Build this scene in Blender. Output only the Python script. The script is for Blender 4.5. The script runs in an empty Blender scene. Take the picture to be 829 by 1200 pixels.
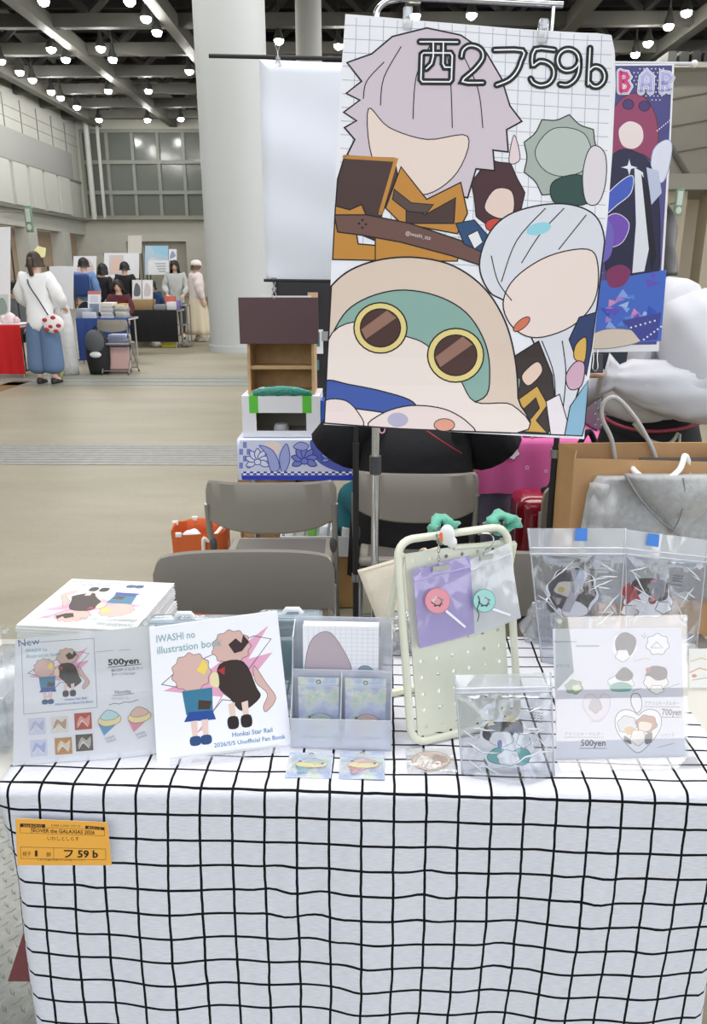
import bpy, bmesh, math, random
from mathutils import Vector as V, Matrix
from mathutils.geometry import tessellate_polygon
random.seed(7)
S = bpy.context.scene
COL = S.collection
R = math.radians
PI = math.pi

# ------------------------------------------------------------------ camera
HC, FL, PITCH, YAW = 1.42, 900.0, R(17.3), R(0.76)
cam_data = bpy.data.cameras.new('camera')
cam = bpy.data.objects.new('camera', cam_data)
COL.objects.link(cam)
cam.location = (0, 0, HC)
cam.rotation_euler = (PI/2 - PITCH, 0, YAW)
cam_data.sensor_width = 36
cam_data.lens = FL/1200*36
cam_data.clip_start = .05
cam_data.clip_end = 300
S.camera = cam

# ------------------------------------------------------------------ world, light, exposure
w = bpy.data.worlds.new('daylight'); S.world = w; w.use_nodes = True
nt = w.node_tree; nt.nodes.clear()
wo = nt.nodes.new('ShaderNodeOutputWorld'); bg = nt.nodes.new('ShaderNodeBackground')
tc = nt.nodes.new('ShaderNodeTexCoord'); sx = nt.nodes.new('ShaderNodeSeparateXYZ'); rp = nt.nodes.new('ShaderNodeValToRGB')
rp.color_ramp.elements[0].position = .0; rp.color_ramp.elements[0].color = (1, .95, .925, 1)
rp.color_ramp.elements[1].position = .6; rp.color_ramp.elements[1].color = (.66, .78, .98, 1)
nt.links.new(tc.outputs['Generated'], sx.inputs[0]); nt.links.new(sx.outputs['Z'], rp.inputs[0])
nt.links.new(rp.outputs[0], bg.inputs[0]); nt.links.new(bg.outputs[0], wo.inputs[0])
bg.inputs[1].default_value = 1.5
def area(name, loc, size, size_y, power, col=(1, 1, 1), rot=(0, 0, 0)):
    l = bpy.data.lights.new(name, 'AREA'); l.shape = 'RECTANGLE'; l.size = size; l.size_y = size_y
    l.energy = power; l.color = col
    o = bpy.data.objects.new(name, l); COL.objects.link(o); o.location = loc; o.rotation_euler = rot
    return o
# hall lighting rows over the nearer part of the hall (all above the picture) and the daylight of the tall glass front behind the camera
area('hall_light_near', (0, 2.5, 9.1), 10, 5, 530, (1, .99, .97))
area('hall_light_middle', (-4, 14, 9.1), 16, 6, 560, (1, .99, .97))
area('hall_light_side', (10, 16, 9.1), 10, 6, 260, (1, .99, .97))
pl = area('glass_front_portal', (0, -6.85, 4.3), 34, 8.2, 1, (1, 1, 1), (PI/2, 0, 0)); pl.data.cycles.is_portal = True
S.view_settings.view_transform = 'Standard'
S.view_settings.look = 'None'
S.view_settings.gamma = 1
S.view_settings.use_curve_mapping = False
S.view_settings.exposure = .95
S.cycles.use_denoising = True
S.cycles.max_bounces = 10
S.cycles.transparent_max_bounces = 32

# ------------------------------------------------------------------ pixel -> world
CM = Matrix.Rotation(YAW, 3, 'Z') @ Matrix.Rotation(PI/2 - PITCH, 3, 'X')
CO = V((0, 0, HC))
def ray(px, py): return CM @ V(((px-414.5)/FL, (600-py)/FL, -1))
def at_y(px, py, Y):
    d = ray(px, py); return CO + d*(Y/d.y)
def at_x(px, py, X):
    d = ray(px, py); return CO + d*(X/d.x)
def at_z(px, py, z):
    d = ray(px, py); return CO + d*((z-HC)/d.z)
def proj(p):
    q = CM.transposed() @ (V(p)-CO)
    return (414.5 + FL*q.x/-q.z, 600 - FL*q.y/-q.z)
TZ = .722
def T(px, py): return at_z(px, py, TZ)
def G(px, py): return at_z(px, py, 0)

# ------------------------------------------------------------------ materials
def lin(c):
    if isinstance(c, str):
        c = c.lstrip('#'); c = ''.join(q*2 for q in c) if len(c) == 3 else c; c = [int(c[i:i+2], 16) for i in (0, 2, 4)]
    out = []
    for v in c[:3]:
        v = v/255.0
        out.append(v/12.92 if v <= .04045 else ((v+.055)/1.055)**2.4)
    return (*out, 1)
MATS = {}
def mat(col, rough=.6, metal=0.0, bump=None, noise=None, spec=.5, emit=None, coat=0, sheen=0):
    key = ('m', str(col), rough, metal, str(bump), str(noise), spec, emit, coat, sheen)
    if key in MATS: return MATS[key]
    m = bpy.data.materials.new('surface_%d' % len(MATS)); m.use_nodes = True
    n = m.node_tree.nodes; L = m.node_tree.links; b = n['Principled BSDF']
    c = lin(col)
    b.inputs['Base Color'].default_value = c
    b.inputs['Roughness'].default_value = rough
    b.inputs['Metallic'].default_value = metal
    b.inputs['Specular IOR Level'].default_value = spec
    b.inputs['Coat Weight'].default_value = coat
    b.inputs['Sheen Weight'].default_value = sheen
    if emit:
        b.inputs['Emission Color'].default_value = c; b.inputs['Emission Strength'].default_value = emit
    tcn = n.new('ShaderNodeTexCoord')
    if noise:
        sc, amt = noise
        t = n.new('ShaderNodeTexNoise'); t.inputs['Scale'].default_value = sc; t.inputs['Detail'].default_value = 6
        L.new(tcn.outputs['Object'], t.inputs['Vector'])
        r = n.new('ShaderNodeValToRGB')
        r.color_ramp.elements[0].position = .3; r.color_ramp.elements[1].position = .7
        r.color_ramp.elements[0].color = (c[0]*(1-amt), c[1]*(1-amt), c[2]*(1-amt), 1)
        r.color_ramp.elements[1].color = (min(1, c[0]*(1+amt)), min(1, c[1]*(1+amt)), min(1, c[2]*(1+amt)), 1)
        L.new(t.outputs['Fac'], r.inputs[0]); L.new(r.outputs[0], b.inputs['Base Color'])
    if bump:
        sc, st = bump
        t = n.new('ShaderNodeTexNoise'); t.inputs['Scale'].default_value = sc; t.inputs['Detail'].default_value = 4
        L.new(tcn.outputs['Object'], t.inputs['Vector'])
        bp = n.new('ShaderNodeBump'); bp.inputs['Strength'].default_value = st; bp.inputs['Distance'].default_value = .02
        L.new(t.outputs['Fac'], bp.inputs['Height']); L.new(bp.outputs[0], b.inputs['Normal'])
    MATS[key] = m
    return m
def ink(rough=.5, coat=0):
    key = ('ink', rough, coat)
    if key in MATS: return MATS[key]
    m = bpy.data.materials.new('printed_%d' % len(MATS)); m.use_nodes = True
    n = m.node_tree.nodes; b = n['Principled BSDF']
    a = n.new('ShaderNodeVertexColor'); a.layer_name = 'ink'
    m.node_tree.links.new(a.outputs['Color'], b.inputs['Base Color'])
    b.inputs['Roughness'].default_value = rough; b.inputs['Coat Weight'].default_value = coat
    b.inputs['Specular IOR Level'].default_value = .35
    MATS[key] = m
    return m
def clear(tint='#ffffff', gloss=.4, rough=.06, cloud=.06, crinkle=None, cloudcol='#f2f4f8'):
    key = ('c', tint, gloss, rough, cloud, str(crinkle), cloudcol)
    if key in MATS: return MATS[key]
    m = bpy.data.materials.new('clear_plastic_%d' % len(MATS)); m.use_nodes = True
    n = m.node_tree.nodes; L = m.node_tree.links; n.clear()
    o = n.new('ShaderNodeOutputMaterial')
    tr = n.new('ShaderNodeBsdfTransparent'); tr.inputs[0].default_value = lin(tint)
    df = n.new('ShaderNodeBsdfDiffuse'); df.inputs[0].default_value = lin(cloudcol)
    gl = n.new('ShaderNodeBsdfGlossy'); gl.inputs['Roughness'].default_value = rough
    lw = n.new('ShaderNodeLayerWeight'); lw.inputs[0].default_value = .5
    pw = n.new('ShaderNodeMath'); pw.operation = 'POWER'; pw.inputs[1].default_value = 3.2
    ml = n.new('ShaderNodeMath'); ml.operation = 'MULTIPLY_ADD'; ml.inputs[1].default_value = .9; ml.inputs[2].default_value = .03 + .18*gloss
    L.new(lw.outputs['Facing'], pw.inputs[0]); L.new(pw.outputs[0], ml.inputs[0]); ml.use_clamp = True
    m1 = n.new('ShaderNodeMixShader'); m1.inputs[0].default_value = cloud
    m2 = n.new('ShaderNodeMixShader')
    L.new(tr.outputs[0], m1.inputs[1]); L.new(df.outputs[0], m1.inputs[2])
    L.new(ml.outputs[0], m2.inputs[0]); L.new(m1.outputs[0], m2.inputs[1]); L.new(gl.outputs[0], m2.inputs[2])
    L.new(m2.outputs[0], o.inputs[0])
    if crinkle:
        sc, st = crinkle
        t = n.new('ShaderNodeTexVoronoi'); t.inputs['Scale'].default_value = sc; t.feature = 'DISTANCE_TO_EDGE'
        t2 = n.new('ShaderNodeTexNoise'); t2.inputs['Scale'].default_value = sc*.6; t2.inputs['Detail'].default_value = 3
        ad = n.new('ShaderNodeMath'); ad.operation = 'ADD'
        tcn = n.new('ShaderNodeTexCoord')
        mp = n.new('ShaderNodeMapping'); mp.inputs['Scale'].default_value = (1, 1, .55)
        L.new(tcn.outputs['Object'], mp.inputs[0])
        L.new(mp.outputs[0], t.inputs['Vector']); L.new(mp.outputs[0], t2.inputs['Vector'])
        L.new(t.outputs['Distance'], ad.inputs[0]); L.new(t2.outputs['Fac'], ad.inputs[1])
        bp = n.new('ShaderNodeBump'); bp.inputs['Strength'].default_value = st; bp.inputs['Distance'].default_value = .03
        L.new(ad.outputs[0], bp.inputs['Height'])
        L.new(bp.outputs[0], gl.inputs['Normal']); L.new(bp.outputs[0], lw.inputs['Normal'])
    MATS[key] = m
    return m
def holo():
    if 'holo' in MATS: return MATS['holo']
    m = bpy.data.materials.new('holographic_film'); m.use_nodes = True
    n = m.node_tree.nodes; L = m.node_tree.links; b = n['Principled BSDF']
    t = n.new('ShaderNodeTexNoise'); t.inputs['Scale'].default_value = 38; t.inputs['Detail'].default_value = 2
    r = n.new('ShaderNodeValToRGB'); e = r.color_ramp.elements
    e[0].position = .3; e[0].color = lin('#d0c4ec'); e[1].position = .7; e[1].color = lin('#c0e8df')
    x = e.new(.43); x.color = lin('#c6d9f2'); x = e.new(.52); x.color = lin('#e9edf4'); x = e.new(.6); x.color = lin('#e4ecda')
    tcn = n.new('ShaderNodeTexCoord'); L.new(tcn.outputs['Object'], t.inputs['Vector'])
    L.new(t.outputs['Fac'], r.inputs[0]); L.new(r.outputs[0], b.inputs['Base Color'])
    b.inputs['Metallic'].default_value = .45; b.inputs['Roughness'].default_value = .22
    MATS['holo'] = m
    return m

# ------------------------------------------------------------------ objects
OFF = {}
def _mesh(name, bm, m, off, smooth):
    me = bpy.data.meshes.new(name)
    bmesh.ops.translate(bm, verts=bm.verts[:], vec=-off)
    bm.to_mesh(me); bm.free()
    for mm in (m if isinstance(m, (list, tuple)) else [m]): me.materials.append(mm)
    if smooth:
        me.polygons.foreach_set('use_smooth', [True]*len(me.polygons))
        if smooth is not True: me.set_sharp_from_angle(angle=R(smooth))
    return me
def tag(o, label, cat, group=None, kind=None):
    o['label'] = label; o['category'] = cat
    if group: o['group'] = group
    if kind: o['kind'] = kind
    return o
def thing(name, label, cat, loc, group=None, kind=None):
    o = bpy.data.objects.new(name, None); COL.objects.link(o); o.location = loc
    o.empty_display_size = .05
    OFF[o.name] = V(loc)
    return tag(o, label, cat, group, kind)
def part(name, bm, m, parent, smooth=40, label=None):
    off = OFF[parent.name]
    o = bpy.data.objects.new(name, _mesh(name, bm, m, off, smooth)); COL.objects.link(o); o.parent = parent
    OFF[o.name] = off
    if label: o['label'] = label
    return o
def solo(name, bm, m, label, cat, group=None, smooth=40, kind=None):
    vs = [v.co for v in bm.verts]
    lo = V([min(v[i] for v in vs) for i in range(3)]); hi = V([max(v[i] for v in vs) for i in range(3)])
    off = V(((lo.x+hi.x)/2, (lo.y+hi.y)/2, lo.z))
    o = bpy.data.objects.new(name, _mesh(name, bm, m, off, smooth)); COL.objects.link(o); o.location = off
    OFF[o.name] = off
    return tag(o, label, cat, group, kind)
def struct(name, bm, m, parent=None, smooth=40):
    off = OFF[parent.name] if parent else V((0, 0, 0))
    o = bpy.data.objects.new(name, _mesh(name, bm, m, off, smooth)); COL.objects.link(o)
    OFF[o.name] = off
    if parent: o.parent = parent
    else: o['kind'] = 'structure'
    return o
def kids(o): return [c for c in bpy.data.objects if c.parent == o]
def copy_tree(o, parent=None):
    c = o.copy(); COL.objects.link(c); c.parent = parent
    for ch in kids(o): copy_tree(ch, c)
    return c

# ------------------------------------------------------------------ mesh helpers
def BM(): return bmesh.new()
def box(bm, lo, hi, M=None):
    vs = []
    for z in (lo[2], hi[2]):
        for y in (lo[1], hi[1]):
            for x in (lo[0], hi[0]):
                p = V((x, y, z)); vs.append(bm.verts.new(M @ p if M else p))
    for f in ((0, 2, 3, 1), (4, 5, 7, 6), (0, 1, 5, 4), (2, 6, 7, 3), (0, 4, 6, 2), (1, 3, 7, 5)):
        bm.faces.new([vs[i] for i in f])
    return vs
def bevel(bm, r, seg=2, edges=None):
    bmesh.ops.bevel(bm, geom=(edges or bm.edges[:]), offset=r, segments=seg, affect='EDGES', profile=.5, clamp_overlap=True)
def rbox(lo, hi, r=.004, seg=2, M=None):
    bm = BM(); box(bm, lo, hi); bevel(bm, r, seg)
    if M: bm.transform(M)
    return bm
def join(bm, other):
    me = bpy.data.meshes.new('tmp'); other.to_mesh(me); other.free(); bm.from_mesh(me); bpy.data.meshes.remove(me); return bm
def loft(bm, rings, cap=True, closed=True):
    vr = [[bm.verts.new(p) for p in r] for r in rings]
    n = len(rings[0])
    for a, b in zip(vr, vr[1:]):
        for i in range(n if closed else n-1):
            j = (i+1) % n
            try: bm.faces.new((a[i], a[j], b[j], b[i]))
            except ValueError: pass
    if cap and closed:
        bm.faces.new(vr[0][::-1]); bm.faces.new(vr[-1])
    return vr
def tube(bm, pts, r, n=8, closed=False):
    pts = [V(p) for p in pts]; k = len(pts)
    rr = r if isinstance(r, (list, tuple)) else [r]*k
    prev = None; rings = []
    for i, p in enumerate(pts):
        if closed: t = pts[(i+1) % k]-pts[i-1]
        else: t = pts[min(i+1, k-1)]-pts[max(i-1, 0)]
        t.normalize()
        if prev is None:
            a = V((0, 0, 1)) if abs(t.z) < .9 else V((1, 0, 0))
            u = t.cross(a).normalized()
        else: u = (prev - t*prev.dot(t)).normalized()
        prev = u; v = t.cross(u)
        rings.append([p + (u*math.cos(2*PI*j/n) + v*math.sin(2*PI*j/n))*rr[i] for j in range(n)])
    if closed: rings.append(rings[0]); loft(bm, rings, cap=False); bmesh.ops.remove_doubles(bm, verts=bm.verts[:], dist=1e-6)
    else: loft(bm, rings)
    return bm
def curve(pts, n=6, closed=False):
    pts = [V(p) for p in pts]; k = len(pts); out = []
    for i in range(k if closed else k-1):
        p1, p2 = pts[i], pts[(i+1) % k]
        p0 = pts[i-1] if (closed or i > 0) else p1
        p3 = pts[(i+2) % k] if (closed or i+2 < k) else p2
        for j in range(n):
            t = j/n
            out.append(.5*((2*p1) + (p2-p0)*t + (2*p0-5*p1+4*p2-p3)*t*t + (3*p1-p0-3*p2+p3)*t**3))
    if not closed: out.append(pts[-1])
    return out
def ball(bm, c, r, n=14, m=9, M=None):
    rx, ry, rz = r if isinstance(r, (tuple, list)) else (r, r, r)
    rings = []
    for i in range(1, m):
        a = PI*i/m - PI/2
        rings.append([V((c[0]+rx*math.cos(a)*math.cos(2*PI*j/n), c[1]+ry*math.cos(a)*math.sin(2*PI*j/n), c[2]+rz*math.sin(a))) for j in range(n)])
    if M: rings = [[M @ p for p in r_] for r_ in rings]
    vr = loft(bm, rings, cap=False)
    b = V((c[0], c[1], c[2]-rz)); t = V((c[0], c[1], c[2]+rz))
    b = bm.verts.new(M @ b if M else b); t = bm.verts.new(M @ t if M else t)
    for i in range(n):
        bm.faces.new((vr[0][(i+1) % n], vr[0][i], b)); bm.faces.new((vr[-1][i], vr[-1][(i+1) % n], t))
    return bm
def cyl(bm, c, r, h, n=32, r2=None):
    r2 = r if r2 is None else r2
    loft(bm, [[V((c[0]+q*math.cos(2*PI*j/n), c[1]+q*math.sin(2*PI*j/n), c[2]+z)) for j in range(n)] for q, z in ((r, 0), (r2, h))])
    return bm
def quadbox(bm, q, th):
    """a slab: four (or more) corner points and a thickness vector"""
    a = [bm.verts.new(V(p)) for p in q]; b = [bm.verts.new(V(p)+V(th)) for p in q]; n = len(q)
    bm.faces.new(a); bm.faces.new(b[::-1])
    for i in range(n): bm.faces.new((a[i], b[i], b[(i+1) % n], a[(i+1) % n]))
    return bm
def fixn(bm): bmesh.ops.recalc_face_normals(bm, faces=bm.faces[:]); return bm

# ------------------------------------------------------------------ frames and prints
class Frame:
    """a plane in the place: origin, right, up and the normal towards the viewer's side"""
    def __init__(s, o, ux, uy, W=1, H=1):
        s.o = V(o); s.ux = V(ux).normalized(); s.uy = V(uy).normalized(); s.n = s.ux.cross(s.uy).normalized(); s.W, s.H = W, H
    def p(s, u, v, h=0): return s.o + s.ux*u + s.uy*v + s.n*h
    def uv(s, px, py):
        d = ray(px, py); t = (s.o-CO).dot(s.n)/d.dot(s.n); q = CO + d*t - s.o
        return (q.dot(s.ux), q.dot(s.uy))
    def at(s, px, py, h=0): u, v = s.uv(px, py); return s.p(u, v, h)
def lean(bl, br, top_y, deg, z=TZ, tx=None):
    A, B = at_z(bl[0], bl[1], z), at_z(br[0], br[1], z)
    ux = (B-A).normalized(); back = V((-ux.y, ux.x, 0))
    uy = V((0, 0, 1))*math.cos(R(deg)) + back*math.sin(R(deg))
    lo, hi = 0, 3
    for _ in range(50):
        m = (lo+hi)/2
        if proj(A+uy*m)[1] > top_y: lo = m
        else: hi = m
    return Frame(A, ux, uy, (B-A).length, lo)
def wall_frame(Y, yaw=0): return Frame((0, Y, 0), (math.cos(yaw), math.sin(yaw), 0), (0, 0, 1))
TEXT = {}
def glyphs(s, bold=0):
    if (s, bold) in TEXT: return TEXT[(s, bold)]
    c = bpy.data.curves.new('t', 'FONT'); c.body = s; c.resolution_u = 2; c.offset = bold
    o = bpy.data.objects.new('t', c); COL.objects.link(o)
    bpy.context.view_layer.update()
    me = o.evaluated_get(bpy.context.evaluated_depsgraph_get()).to_mesh()
    out = [[(me.vertices[i].co.x, me.vertices[i].co.y) for i in p.vertices] for p in me.polygons]
    bpy.data.objects.remove(o); bpy.data.curves.remove(c)
    TEXT[(s, bold)] = out
    return out
class Print:
    """flat artwork on a sheet: shapes are given in the coordinates of cv (u, v on the frame by default from the photograph)"""
    def __init__(s, fr, raw=False): s.fr = fr; s.items = []; s.raw = raw
    def c(s, pts): return [tuple(p[:2]) for p in pts] if s.raw else [s.fr.uv(p[0], p[1]) for p in pts]
    def poly(s, pts, col, flat=False):
        s.items.append(([s.c(pts)], lin(col))); return s
    def smooth(s, pts, col, line=None, w=1.5, n=5):
        q = [(p.x, p.y) for p in curve([(a[0], a[1], 0) for a in pts], n, True)]
        s.poly(q, col)
        if line: s.line(q, w, line, True)
        return s
    def ell(s, x, y, rx, ry, col, rot=0, n=28, a0=0, a1=360, line=None, w=1.5):
        c, d = math.cos(R(rot)), math.sin(R(rot)); q = []
        for i in range(n + (0 if a1-a0 == 360 else 1)):
            a = R(a0 + (a1-a0)*i/n); X, Y = rx*math.cos(a), ry*math.sin(a)
            q.append((x+X*c-Y*d, y+X*d+Y*c))
        if col: s.poly(q, col)
        if line: s.line(q, w, line, a1-a0 == 360)
        return s
    def line(s, pts, w, col, closed=False):
        pts = [V((p[0], p[1])) for p in pts]; k = len(pts); L, Rr = [], []
        for i in range(k):
            a = pts[i-1] if (closed or i > 0) else None
            b = pts[(i+1) % k] if (closed or i < k-1) else None
            d1 = (pts[i]-a).normalized() if a is not None and (pts[i]-a).length > 1e-9 else None
            d2 = (b-pts[i]).normalized() if b is not None and (b-pts[i]).length > 1e-9 else None
            d1 = d1 or d2 or V((1, 0)); d2 = d2 or d1
            n1, n2 = V((-d1.y, d1.x)), V((-d2.y, d2.x)); m = (n1+n2)
            m = m.normalized() if m.length > .2 else n1
            q = min(1.6, 1/max(.4, m.dot(n1)))*w/2
            L.append(pts[i]+m*q); Rr.append(pts[i]-m*q)
        quads = []
        for i in range(k if closed else k-1):
            j = (i+1) % k; quads.append(s.c([L[i], L[j], Rr[j], Rr[i]]))
        if not closed:
            for e in (pts[0], pts[-1]):
                quads.append(s.c([(e.x+w/2*math.cos(PI*a/5), e.y+w/2*math.sin(PI*a/5)) for a in range(10)]))
        s.items.append((quads, lin(col))); return s
    def rect(s, x0, y0, x1, y1, col, line=None, w=1):
        q = [(x0, y0), (x1, y0), (x1, y1), (x0, y1)]
        if col: s.poly(q, col)
        if line: s.line(q, w, line, True)
        return s
    def text(s, t, x, y, h, col, width=None, rot=0, bold=0):
        g = glyphs(t, bold)
        if not g: return s
        mx = max(p[0] for f in g for p in f); mn = min(p[0] for f in g for p in f)
        k = h/.72; kx = width/(mx-mn) if width else k
        c, d = math.cos(R(rot)), math.sin(R(rot)); sg = 1 if s.raw else -1; out = []
        for f in g:
            q = []
            for a, b in f:
                X, Y = (a-mn)*kx, b*k*sg
                q.append((x+X*c-Y*d, y+X*d+Y*c))
            out.append(s.c(q))
        s.items.append((out, lin(col))); return s
    def bm(s, base, th=.0006, back='#e8e8ea', eps=.000012, warp=None, grid=None, h0=0):
        """base: sheet outline; returns a bmesh in world space with an ink colour layer"""
        bm = BM(); lay = bm.loops.layers.float_color.new('ink'); fr = s.fr
        def put(pts, h, col, flip=False):
            area_ = sum(pts[i-1][0]*pts[i][1]-pts[i][0]*pts[i-1][1] for i in range(len(pts)))
            if abs(area_) < 1e-12: return
            tri = [(0, 1, 2)] if len(pts) == 3 else tessellate_polygon([[V((p[0], p[1], 0)) for p in pts]])
            vs = [bm.verts.new((p[0], p[1], h)) for p in pts]
            for t in tri:
                a, b, c = (pts[i] for i in t)
                cr = (b[0]-a[0])*(c[1]-a[1])-(b[1]-a[1])*(c[0]-a[0])
                if abs(cr) < 1e-14: continue
                if (cr < 0) != flip: t = (t[0], t[2], t[1])
                try: f = bm.faces.new([vs[i] for i in t])
                except ValueError: continue
                for l in f.loops: l[lay] = col
        B = s.c(base) if base else None
        if B:
            bc = lin(back)
            put(B, h0, s.basecol)
            put(B, h0-th, bc, True)
            k = len(B)
            for i in range(k):
                a, b = B[i], B[(i+1) % k]
                f = bm.faces.new([bm.verts.new((*a, h0)), bm.verts.new((*b, h0)), bm.verts.new((*b, h0-th)), bm.verts.new((*a, h0-th))])
                for l in f.loops: l[lay] = bc
        for i, (polys, col) in enumerate(s.items):
            for q in polys: put(q, h0+eps*(i+1), col)
        if grid:
            us = [v.co.x for v in bm.verts]; vv = [v.co.y for v in bm.verts]
            u0, u1, v0, v1 = min(us)-1e-4, max(us)+1e-4, min(vv)-1e-4, max(vv)+1e-4
            nu, nv = grid; du, dv = (u1-u0)/nu, (v1-v0)/nv
            cuts = [((u0+du*i, 0, 0), (1, 0, 0)) for i in range(1, nu)]+[((0, v0+dv*i, 0), (0, 1, 0)) for i in range(1, nv)]
            cuts += [((u0+du*k, v0, 0), (1/du, 1/dv, 0)) for k in range(1, nu+nv)]
            for co, no in cuts:
                bmesh.ops.bisect_plane(bm, geom=bm.verts[:]+bm.edges[:]+bm.faces[:], plane_co=co, plane_no=V(no).normalized(), dist=1e-8)
            raww = warp
            def warp(u, v):
                # the same flat facets for every printed layer
                a, b = (u-u0)/du, (v-v0)/dv; i, j = min(nu-1, int(a)), min(nv-1, int(b)); a -= i; b -= j
                W = lambda p, q: raww(u0+du*(i+p), v0+dv*(j+q))
                if a+b <= 1: return W(0, 0)*(1-a-b)+W(1, 0)*a+W(0, 1)*b
                return W(1, 1)*(a+b-1)+W(0, 1)*(1-a)+W(1, 0)*(1-b)
        for v in bm.verts:
            u, q, h = v.co
            if warp: h += warp(u, q)
            v.co = fr.p(u, q, h)
        return bm
    basecol = lin('#f4f4f6')
def clip_poly(pts, lo, hi):
    """clip a polygon to an axis-aligned window (x0,y0)-(x1,y1)"""
    for ax, val, sg in ((0, lo[0], 1), (0, hi[0], -1), (1, lo[1], 1), (1, hi[1], -1)):
        out = []
        for i in range(len(pts)):
            a, b = pts[i-1], pts[i]
            ia, ib = sg*(a[ax]-val) >= 0, sg*(b[ax]-val) >= 0
            if ia != ib:
                t = (val-a[ax])/(b[ax]-a[ax]); out.append((a[0]+(b[0]-a[0])*t, a[1]+(b[1]-a[1])*t))
            if ib: out.append(b)
        pts = out
        if not pts: return []
    return pts
# ================================================================== THE HALL
def floor_mat():
    m = bpy.data.materials.new('polished_concrete'); m.use_nodes = True
    n = m.node_tree.nodes; L = m.node_tree.links; b = n['Principled BSDF']
    tcn = n.new('ShaderNodeTexCoord')
    t = n.new('ShaderNodeTexNoise'); t.inputs['Scale'].default_value = .9; t.inputs['Detail'].default_value = 9; t.inputs['Roughness'].default_value = .62
    mp = n.new('ShaderNodeMapping'); mp.inputs['Scale'].default_value = (.5, 1.6, 1)
    L.new(tcn.outputs['Object'], mp.inputs[0]); L.new(mp.outputs[0], t.inputs['Vector'])
    r = n.new('ShaderNodeValToRGB'); e = r.color_ramp.elements
    e[0].position = .3; e[0].color = lin('#857e6a'); e[1].position = .72; e[1].color = lin('#a29b88')
    L.new(t.outputs['Fac'], r.inputs[0])
    g = n.new('ShaderNodeTexNoise'); g.inputs['Scale'].default_value = 90; g.inputs['Detail'].default_value = 2
    L.new(tcn.outputs['Object'], g.inputs['Vector'])
    mx = n.new('ShaderNodeMixRGB'); mx.blend_type = 'OVERLAY'; mx.inputs[0].default_value = .18
    L.new(r.outputs[0], mx.inputs[1]); L.new(g.outputs['Color'], mx.inputs[2]); L.new(mx.outputs[0], b.inputs['Base Color'])
    t2 = n.new('ShaderNodeMapRange'); t2.inputs['To Min'].default_value = .34; t2.inputs['To Max'].default_value = .6; b.inputs['Specular IOR Level'].default_value = .35
    L.new(t.outputs['Fac'], t2.inputs[0]); L.new(t2.outputs[0], b.inputs['Roughness'])
    return m
FY = 49.0
XL = at_y(93, 200, FY).x
XR = 30.0
bm = BM(); box(bm, (XL-1, -7, -.2), (XR, FY+.5, 0)); struct('floor', bm, floor_mat())
# expansion strips across the floor
for i, (y0, y1, col) in enumerate(((521, 545, '#8c8c86'), (440, 452, '#84877f'))):
    Ya, Yb = G(130, y1).y, G(130, y0).y
    bm = BM(); n = 9 if i == 0 else 3
    for k in range(n):
        a = Ya+(Yb-Ya)*k/n; b = Ya+(Yb-Ya)*(k+.86)/n
        box(bm, (XL, a, 0), (XR, b, .004))
    struct('trim_%d' % (i+1), bm, mat(col, .5, noise=(14, .12)))
# checker plate set in the floor under the booth
def plate():
    bm = BM(); box(bm, (-1.5, .2, 0), (-.30, 1.9, .004))
    y = .22; j = 0
    while y < 1.85:
        x = -1.48 + (.019 if j % 2 else 0); k = j % 2
        while x < -.32:
            a = R(45 if k else -45); c, d = math.cos(a), math.sin(a); q = []
            for lx, ly in ((-.0135, 0), (0, -.0036), (.0135, 0), (0, .0036)):
                q.append((x+lx*c-ly*d, y+lx*d+ly*c))
            lo = [bm.verts.new((p[0], p[1], .004)) for p in q]
            hi = [bm.verts.new((x+(p[0]-x)*.6, y+(p[1]-y)*.6, .0062)) for p in q]
            for i in range(4): bm.faces.new((lo[i], lo[(i+1) % 4], hi[(i+1) % 4], hi[i]))
            bm.faces.new(hi)
            x += .038
        y += .019; j += 1
    return bm
struct('floor_plate', plate(), mat('#9a9c96', .42, .55, noise=(30, .15)), smooth=0)
# walls
wl = mat('#bfc0ba', .7, noise=(3, .03)); wl2 = mat('#a3a4a2', .7); wl3 = mat('#cccec9', .7); wdark = mat('#3b3b38', .8)
ZC = at_x(0, 107, XL).z
def zl(y): return at_x(0, y, XL).z
bm = BM()
zo = zl(262)
box(bm, (XL-.6, -7, zo), (XL, FY, 13.5))
struct('wall_left', bm, wl)
bm = BM(); box(bm, (XL, 10, zl(183)), (XL+.05, FY-1.2, zl(146))); struct('wall_left_band', bm, wl2)
bm = BM(); y = 20.0
while y < FY-2.2:
    box(bm, (XL, y, zl(236)), (XL+.12, y+1.55, zl(185))); y += 1.95
struct('wall_left_panel', bm, wl3)
bm = BM(); box(bm, (XL, 10, zl(242)), (XL+.25, FY, zl(238))); box(bm, (XL, 10, zl(186)), (XL+.06, FY, zl(183)))
y = 14.0
while y < FY-1:
    box(bm, (XL, y, zl(146)), (XL+.03, y+.06, zl(107))); y += 1.95
for q in (120, 133): box(bm, (XL, 10, zl(q+.6)), (XL+.03, FY, zl(q)))
struct('wall_left_ledge', bm, mat('#84847d', .6))
# recesses in the lower left wall between pale piers
bm = BM(); y = 22.0
while y < FY:
    box(bm, (XL-.6, y, 0), (XL+.1, y+1.1, zo)); y += 4.6
struct('wall_left_pier', bm, wl3)
bm = BM(); box(bm, (XL-1.0, -7, 0), (XL-.62, FY, zo)); struct('wall_left_recess', bm, mat('#b5a08a', .7))
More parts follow.
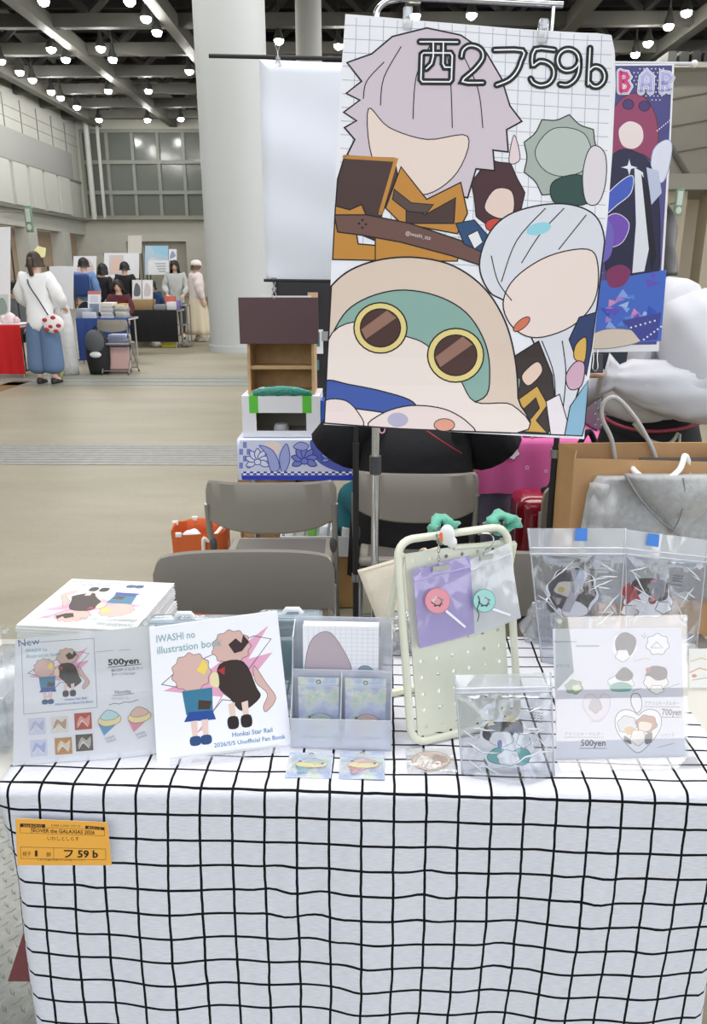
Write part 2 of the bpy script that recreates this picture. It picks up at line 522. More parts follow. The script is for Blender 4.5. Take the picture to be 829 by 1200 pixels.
# far wall with its tall glazed grid and the shutter recess
def zf(y): return at_y(150, y, FY).z
def xf(x): return at_y(x, 250, FY).x
sx0, sx1, sz = xf(145), xf(216), zf(283)
bm = BM()
box(bm, (XL-1.2, FY, 0), (sx0, FY+.5, 13.5)); box(bm, (sx1, FY, 0), (XR, FY+.5, 13.5)); box(bm, (sx0, FY, sz), (sx1, FY+.5, 13.5))
struct('wall_back', bm, mat('#c3c3ba', .75, noise=(2, .03)))
bm = BM(); box(bm, (sx0, FY+.35, 0), (sx1, FY+.48, sz))
for k in range(18): box(bm, (sx0, FY+.33, sz*k/18), (sx1, FY+.35, sz*(k+.8)/18))
struct('door_1', bm, mat('#a5a297', .6))
gx0, gx1, gz0, gz1 = xf(104), xf(420), zf(255), zf(152)
bm = BM(); box(bm, (gx0, FY-.06, gz0), (gx1, FY, gz1))
struct('window_1', bm, mat('#6b716b', .16, spec=.5))
bm = BM(); step = (xf(150)-xf(121)); x = gx0
while x < gx1+.1:
    box(bm, (x-.09, FY-.2, gz0), (x+.09, FY, gz1)); x += step
for q in (255, 226, 190.5, 154): box(bm, (gx0, FY-.22, zf(q)-.1), (gx1, FY, zf(q)+.1))
struct('window_frame', bm, mat('#8f918a', .5))
bm = BM(); box(bm, (XL, FY-.5, zf(258)), (XR, FY, zf(256)))
struct('trim_3', bm, mat('#99978b', .6))
bm = BM(); tube(bm, [(XL+.8, FY-.5, zf(258)), (XL+.8, FY-.5, 10)], .16, 10); tube(bm, [(XL+1.4, FY-.4, zf(258)), (XL+1.4, FY-.4, 10)], .1, 8)
struct('wall_pipe', bm, wl3)
# right-hand side of the hall: bulky clad volume over a beam and a lit lower wall
YB = 30.0
def pr_(x, y): return at_y(x, y, YB)
xb = pr_(770, 150).x
bm = BM(); box(bm, (xb, YB, pr_(800, 208).z), (XR, YB+10, pr_(800, 84).z)); struct('wall_right', bm, mat('#97948a', .75, noise=(1.5, .05)))
bm = BM(); box(bm, (pr_(752, 80).x, YB-.6, pr_(800, 84).z), (XR, YB+10, pr_(800, 78).z)); struct('wall_right_ledge', bm, mat('#b4b2a8', .6))
bm = BM()
for k in range(9): box(bm, (xb+.2+k*.42, YB+.2, pr_(800, 78).z), (xb+.5+k*.42, YB+9, pr_(800, 58).z))
struct('wall_right_louver', bm, mat('#3d3d3b', .7))
bm = BM()
tube(bm, [pr_(786, 172)+V((0, -.03, 0)), pr_(806, 206)+V((0, -.03, 0))], .1, 6)
for q in (118, 150, 181): tube(bm, [pr_(780, q)+V((0, -.02, 0)), pr_(860, q-14)+V((0, -.02, 0))], .03, 6)
struct('wall_right_seam', bm, mat('#6f6d66', .7))
bm = BM(); box(bm, (xb-.2, YB-.9, pr_(800, 225).z), (XR, YB+10, pr_(800, 207).z)); struct('wall_right_beam', bm, mat('#a3a095', .7))
bm = BM()
box(bm, (xb-.1, YB-.3, 0), (pr_(800, 250).x, YB+9, pr_(800, 225).z)); box(bm, (pr_(826, 250).x, YB-.3, 0), (pr_(850, 250).x, YB+.6, pr_(800, 225).z))
box(bm, (xb, YB+3, 0), (XR, YB+3.3, pr_(800, 225).z)); struct('wall_right_pier', bm, mat('#c9bfa9', .7))
# pillars
def pillar(xa, xb_, ybase, name, col):
    p = G((xa+xb_)/2, ybase); dpt = (CM.transposed() @ (p-CO)).z*-1
    r = (xb_-xa)/2/FL*dpt
    bm = BM(); cyl(bm, (p.x, p.y+r, 0), r, 13, 64); cyl(bm, (p.x, p.y+r, 0), r+.03, .12, 64)
    struct(name, bm, mat(col, .62, noise=(.8, .02)))
pillar(240.5, 318, 414, 'pillar', '#c3c7c8')
pillar(352, 380, 372, 'pillar', '#c9cbca')
# ceiling: dark deck, steel grid and trusses
bm = BM(); box(bm, (XL-1, -7, 13.2), (XR, FY+.5, 13.5)); struct('ceiling', bm, mat('#1f1f1f', .9))
ZB = 9.6
steel = mat('#5d5c56', .6, noise=(1, .08)); steel2 = mat('#3c3b38', .7)
def on_ceiling(x, y, z=ZB): return at_z(x, y, z)
bm = BM()
ys = [on_ceiling(150, q).y for q in (33, 65, 90, 110, 126, 139)]
ys = [ys[0]-4.2*k for k in (5, 4, 3, 2, 1)] + ys
for Y in ys:
    box(bm, (XL, Y-.16, ZB), (XR, Y+.16, ZB+.42))
struct('ceiling_beam', bm, steel)
bm = BM()
for Y in ys:
    box(bm, (XL, Y-.12, 12.2), (XR, Y+.12, 12.5))
    x = XL; k = 0
    while x < XR-2.4:
        a, b = (ZB+.4, 12.2) if k % 2 else (12.2, ZB+.4)
        tube(bm, [(x, Y, a), (x+2.4, Y, b)], .16, 6); x += 2.4; k += 1
struct('ceiling_truss', bm, steel2)
bm = BM()
xs = [on_ceiling(105, 70).x, on_ceiling(54, 113).x, on_ceiling(204, 33).x, on_ceiling(760, 73).x, on_ceiling(640, 66).x, on_ceiling(480, 30).x]
for X in xs: box(bm, (X-.2, -5, ZB-.12), (X+.2, FY, ZB+.38))
struct('ceiling_girder', bm, mat('#66655e', .55, noise=(1, .08)))
bm = BM()
for k, Y in enumerate(ys[4:]):
    for X in range(int(XL), int(XR), 5): box(bm, (X, Y+.6, 12.6), (X+3.2, Y+1.5, 12.9))
    tube(bm, [(XL, Y+1.7, 11.2), (XR, Y+1.7, 11.2)], .09, 6)
struct('ceiling_duct', bm, mat('#454440', .6))
# round high-bay lamps
def lamp(p, first=[]):
    if first:
        o = copy_tree(first[0]); o.location = p; return o
    t = thing('ceiling_lamp', 'round white high-bay lamp glowing under the dark roof trusses', 'lamp', p, 'ceiling lamps')
    bm = BM(); loft(bm, [[V((p.x+r*math.cos(2*PI*j/20), p.y+r*math.sin(2*PI*j/20), p.z+z)) for j in range(20)] for r, z in ((.18, 0), (.17, .12), (.09, .3), (.07, .5))], cap=False)
    part('housing', bm, mat('#4a4a48', .5, .5), t)
    bm = BM(); ball(bm, (p.x, p.y, p.z-.02), (.16, .16, .13), 20, 8)
    part('lens', bm, mat('#fffdf8', .4, emit=85), t)
    bm = BM(); tube(bm, [(p.x, p.y, p.z+.48), (p.x, p.y, ZB+.9)], .03, 6)
    part('hanger', bm, mat('#4a4a48', .5, .5), t)
    first.append(t); return t
for q in ((51, 1), (152, 1), (171, 21), (184, 37), (60, 57), (118, 56), (77, 69), (132, 69), (23, 84), (1, 71), (38, 93), (222, 83), (60, 107), (127, 106),
          (174, 106), (90, 125), (116, 140), (173, 140), (212, 139), (71, 114), (487, 18), (553, 17), (397, 53), (805, 14), (784, 30), (760, 50), (745, 63), (327, 47)):
    lamp(at_z(q[0], q[1], ZB-.35))
# glazed front behind the viewer and the greenery outside it
bm = BM(); zt = 8.4
for k in range(16): box(bm, (XL+k*3.2-.06, -7.1, 0), (XL+k*3.2+.06, -6.9, 13.2))
for z in (0, 1.1, 3.4, 5.9, zt): box(bm, (XL, -7.1, z-.05), (XR, -6.9, z+.05))
box(bm, (XL, -7.2, zt), (XR, -6.8, 13.4))
struct('window_2', bm, mat('#d8dadb', .4))
bm = BM(); box(bm, (-40, -40, -.25), (50, -7.1, -.2)); struct('ground', bm, mat('#a9a79f', .8))
bm = BM(); rnd = random.Random(12)
for k in range(70):
    x = rnd.uniform(-30, 32); r = rnd.uniform(.9, 1.9); ball(bm, (x, rnd.uniform(-17, -14), rnd.uniform(.6, 2.6)), (r, r*.8, r), 9, 6)
for v in bm.verts: v.co += V((rnd.uniform(-.25, .25), rnd.uniform(-.25, .25), rnd.uniform(-.25, .25)))
struct('ground_hedge', bm, mat('#7d9a3c', .9, noise=(2.5, .5)), smooth=0)
# green exit boards
t = None
for (x, y, Yd, h, nm) in ((34, 257, 33, 1.0, 'green and white hanging exit board on the pale left wall pier'), (796, 237, 29, .9, 'green and white exit board beside the beige lower wall')):
    p = at_y(x, y, Yd); bm = BM(); box(bm, (p.x-.14, p.y-.06, p.z-h/2), (p.x+.14, p.y+.06, p.z+h/2)); bevel(bm, .02)
    t = thing('exit_sign', nm, 'sign', (p.x, p.y, p.z-h/2)); part('board', bm, mat('#8bb29d', .5), t)
    bm = BM(); box(bm, (p.x-.09, p.y-.075, p.z-.1), (p.x+.09, p.y-.062, p.z+h*.4)); ball(bm, (p.x, p.y-.07, p.z-h*.3), (.1, .01, .12), 10, 6); part('pictogram', bm, mat('#e8f2ea', .5), t)
    bm = BM(); tube(bm, [(p.x, p.y+.05, p.z+h*.3), (p.x, p.y+.2, p.z+h*.3), (XL, p.y+.2, p.z+h*.3)] if x < 400 else [(p.x, p.y+.05, p.z), (p.x, YB, p.z)], .03, 6); part('bracket', bm, wl2, t)
# ================================================================== THE BOOTH TABLE
yF = .924      # front edge of the table top
yB = 1.40
bm = BM(); box(bm, (-1.12, yF+.012, TZ-.03), (.66, yB-.01, TZ-.004)); bevel(bm, .004)
tt = thing('folding_table', 'pale folding table under the black and white checked cloth', 'table', (-.23, 1.16, 0))
part('tabletop', bm, mat('#cfccc2', .5), tt)
for x in (-1.06, .6):
    for y in (yF+.06, yB-.06):
        bm = BM(); tube(bm, [(x, y, 0), (x, y, TZ-.03)], .013, 8); part('leg', bm, mat('#b9bbbd', .3, .8), tt)

def cloth_mat():
    m = bpy.data.materials.new('checked_cotton'); m.use_nodes = True
    n = m.node_tree.nodes; L = m.node_tree.links; b = n['Principled BSDF']
    uv = n.new('ShaderNodeUVMap'); uv.uv_map = 'weave'
    nz = n.new('ShaderNodeTexNoise'); nz.inputs['Scale'].default_value = .9; nz.inputs['Detail'].default_value = 2
    L.new(uv.outputs[0], nz.inputs['Vector'])
    sep0 = n.new('ShaderNodeVectorMath'); sep0.operation = 'MULTIPLY_ADD'; sep0.inputs[1].default_value = (.09, .09, 0)
    L.new(nz.outputs['Color'], sep0.inputs[0]); L.new(uv.outputs[0], sep0.inputs[2])
    sp = n.new('ShaderNodeSeparateXYZ'); L.new(sep0.outputs[0], sp.inputs[0])
    outs = []
    for ax, wd in (('X', .082), ('Y', .1)):
        f = n.new('ShaderNodeMath'); f.operation = 'FRACT'; L.new(sp.outputs[ax], f.inputs[0])
        l = n.new('ShaderNodeMath'); l.operation = 'LESS_THAN'; l.inputs[1].default_value = wd; L.new(f.outputs[0], l.inputs[0]); outs.append(l)
    mx = n.new('ShaderNodeMath'); mx.operation = 'MAXIMUM'; L.new(outs[0].outputs[0], mx.inputs[0]); L.new(outs[1].outputs[0], mx.inputs[1])
    wv = n.new('ShaderNodeTexNoise'); wv.inputs['Scale'].default_value = 1.0; wv.inputs['Detail'].default_value = 3
    mp = n.new('ShaderNodeMapping'); mp.inputs['Scale'].default_value = (3, 40, 1); L.new(uv.outputs[0], mp.inputs[0]); L.new(mp.outputs[0], wv.inputs['Vector'])
    r = n.new('ShaderNodeValToRGB'); r.color_ramp.elements[0].color = lin('#cfcfd6'); r.color_ramp.elements[1].color = lin('#e5e5ea')
    r.color_ramp.elements[0].position = .3; r.color_ramp.elements[1].position = .7
    L.new(wv.outputs['Fac'], r.inputs[0])
    c = n.new('ShaderNodeMixRGB'); c.inputs[2].default_value = lin('#141417'); L.new(mx.outputs[0], c.inputs[0]); L.new(r.outputs[0], c.inputs[1])
    L.new(c.outputs[0], b.inputs['Base Color']); b.inputs['Roughness'].default_value = .85; b.inputs['Specular IOR Level'].default_value = .15
    bp = n.new('ShaderNodeBump'); bp.inputs['Strength'].default_value = .12; bp.inputs['Distance'].default_value = .001
    L.new(wv.outputs['Fac'], bp.inputs['Height']); L.new(bp.outputs[0], b.inputs['Normal'])
    return m
FLARE = .085
def front_y(z): return yF-.012-(TZ-z)*FLARE
def tablecloth():
    bm = BM(); uvl = bm.loops.layers.uv.new('weave')
    XA, XB = -.522, .548
    CW, CH, ROT = .0458, .0405, R(1.35)
    # profile along the depth: s = cloth length from the front bend
    prof = []   # (y, z, s, flatness 0 top .. 1 front)
    for i in range(7): prof.append((yB+.012, TZ-.10+.10*i/6-.006, .55+.10-.1*i/6, -1))
    for i in range(19): prof.append((yB-(yB-yF-.0)*i/18*.985, TZ, .52*(1-i/18)+.012, 0))
    for i in range(1, 7):
        a = PI/2*i/6; prof.append((yF+.006-.016*math.sin(a), TZ-.016*(1-math.cos(a)), .012-.024*i/6, i/6))
    for i in range(1, 45):
        d = .66*i/44; prof.append((yF-.010-d*FLARE, TZ-.016-d, -.012-d, 1))
    NX = 100
    def wr(u, s):
        d = -s
        if d < 0: return 0
        h = .0045*math.sin(u*19+1.1)*min(1, d*4) + .003*math.sin(u*43+d*5)*min(1, d*3)
        for cx, cd, a in ((-.12, .17, .011), (-.05, .20, .007), (.10, .16, .010), (.33, .15, .009), (-.40, .16, .006), (.42, .22, .006), (-.02, .30, .005), (.21, .28, .006)):
            e = ((u-cx)/.034)**2+((d-cd)/.06)**2
            h += .55*a*math.exp(-e)*math.sin((u-cx)*70+(d-cd)*25)
        return h
    grid = []
    for (y, z, s, f) in prof:
        row = []
        for i in range(NX+1):
            u = XA+(XB-XA)*i/NX
            uu, yy, zz = u, y, z
            if f == 1:
                yy -= wr(u, s)
                e = min(u-XA, XB-u)
                if e < .035: yy += .05*(1-e/.035)**2*min(1, -s*6)       # the side hems curl back
                uu += .012*math.sin(-s*6+u*5)*min(1, -s*2)
            elif f == 0:
                zz += .0010*math.sin(u*31+y*17)
            a, b = u, s
            row.append((bm.verts.new((uu, yy, zz)), ((a*math.cos(ROT)-b*math.sin(ROT))/CW, (a*math.sin(ROT)+b*math.cos(ROT))/CH)))
        grid.append(row)
    for r0, r1 in zip(grid, grid[1:]):
        for i in range(NX):
            q = (r0[i], r1[i], r1[i+1], r0[i+1])
            f = bm.faces.new([x[0] for x in q])
            for l, x in zip(f.loops, q): l[uvl].uv = x[1]
    fixn(bm); bm.normal_update()
    return bm
tc_ = solo('tablecloth', tablecloth(), cloth_mat(), 'white tablecloth with thin black check draped over the booth table', 'tablecloth', smooth=True)
md = tc_.modifiers.new('hem', 'SOLIDIFY'); md.thickness = .0012; md.offset = -1

def sheet(name, pr, base, par=None, lab=None, cat=None, rough=.5, grp=None, label=None, **k):
    b = pr.bm(base, **k)
    if par: return part(name, b, ink(rough), par, smooth=0, label=label)
    return solo(name, b, ink(rough), lab, cat, grp, smooth=0)

# ---- orange space ticket taped to the front of the cloth
cf = Frame((0, front_y(.66)-.011, .66), (1, 0, 0), (0, FLARE, 1))
pr = Print(cf); pr.basecol = lin('#f2b048')
K = '#2a2018'
pr.rect(23.5, 966.5, 53, 968.8, K); pr.poly([(23.5, 965), (53, 966), (53, 970), (23.5, 969)], K); pr.poly([(100, 967.5), (122.5, 969.5), (122.5, 973), (100, 971)], K)
pr.text('2026年5月5日', 27, 968.9, 2.6, '#f2b048', 22, 1.5); pr.text('SUPER COMIC CITY 33', 60, 968.5, 2.3, K, 34, 1.5); pr.text('西2ホール', 103, 971.5, 2.6, '#f2b048', 16, 3)
pr.line([(23.5, 969), (23.5, 976), (122.5, 979.5), (122.5, 972), (23.5, 969)], .35, K)
pr.text('超OVER the GALAXIAS 2026', 36, 975, 4.4, K, 75, 2, .02)
pr.text('いわしとしらす', 55.5, 984.5, 4.2, K, 37, 1)
pr.line([(24, 992.5), (124, 995), (124, 1007.5), (24.5, 1006), (24, 992.5)], .4, K); pr.line([(63, 993.5), (63, 1006.5)], .4, K)
pr.text('椅子', 26.5, 1003, 4.6, K, 10); pr.text('1', 41, 1003.5, 7.2, K, 3, 0, .01); pr.text('脚', 54.5, 1003.5, 4.2, K, 5); pr.text('フ 59 b', 75, 1004.5, 8.4, K, 40, .5, .03)
pr.text('こちらの面は見本です 必ず貼って下さい', 44, 1008.5, 2, K, 56, .5)
sheet('ticket', pr, [(18, 959), (126, 963.5), (131, 1014), (20.5, 1014)], None, 'orange paper ticket taped to the front of the checked tablecloth', 'ticket', .6, th=.0004)
# dark red paper bag whose corner pokes out beside the hem, under the table
bm = BM(); a = at_y(44, 1085, 1.02); b = at_y(9, 1150, 1.02)
loft(bm, [[V((b.x, 1.02, b.z)), V((b.x+.17, 1.02, b.z)), V((b.x+.17, 1.10, b.z)), V((b.x, 1.10, b.z))],
          [V((a.x-.02, 1.02, a.z)), V((a.x+.13, 1.02, a.z)), V((a.x+.13, 1.11, a.z)), V((a.x-.02, 1.11, a.z))],
          [V((a.x+.0, 1.05, TZ-.034)), V((a.x+.11, 1.05, TZ-.034)), V((a.x+.11, 1.07, TZ-.034)), V((a.x+.0, 1.07, TZ-.034))]])
solo('hanging_bag', fixn(bm), mat('#7d4544', .8, noise=(30, .15)), 'dark red cloth bag hanging under the table, its corner past the hem', 'bag')

# ================================================================== STACK OF ILLUSTRATION BOOKS (back of the table)
def cover_art(pr, P, dark=True):
    """plain generic cover: pink zigzag, a pale-rose cloud shape, blue and charcoal blocks. P maps 0..1 cover coords to print coords"""
    def q(*pts): return [P(*p) for p in pts]
    pr.poly(q((.08, .52), (.42, .62), (.92, .90), (.70, .62), (.55, .48), (.36, .20), (.30, .17), (.52, .42)), '#e6a9c4')
    pr.poly(q((.62, .66), (.93, .70), (.60, .38), (.50, .46)), '#e6a9c4')
    pr.line(q((.07, .57), (.20, .66), (.80, .84), (.93, .80), (.72, .58)), pr.lw, '#3a3038'); pr.line(q((.07, .57), (.2, .53)), pr.lw, '#3a3038'); pr.line(q((.38, .26), (.52, .40), (.6, .38)), pr.lw, '#3a3038')
    for (x, y, sx_, sy_, col) in ((.30, .63, .155, .15, '#dcb7ae'), (.62, .78, .155, .13, '#d9b5ab')):
        n = 11; pts = []
        for i in range(2*n):
            a = 2*PI*i/(2*n)+.2; k = 1.0 if i % 2 else .88
            pts.append(P(x+sx_*k*math.cos(a), y+sy_*k*math.sin(a)))
        pr.smooth(pts, col, '#6b4a48', pr.lw*.8, 3)
    pr.smooth(q((.78, .62), (.86, .48), (.92, .36), (.84, .27), (.82, .31), (.86, .40), (.78, .50)), '#dcb7ae', '#6b4a48', pr.lw*.8, 4)
    pr.poly(q((.22, .50), (.45, .50), (.44, .30), (.24, .32)), '#3f7d9b'); pr.poly(q((.26, .34), (.44, .33), (.46, .26), (.22, .27)), '#2f4f9a')
    pr.poly(q((.34, .42), (.44, .40), (.42, .34), (.33, .35)), '#4b3a35')
    pr.smooth(q((.52, .66), (.70, .66), (.78, .46), (.80, .38), (.66, .30), (.58, .40), (.50, .50)), '#3c2f2e', '#1e1616', pr.lw, 4)
    pr.poly(q((.50, .62), (.56, .64), (.55, .58)), '#b5333c'); pr.smooth(q((.45, .60), (.50, .60), (.50, .50), (.44, .52)), '#eadfae', None, 1, 4)
    for x in (.27, .35): pr.poly(q((x, .27), (x+.05, .27), (x+.045, .14), (x+.005, .14)), '#eccfc2'); pr.smooth(q((x-.01, .15), (x+.06, .15), (x+.06, .09), (x-.01, .09)), '#33507f', None, 1, 3)
    for x in (.56, .66): pr.poly(q((x, .36), (x+.05, .37), (x+.045, .24), (x+.005, .24)), '#eccfc2'); pr.smooth(q((x-.01, .26), (x+.06, .26), (x+.06, .18), (x-.01, .18)), '#2e2628', None, 1, 3)
    pr.poly(q((.60, .80), (.66, .84), (.70, .80), (.72, .86), (.76, .80), (.70, .74), (.64, .73)), '#3f2c30')
    pr.poly(q((.34, .64), (.40, .72), (.43, .66), (.40, .60)), '#f3d766')
def book_cover(pr, P, txt, W):
    cover_art(pr, P)
    pr.ftext('IWASHI no', P, .05, .885, .055, '#8fb2b8', .30); pr.ftext('illustration book', P, .05, .80, .055, '#8fb2b8', .50)
    pr.ftext('Honkai Star Rail', P, .57, .115, .035, '#5b86b8', .30); pr.ftext('2026/5/5 Unofficial Fan Book', P, .43, .055, .032, '#5b86b8', .53)
class Cover(Print):
    lw = .0012
    def ftext(s, t, P, x, y, h, col, wd):
        # text laid along the cover's own directions
        g = glyphs(t, .01); mx = max(p[0] for f in g for p in f); mn = min(p[0] for f in g for p in f); out = []
        for f in g: out.append(s.c([P(x+(a-mn)/(mx-mn)*wd, y+b*h/.72) for a, b in f]))
        s.items.append((out, lin(col)))
def book(o, ux, uy, W, D, th, label, grp, cov=False):
    """a thin square book lying flat: page block, cover"""
    fr = Frame(o, ux, uy, W, D)
    t = thing('book', label, 'book', tuple(o), grp)
    bm = BM(); quadbox(bm, [fr.p(.001, .001, .0004), fr.p(W-.0015, .001, .0004), fr.p(W-.0015, D-.001, .0004), fr.p(.001, D-.001, .0004)], fr.n*(th-.0008))
    part('pages', fixn(bm), mat('#e9e6e0', .8), t, 0)
    pr = Cover(fr, raw=True); pr.basecol = lin('#f6f5f7'); pr.lw = .0012
    if cov: book_cover(pr, lambda x, y: (W-x*W, D-y*D), '', W)
    part('cover', pr.bm([(0, 0), (W, 0), (W, D), (0, D)], th=.0004, h0=th), ink(.35), t, 0)
    bm = BM(); quadbox(bm, [fr.p(0, 0, 0), fr.p(W, 0, 0), fr.p(W, D, 0), fr.p(0, D, 0)], fr.n*.0004); part('back_cover', fixn(bm), mat('#f3f2f5', .4), t, 0)
    return t
NB, TH = 20, .0054
zt = TZ+NB*TH
fl, br_ = at_z(19, 733, zt), at_z(191, 686, zt)
bl_ = at_z(78, 671, zt); frt = at_z(168, 727, zt)
ux = ((frt-fl)+(br_-bl_)).normalized(); ux.z = 0; uy = V((-ux.y, ux.x, 0))
o = V((fl.x, fl.y, TZ+.001))
b0 = book(o, ux, uy, .214, .214, TH, 'white square book in the pile behind the price list, only its page edge showing', 'illustration books piled on the table')
for i in range(1, NB-1):
    c = copy_tree(b0); c.location = o + V((random.uniform(-.003, .003), random.uniform(-.003, .003), i*TH))
top = book(o+V((0, 0, (NB-1)*TH)), ux, uy, .214, .214, TH, 'top book of the white pile, cover art upside down', 'illustration books piled on the table', True)

# ================================================================== PRICE LIST IN ITS CLEAR HOLDER (beside the upright book)
def clear_case(t, fr, W, H, th=.003, m=None):
    bm = BM(); quadbox(bm, [fr.p(0, 0, .0018), fr.p(W, 0, .0018), fr.p(W, H, .0018), fr.p(0, H, .0018)], fr.n*.0012)
    part('front_pane', fixn(bm), m or clear(gloss=.25, rough=.03, cloud=.03), t, 0)
    bm = BM(); quadbox(bm, [fr.p(0, 0, -.003), fr.p(W, 0, -.003), fr.p(W, H, -.003), fr.p(0, H, -.003)], fr.n*.001)
    part('back_pane', fixn(bm), clear(gloss=.2, cloud=.05), t, 0)
fr = lean((13, 898), (184, 884), 735, 12); u0, v0 = fr.uv(9, 735)
t = thing('sign_holder', 'clear plastic stand holding the white book price list, beside the upright book', 'sign holder', tuple(fr.o))
clear_case(t, fr, fr.W, fr.H)
for u in (.006, fr.W-.006):
    bm = BM(); tube(bm, [fr.p(u, fr.H-.006, -.004), fr.p(u, fr.H-.006, .0045)], .0035, 12); part('stud', bm, clear(gloss=.5, cloud=.4), t)
bm = BM(); quadbox(bm, [fr.p(.01, fr.H*.75, -.004), fr.p(fr.W-.01, fr.H*.75, -.004), fr.p(fr.W-.01, fr.H*.75, -.004)+V((0, .05, -fr.H*.75*math.cos(R(12))+.001)), fr.p(.01, fr.H*.75, -.004)+V((0, .05, -fr.H*.75*math.cos(R(12))+.001))], V((0, .0015, 0)))
part('back_prop', fixn(bm), clear(gloss=.2, cloud=.1), t, 0)
pr = Cover(fr); pr.basecol = lin('#eeeef3'); G1 = '#9aa3b4'
pr.line([(25, 754), (110, 748), (114, 829), (28, 837), (25, 754)], .5, '#667')
pr.text('New', 22, 758, 8.5, '#2d5f8f', 25, -7, .0)
def Pq(x, y):
    a, b, c, d = (28, 834), (113, 827), (109.5, 750), (26, 756)
    p = (a[0]+(b[0]-a[0])*x, a[1]+(b[1]-a[1])*x); q = (d[0]+(c[0]-d[0])*x, d[1]+(c[1]-d[1])*x)
    return (p[0]+(q[0]-p[0])*y, p[1]+(q[1]-p[1])*y)
pr.lw = .6; book_cover(pr, Pq, '', 1)
pr.text('500yen', 127, 779.5, 7, '#1c1c22', 36, -4, .03); pr.line([(127, 782), (166, 778)], .8, '#1c1c22')
pr.text('B5/20P/フルカラー', 131, 787, 3.2, '#444', 37, -4); pr.text('全ページ Full Color', 131, 792, 3, '#444', 28, -4); pr.line([(113, 764), (133, 762)], .6, G1); pr.line([(140, 762), (153, 761)], .6, G1)
pr.text('Novelty', 135, 813, 4.2, '#445', 19, -4); pr.line([(133, 815), (157, 812.5)], .6, '#445')
pr.text('アクリルチャーム', 131, 820, 2.4, '#667', 20, -3); pr.line([(128, 826), (134, 824), (140, 825), (146, 822.5), (152, 823), (162, 820)], .7, '#556')
for i, (x, y, c1, c2) in enumerate(((33, 842, '#d6d8e8', '#b8bdd8'), (59.5, 840, '#e2ddd8', '#b9957c'), (87, 836, '#b63a2c', '#e0a08c'), (35, 867.5, '#d4d8ec', '#a9b4dc'), (64, 865, '#c08a4e', '#e7d4b8'), (88.5, 861, '#4a4038', '#b8b0a4'))):
    pr.poly([(x, y), (x+20, y-1.5), (x+21, y+18), (x+1, y+19.5)], c1)
    pr.smooth([(x+3, y+14), (x+7, y+3), (x+13, y+6), (x+18, y+2), (x+17, y+14), (x+10, y+10)], c2, None, 1, 4)
    pr.line([(x+4, y+16), (x+9, y+8), (x+16, y+15)], .9, '#f2eeee')
for x, y, c1, c2 in ((115, 836, '#5d9cc9', '#bfe0e2'), (150, 832, '#e08fa6', '#e8c0b0')):
    pr.poly([(x, y+12), (x+25, y+9), (x+7, y+26)], c1); pr.smooth([(x, y+9), (x+12, y-1), (x+26, y+3), (x+24, y+11), (x+8, y+15)], '#f3e2a8', '#7a5a40', .5, 4)
    pr.smooth([(x+3, y+4), (x+12, y-4), (x+24, y+1), (x+20, y+6), (x+8, y+8)], c2, '#6a5450', .5, 4)
for sx_, sy_ in ((121, 866), (157, 861)):      # faint handwriting
    for k in range(2): pr.line([(sx_+2+1.6*j+2*k, sy_+3.5*k-.5*j+(1.3 if j % 2 else -1.3)) for j in range(8)], .7, G1)
sheet('price_list', pr, [(18, 750), (181, 732.5), (184.5, 884), (15, 900.5)], t, th=.0004, label='white printed price list')

# ================================================================== UPRIGHT DISPLAY BOOK
fr = lean((184, 893), (342, 874), 735, 14)
t = thing('book', 'white square book propped upright at the front, cover facing the viewer', 'book', tuple(fr.o))
bq = [(184, 893), (342, 873), (325, 716), (175, 736)]
pr = Cover(fr); pr.basecol = lin('#f7f6fa'); pr.lw = .8
def Pb(x, y):
    a, b, c, d = bq
    p = (a[0]+(b[0]-a[0])*x, a[1]+(b[1]-a[1])*x); q = (d[0]+(c[0]-d[0])*x, d[1]+(c[1]-d[1])*x)
    return (p[0]+(q[0]-p[0])*y, p[1]+(q[1]-p[1])*y)
book_cover(pr, Pb, '', 1)
part('cover', pr.bm(bq, th=.0004, h0=0), ink(.3), t, 0)
q = [fr.at(*p) for p in bq]
bm = BM(); quadbox(bm, [p-fr.n*.0006 for p in q], -fr.n*.0045); part('pages', fixn(bm), mat('#e9e6e0', .8), t, 0)
bm = BM(); quadbox(bm, [p-fr.n*.0052 for p in q], -fr.n*.0005); part('back_cover', fixn(bm), mat('#f3f2f5', .4), t, 0)
# its clear easel
o_ = fr.p(fr.W*.5, 0, 0); t2 = thing('book_easel', 'small clear easel propping the upright book', 'stand', tuple(o_))
bm = BM(); quadbox(bm, [fr.p(.02, .004, .004), fr.p(fr.W-.02, .004, .004), fr.p(fr.W-.02, -.0002, .022), fr.p(.02, -.0002, .022)], fr.uy*.0015); part('ledge', fixn(bm), clear(gloss=.3, cloud=.08), t2, 0)
bm = BM(); quadbox(bm, [fr.p(.05, .005, -.0065), fr.p(fr.W-.05, .005, -.0065), fr.p(fr.W-.05, fr.H*.6, -.0065), fr.p(.05, fr.H*.6, -.0065)], -fr.n*.002); part('back_plate', fixn(bm), clear(gloss=.3, cloud=.1), t2, 0)
bm = BM(); a = fr.p(fr.W*.5, fr.H*.58, -.009); quadbox(bm, [a-fr.ux*.03, a+fr.ux*.03, V((a.x+.03, a.y+.05, TZ+.001)), V((a.x-.03, a.y+.05, TZ+.001))], V((0, .0015, 0))); part('prop', fixn(bm), clear(gloss=.3, cloud=.1), t2, 0)

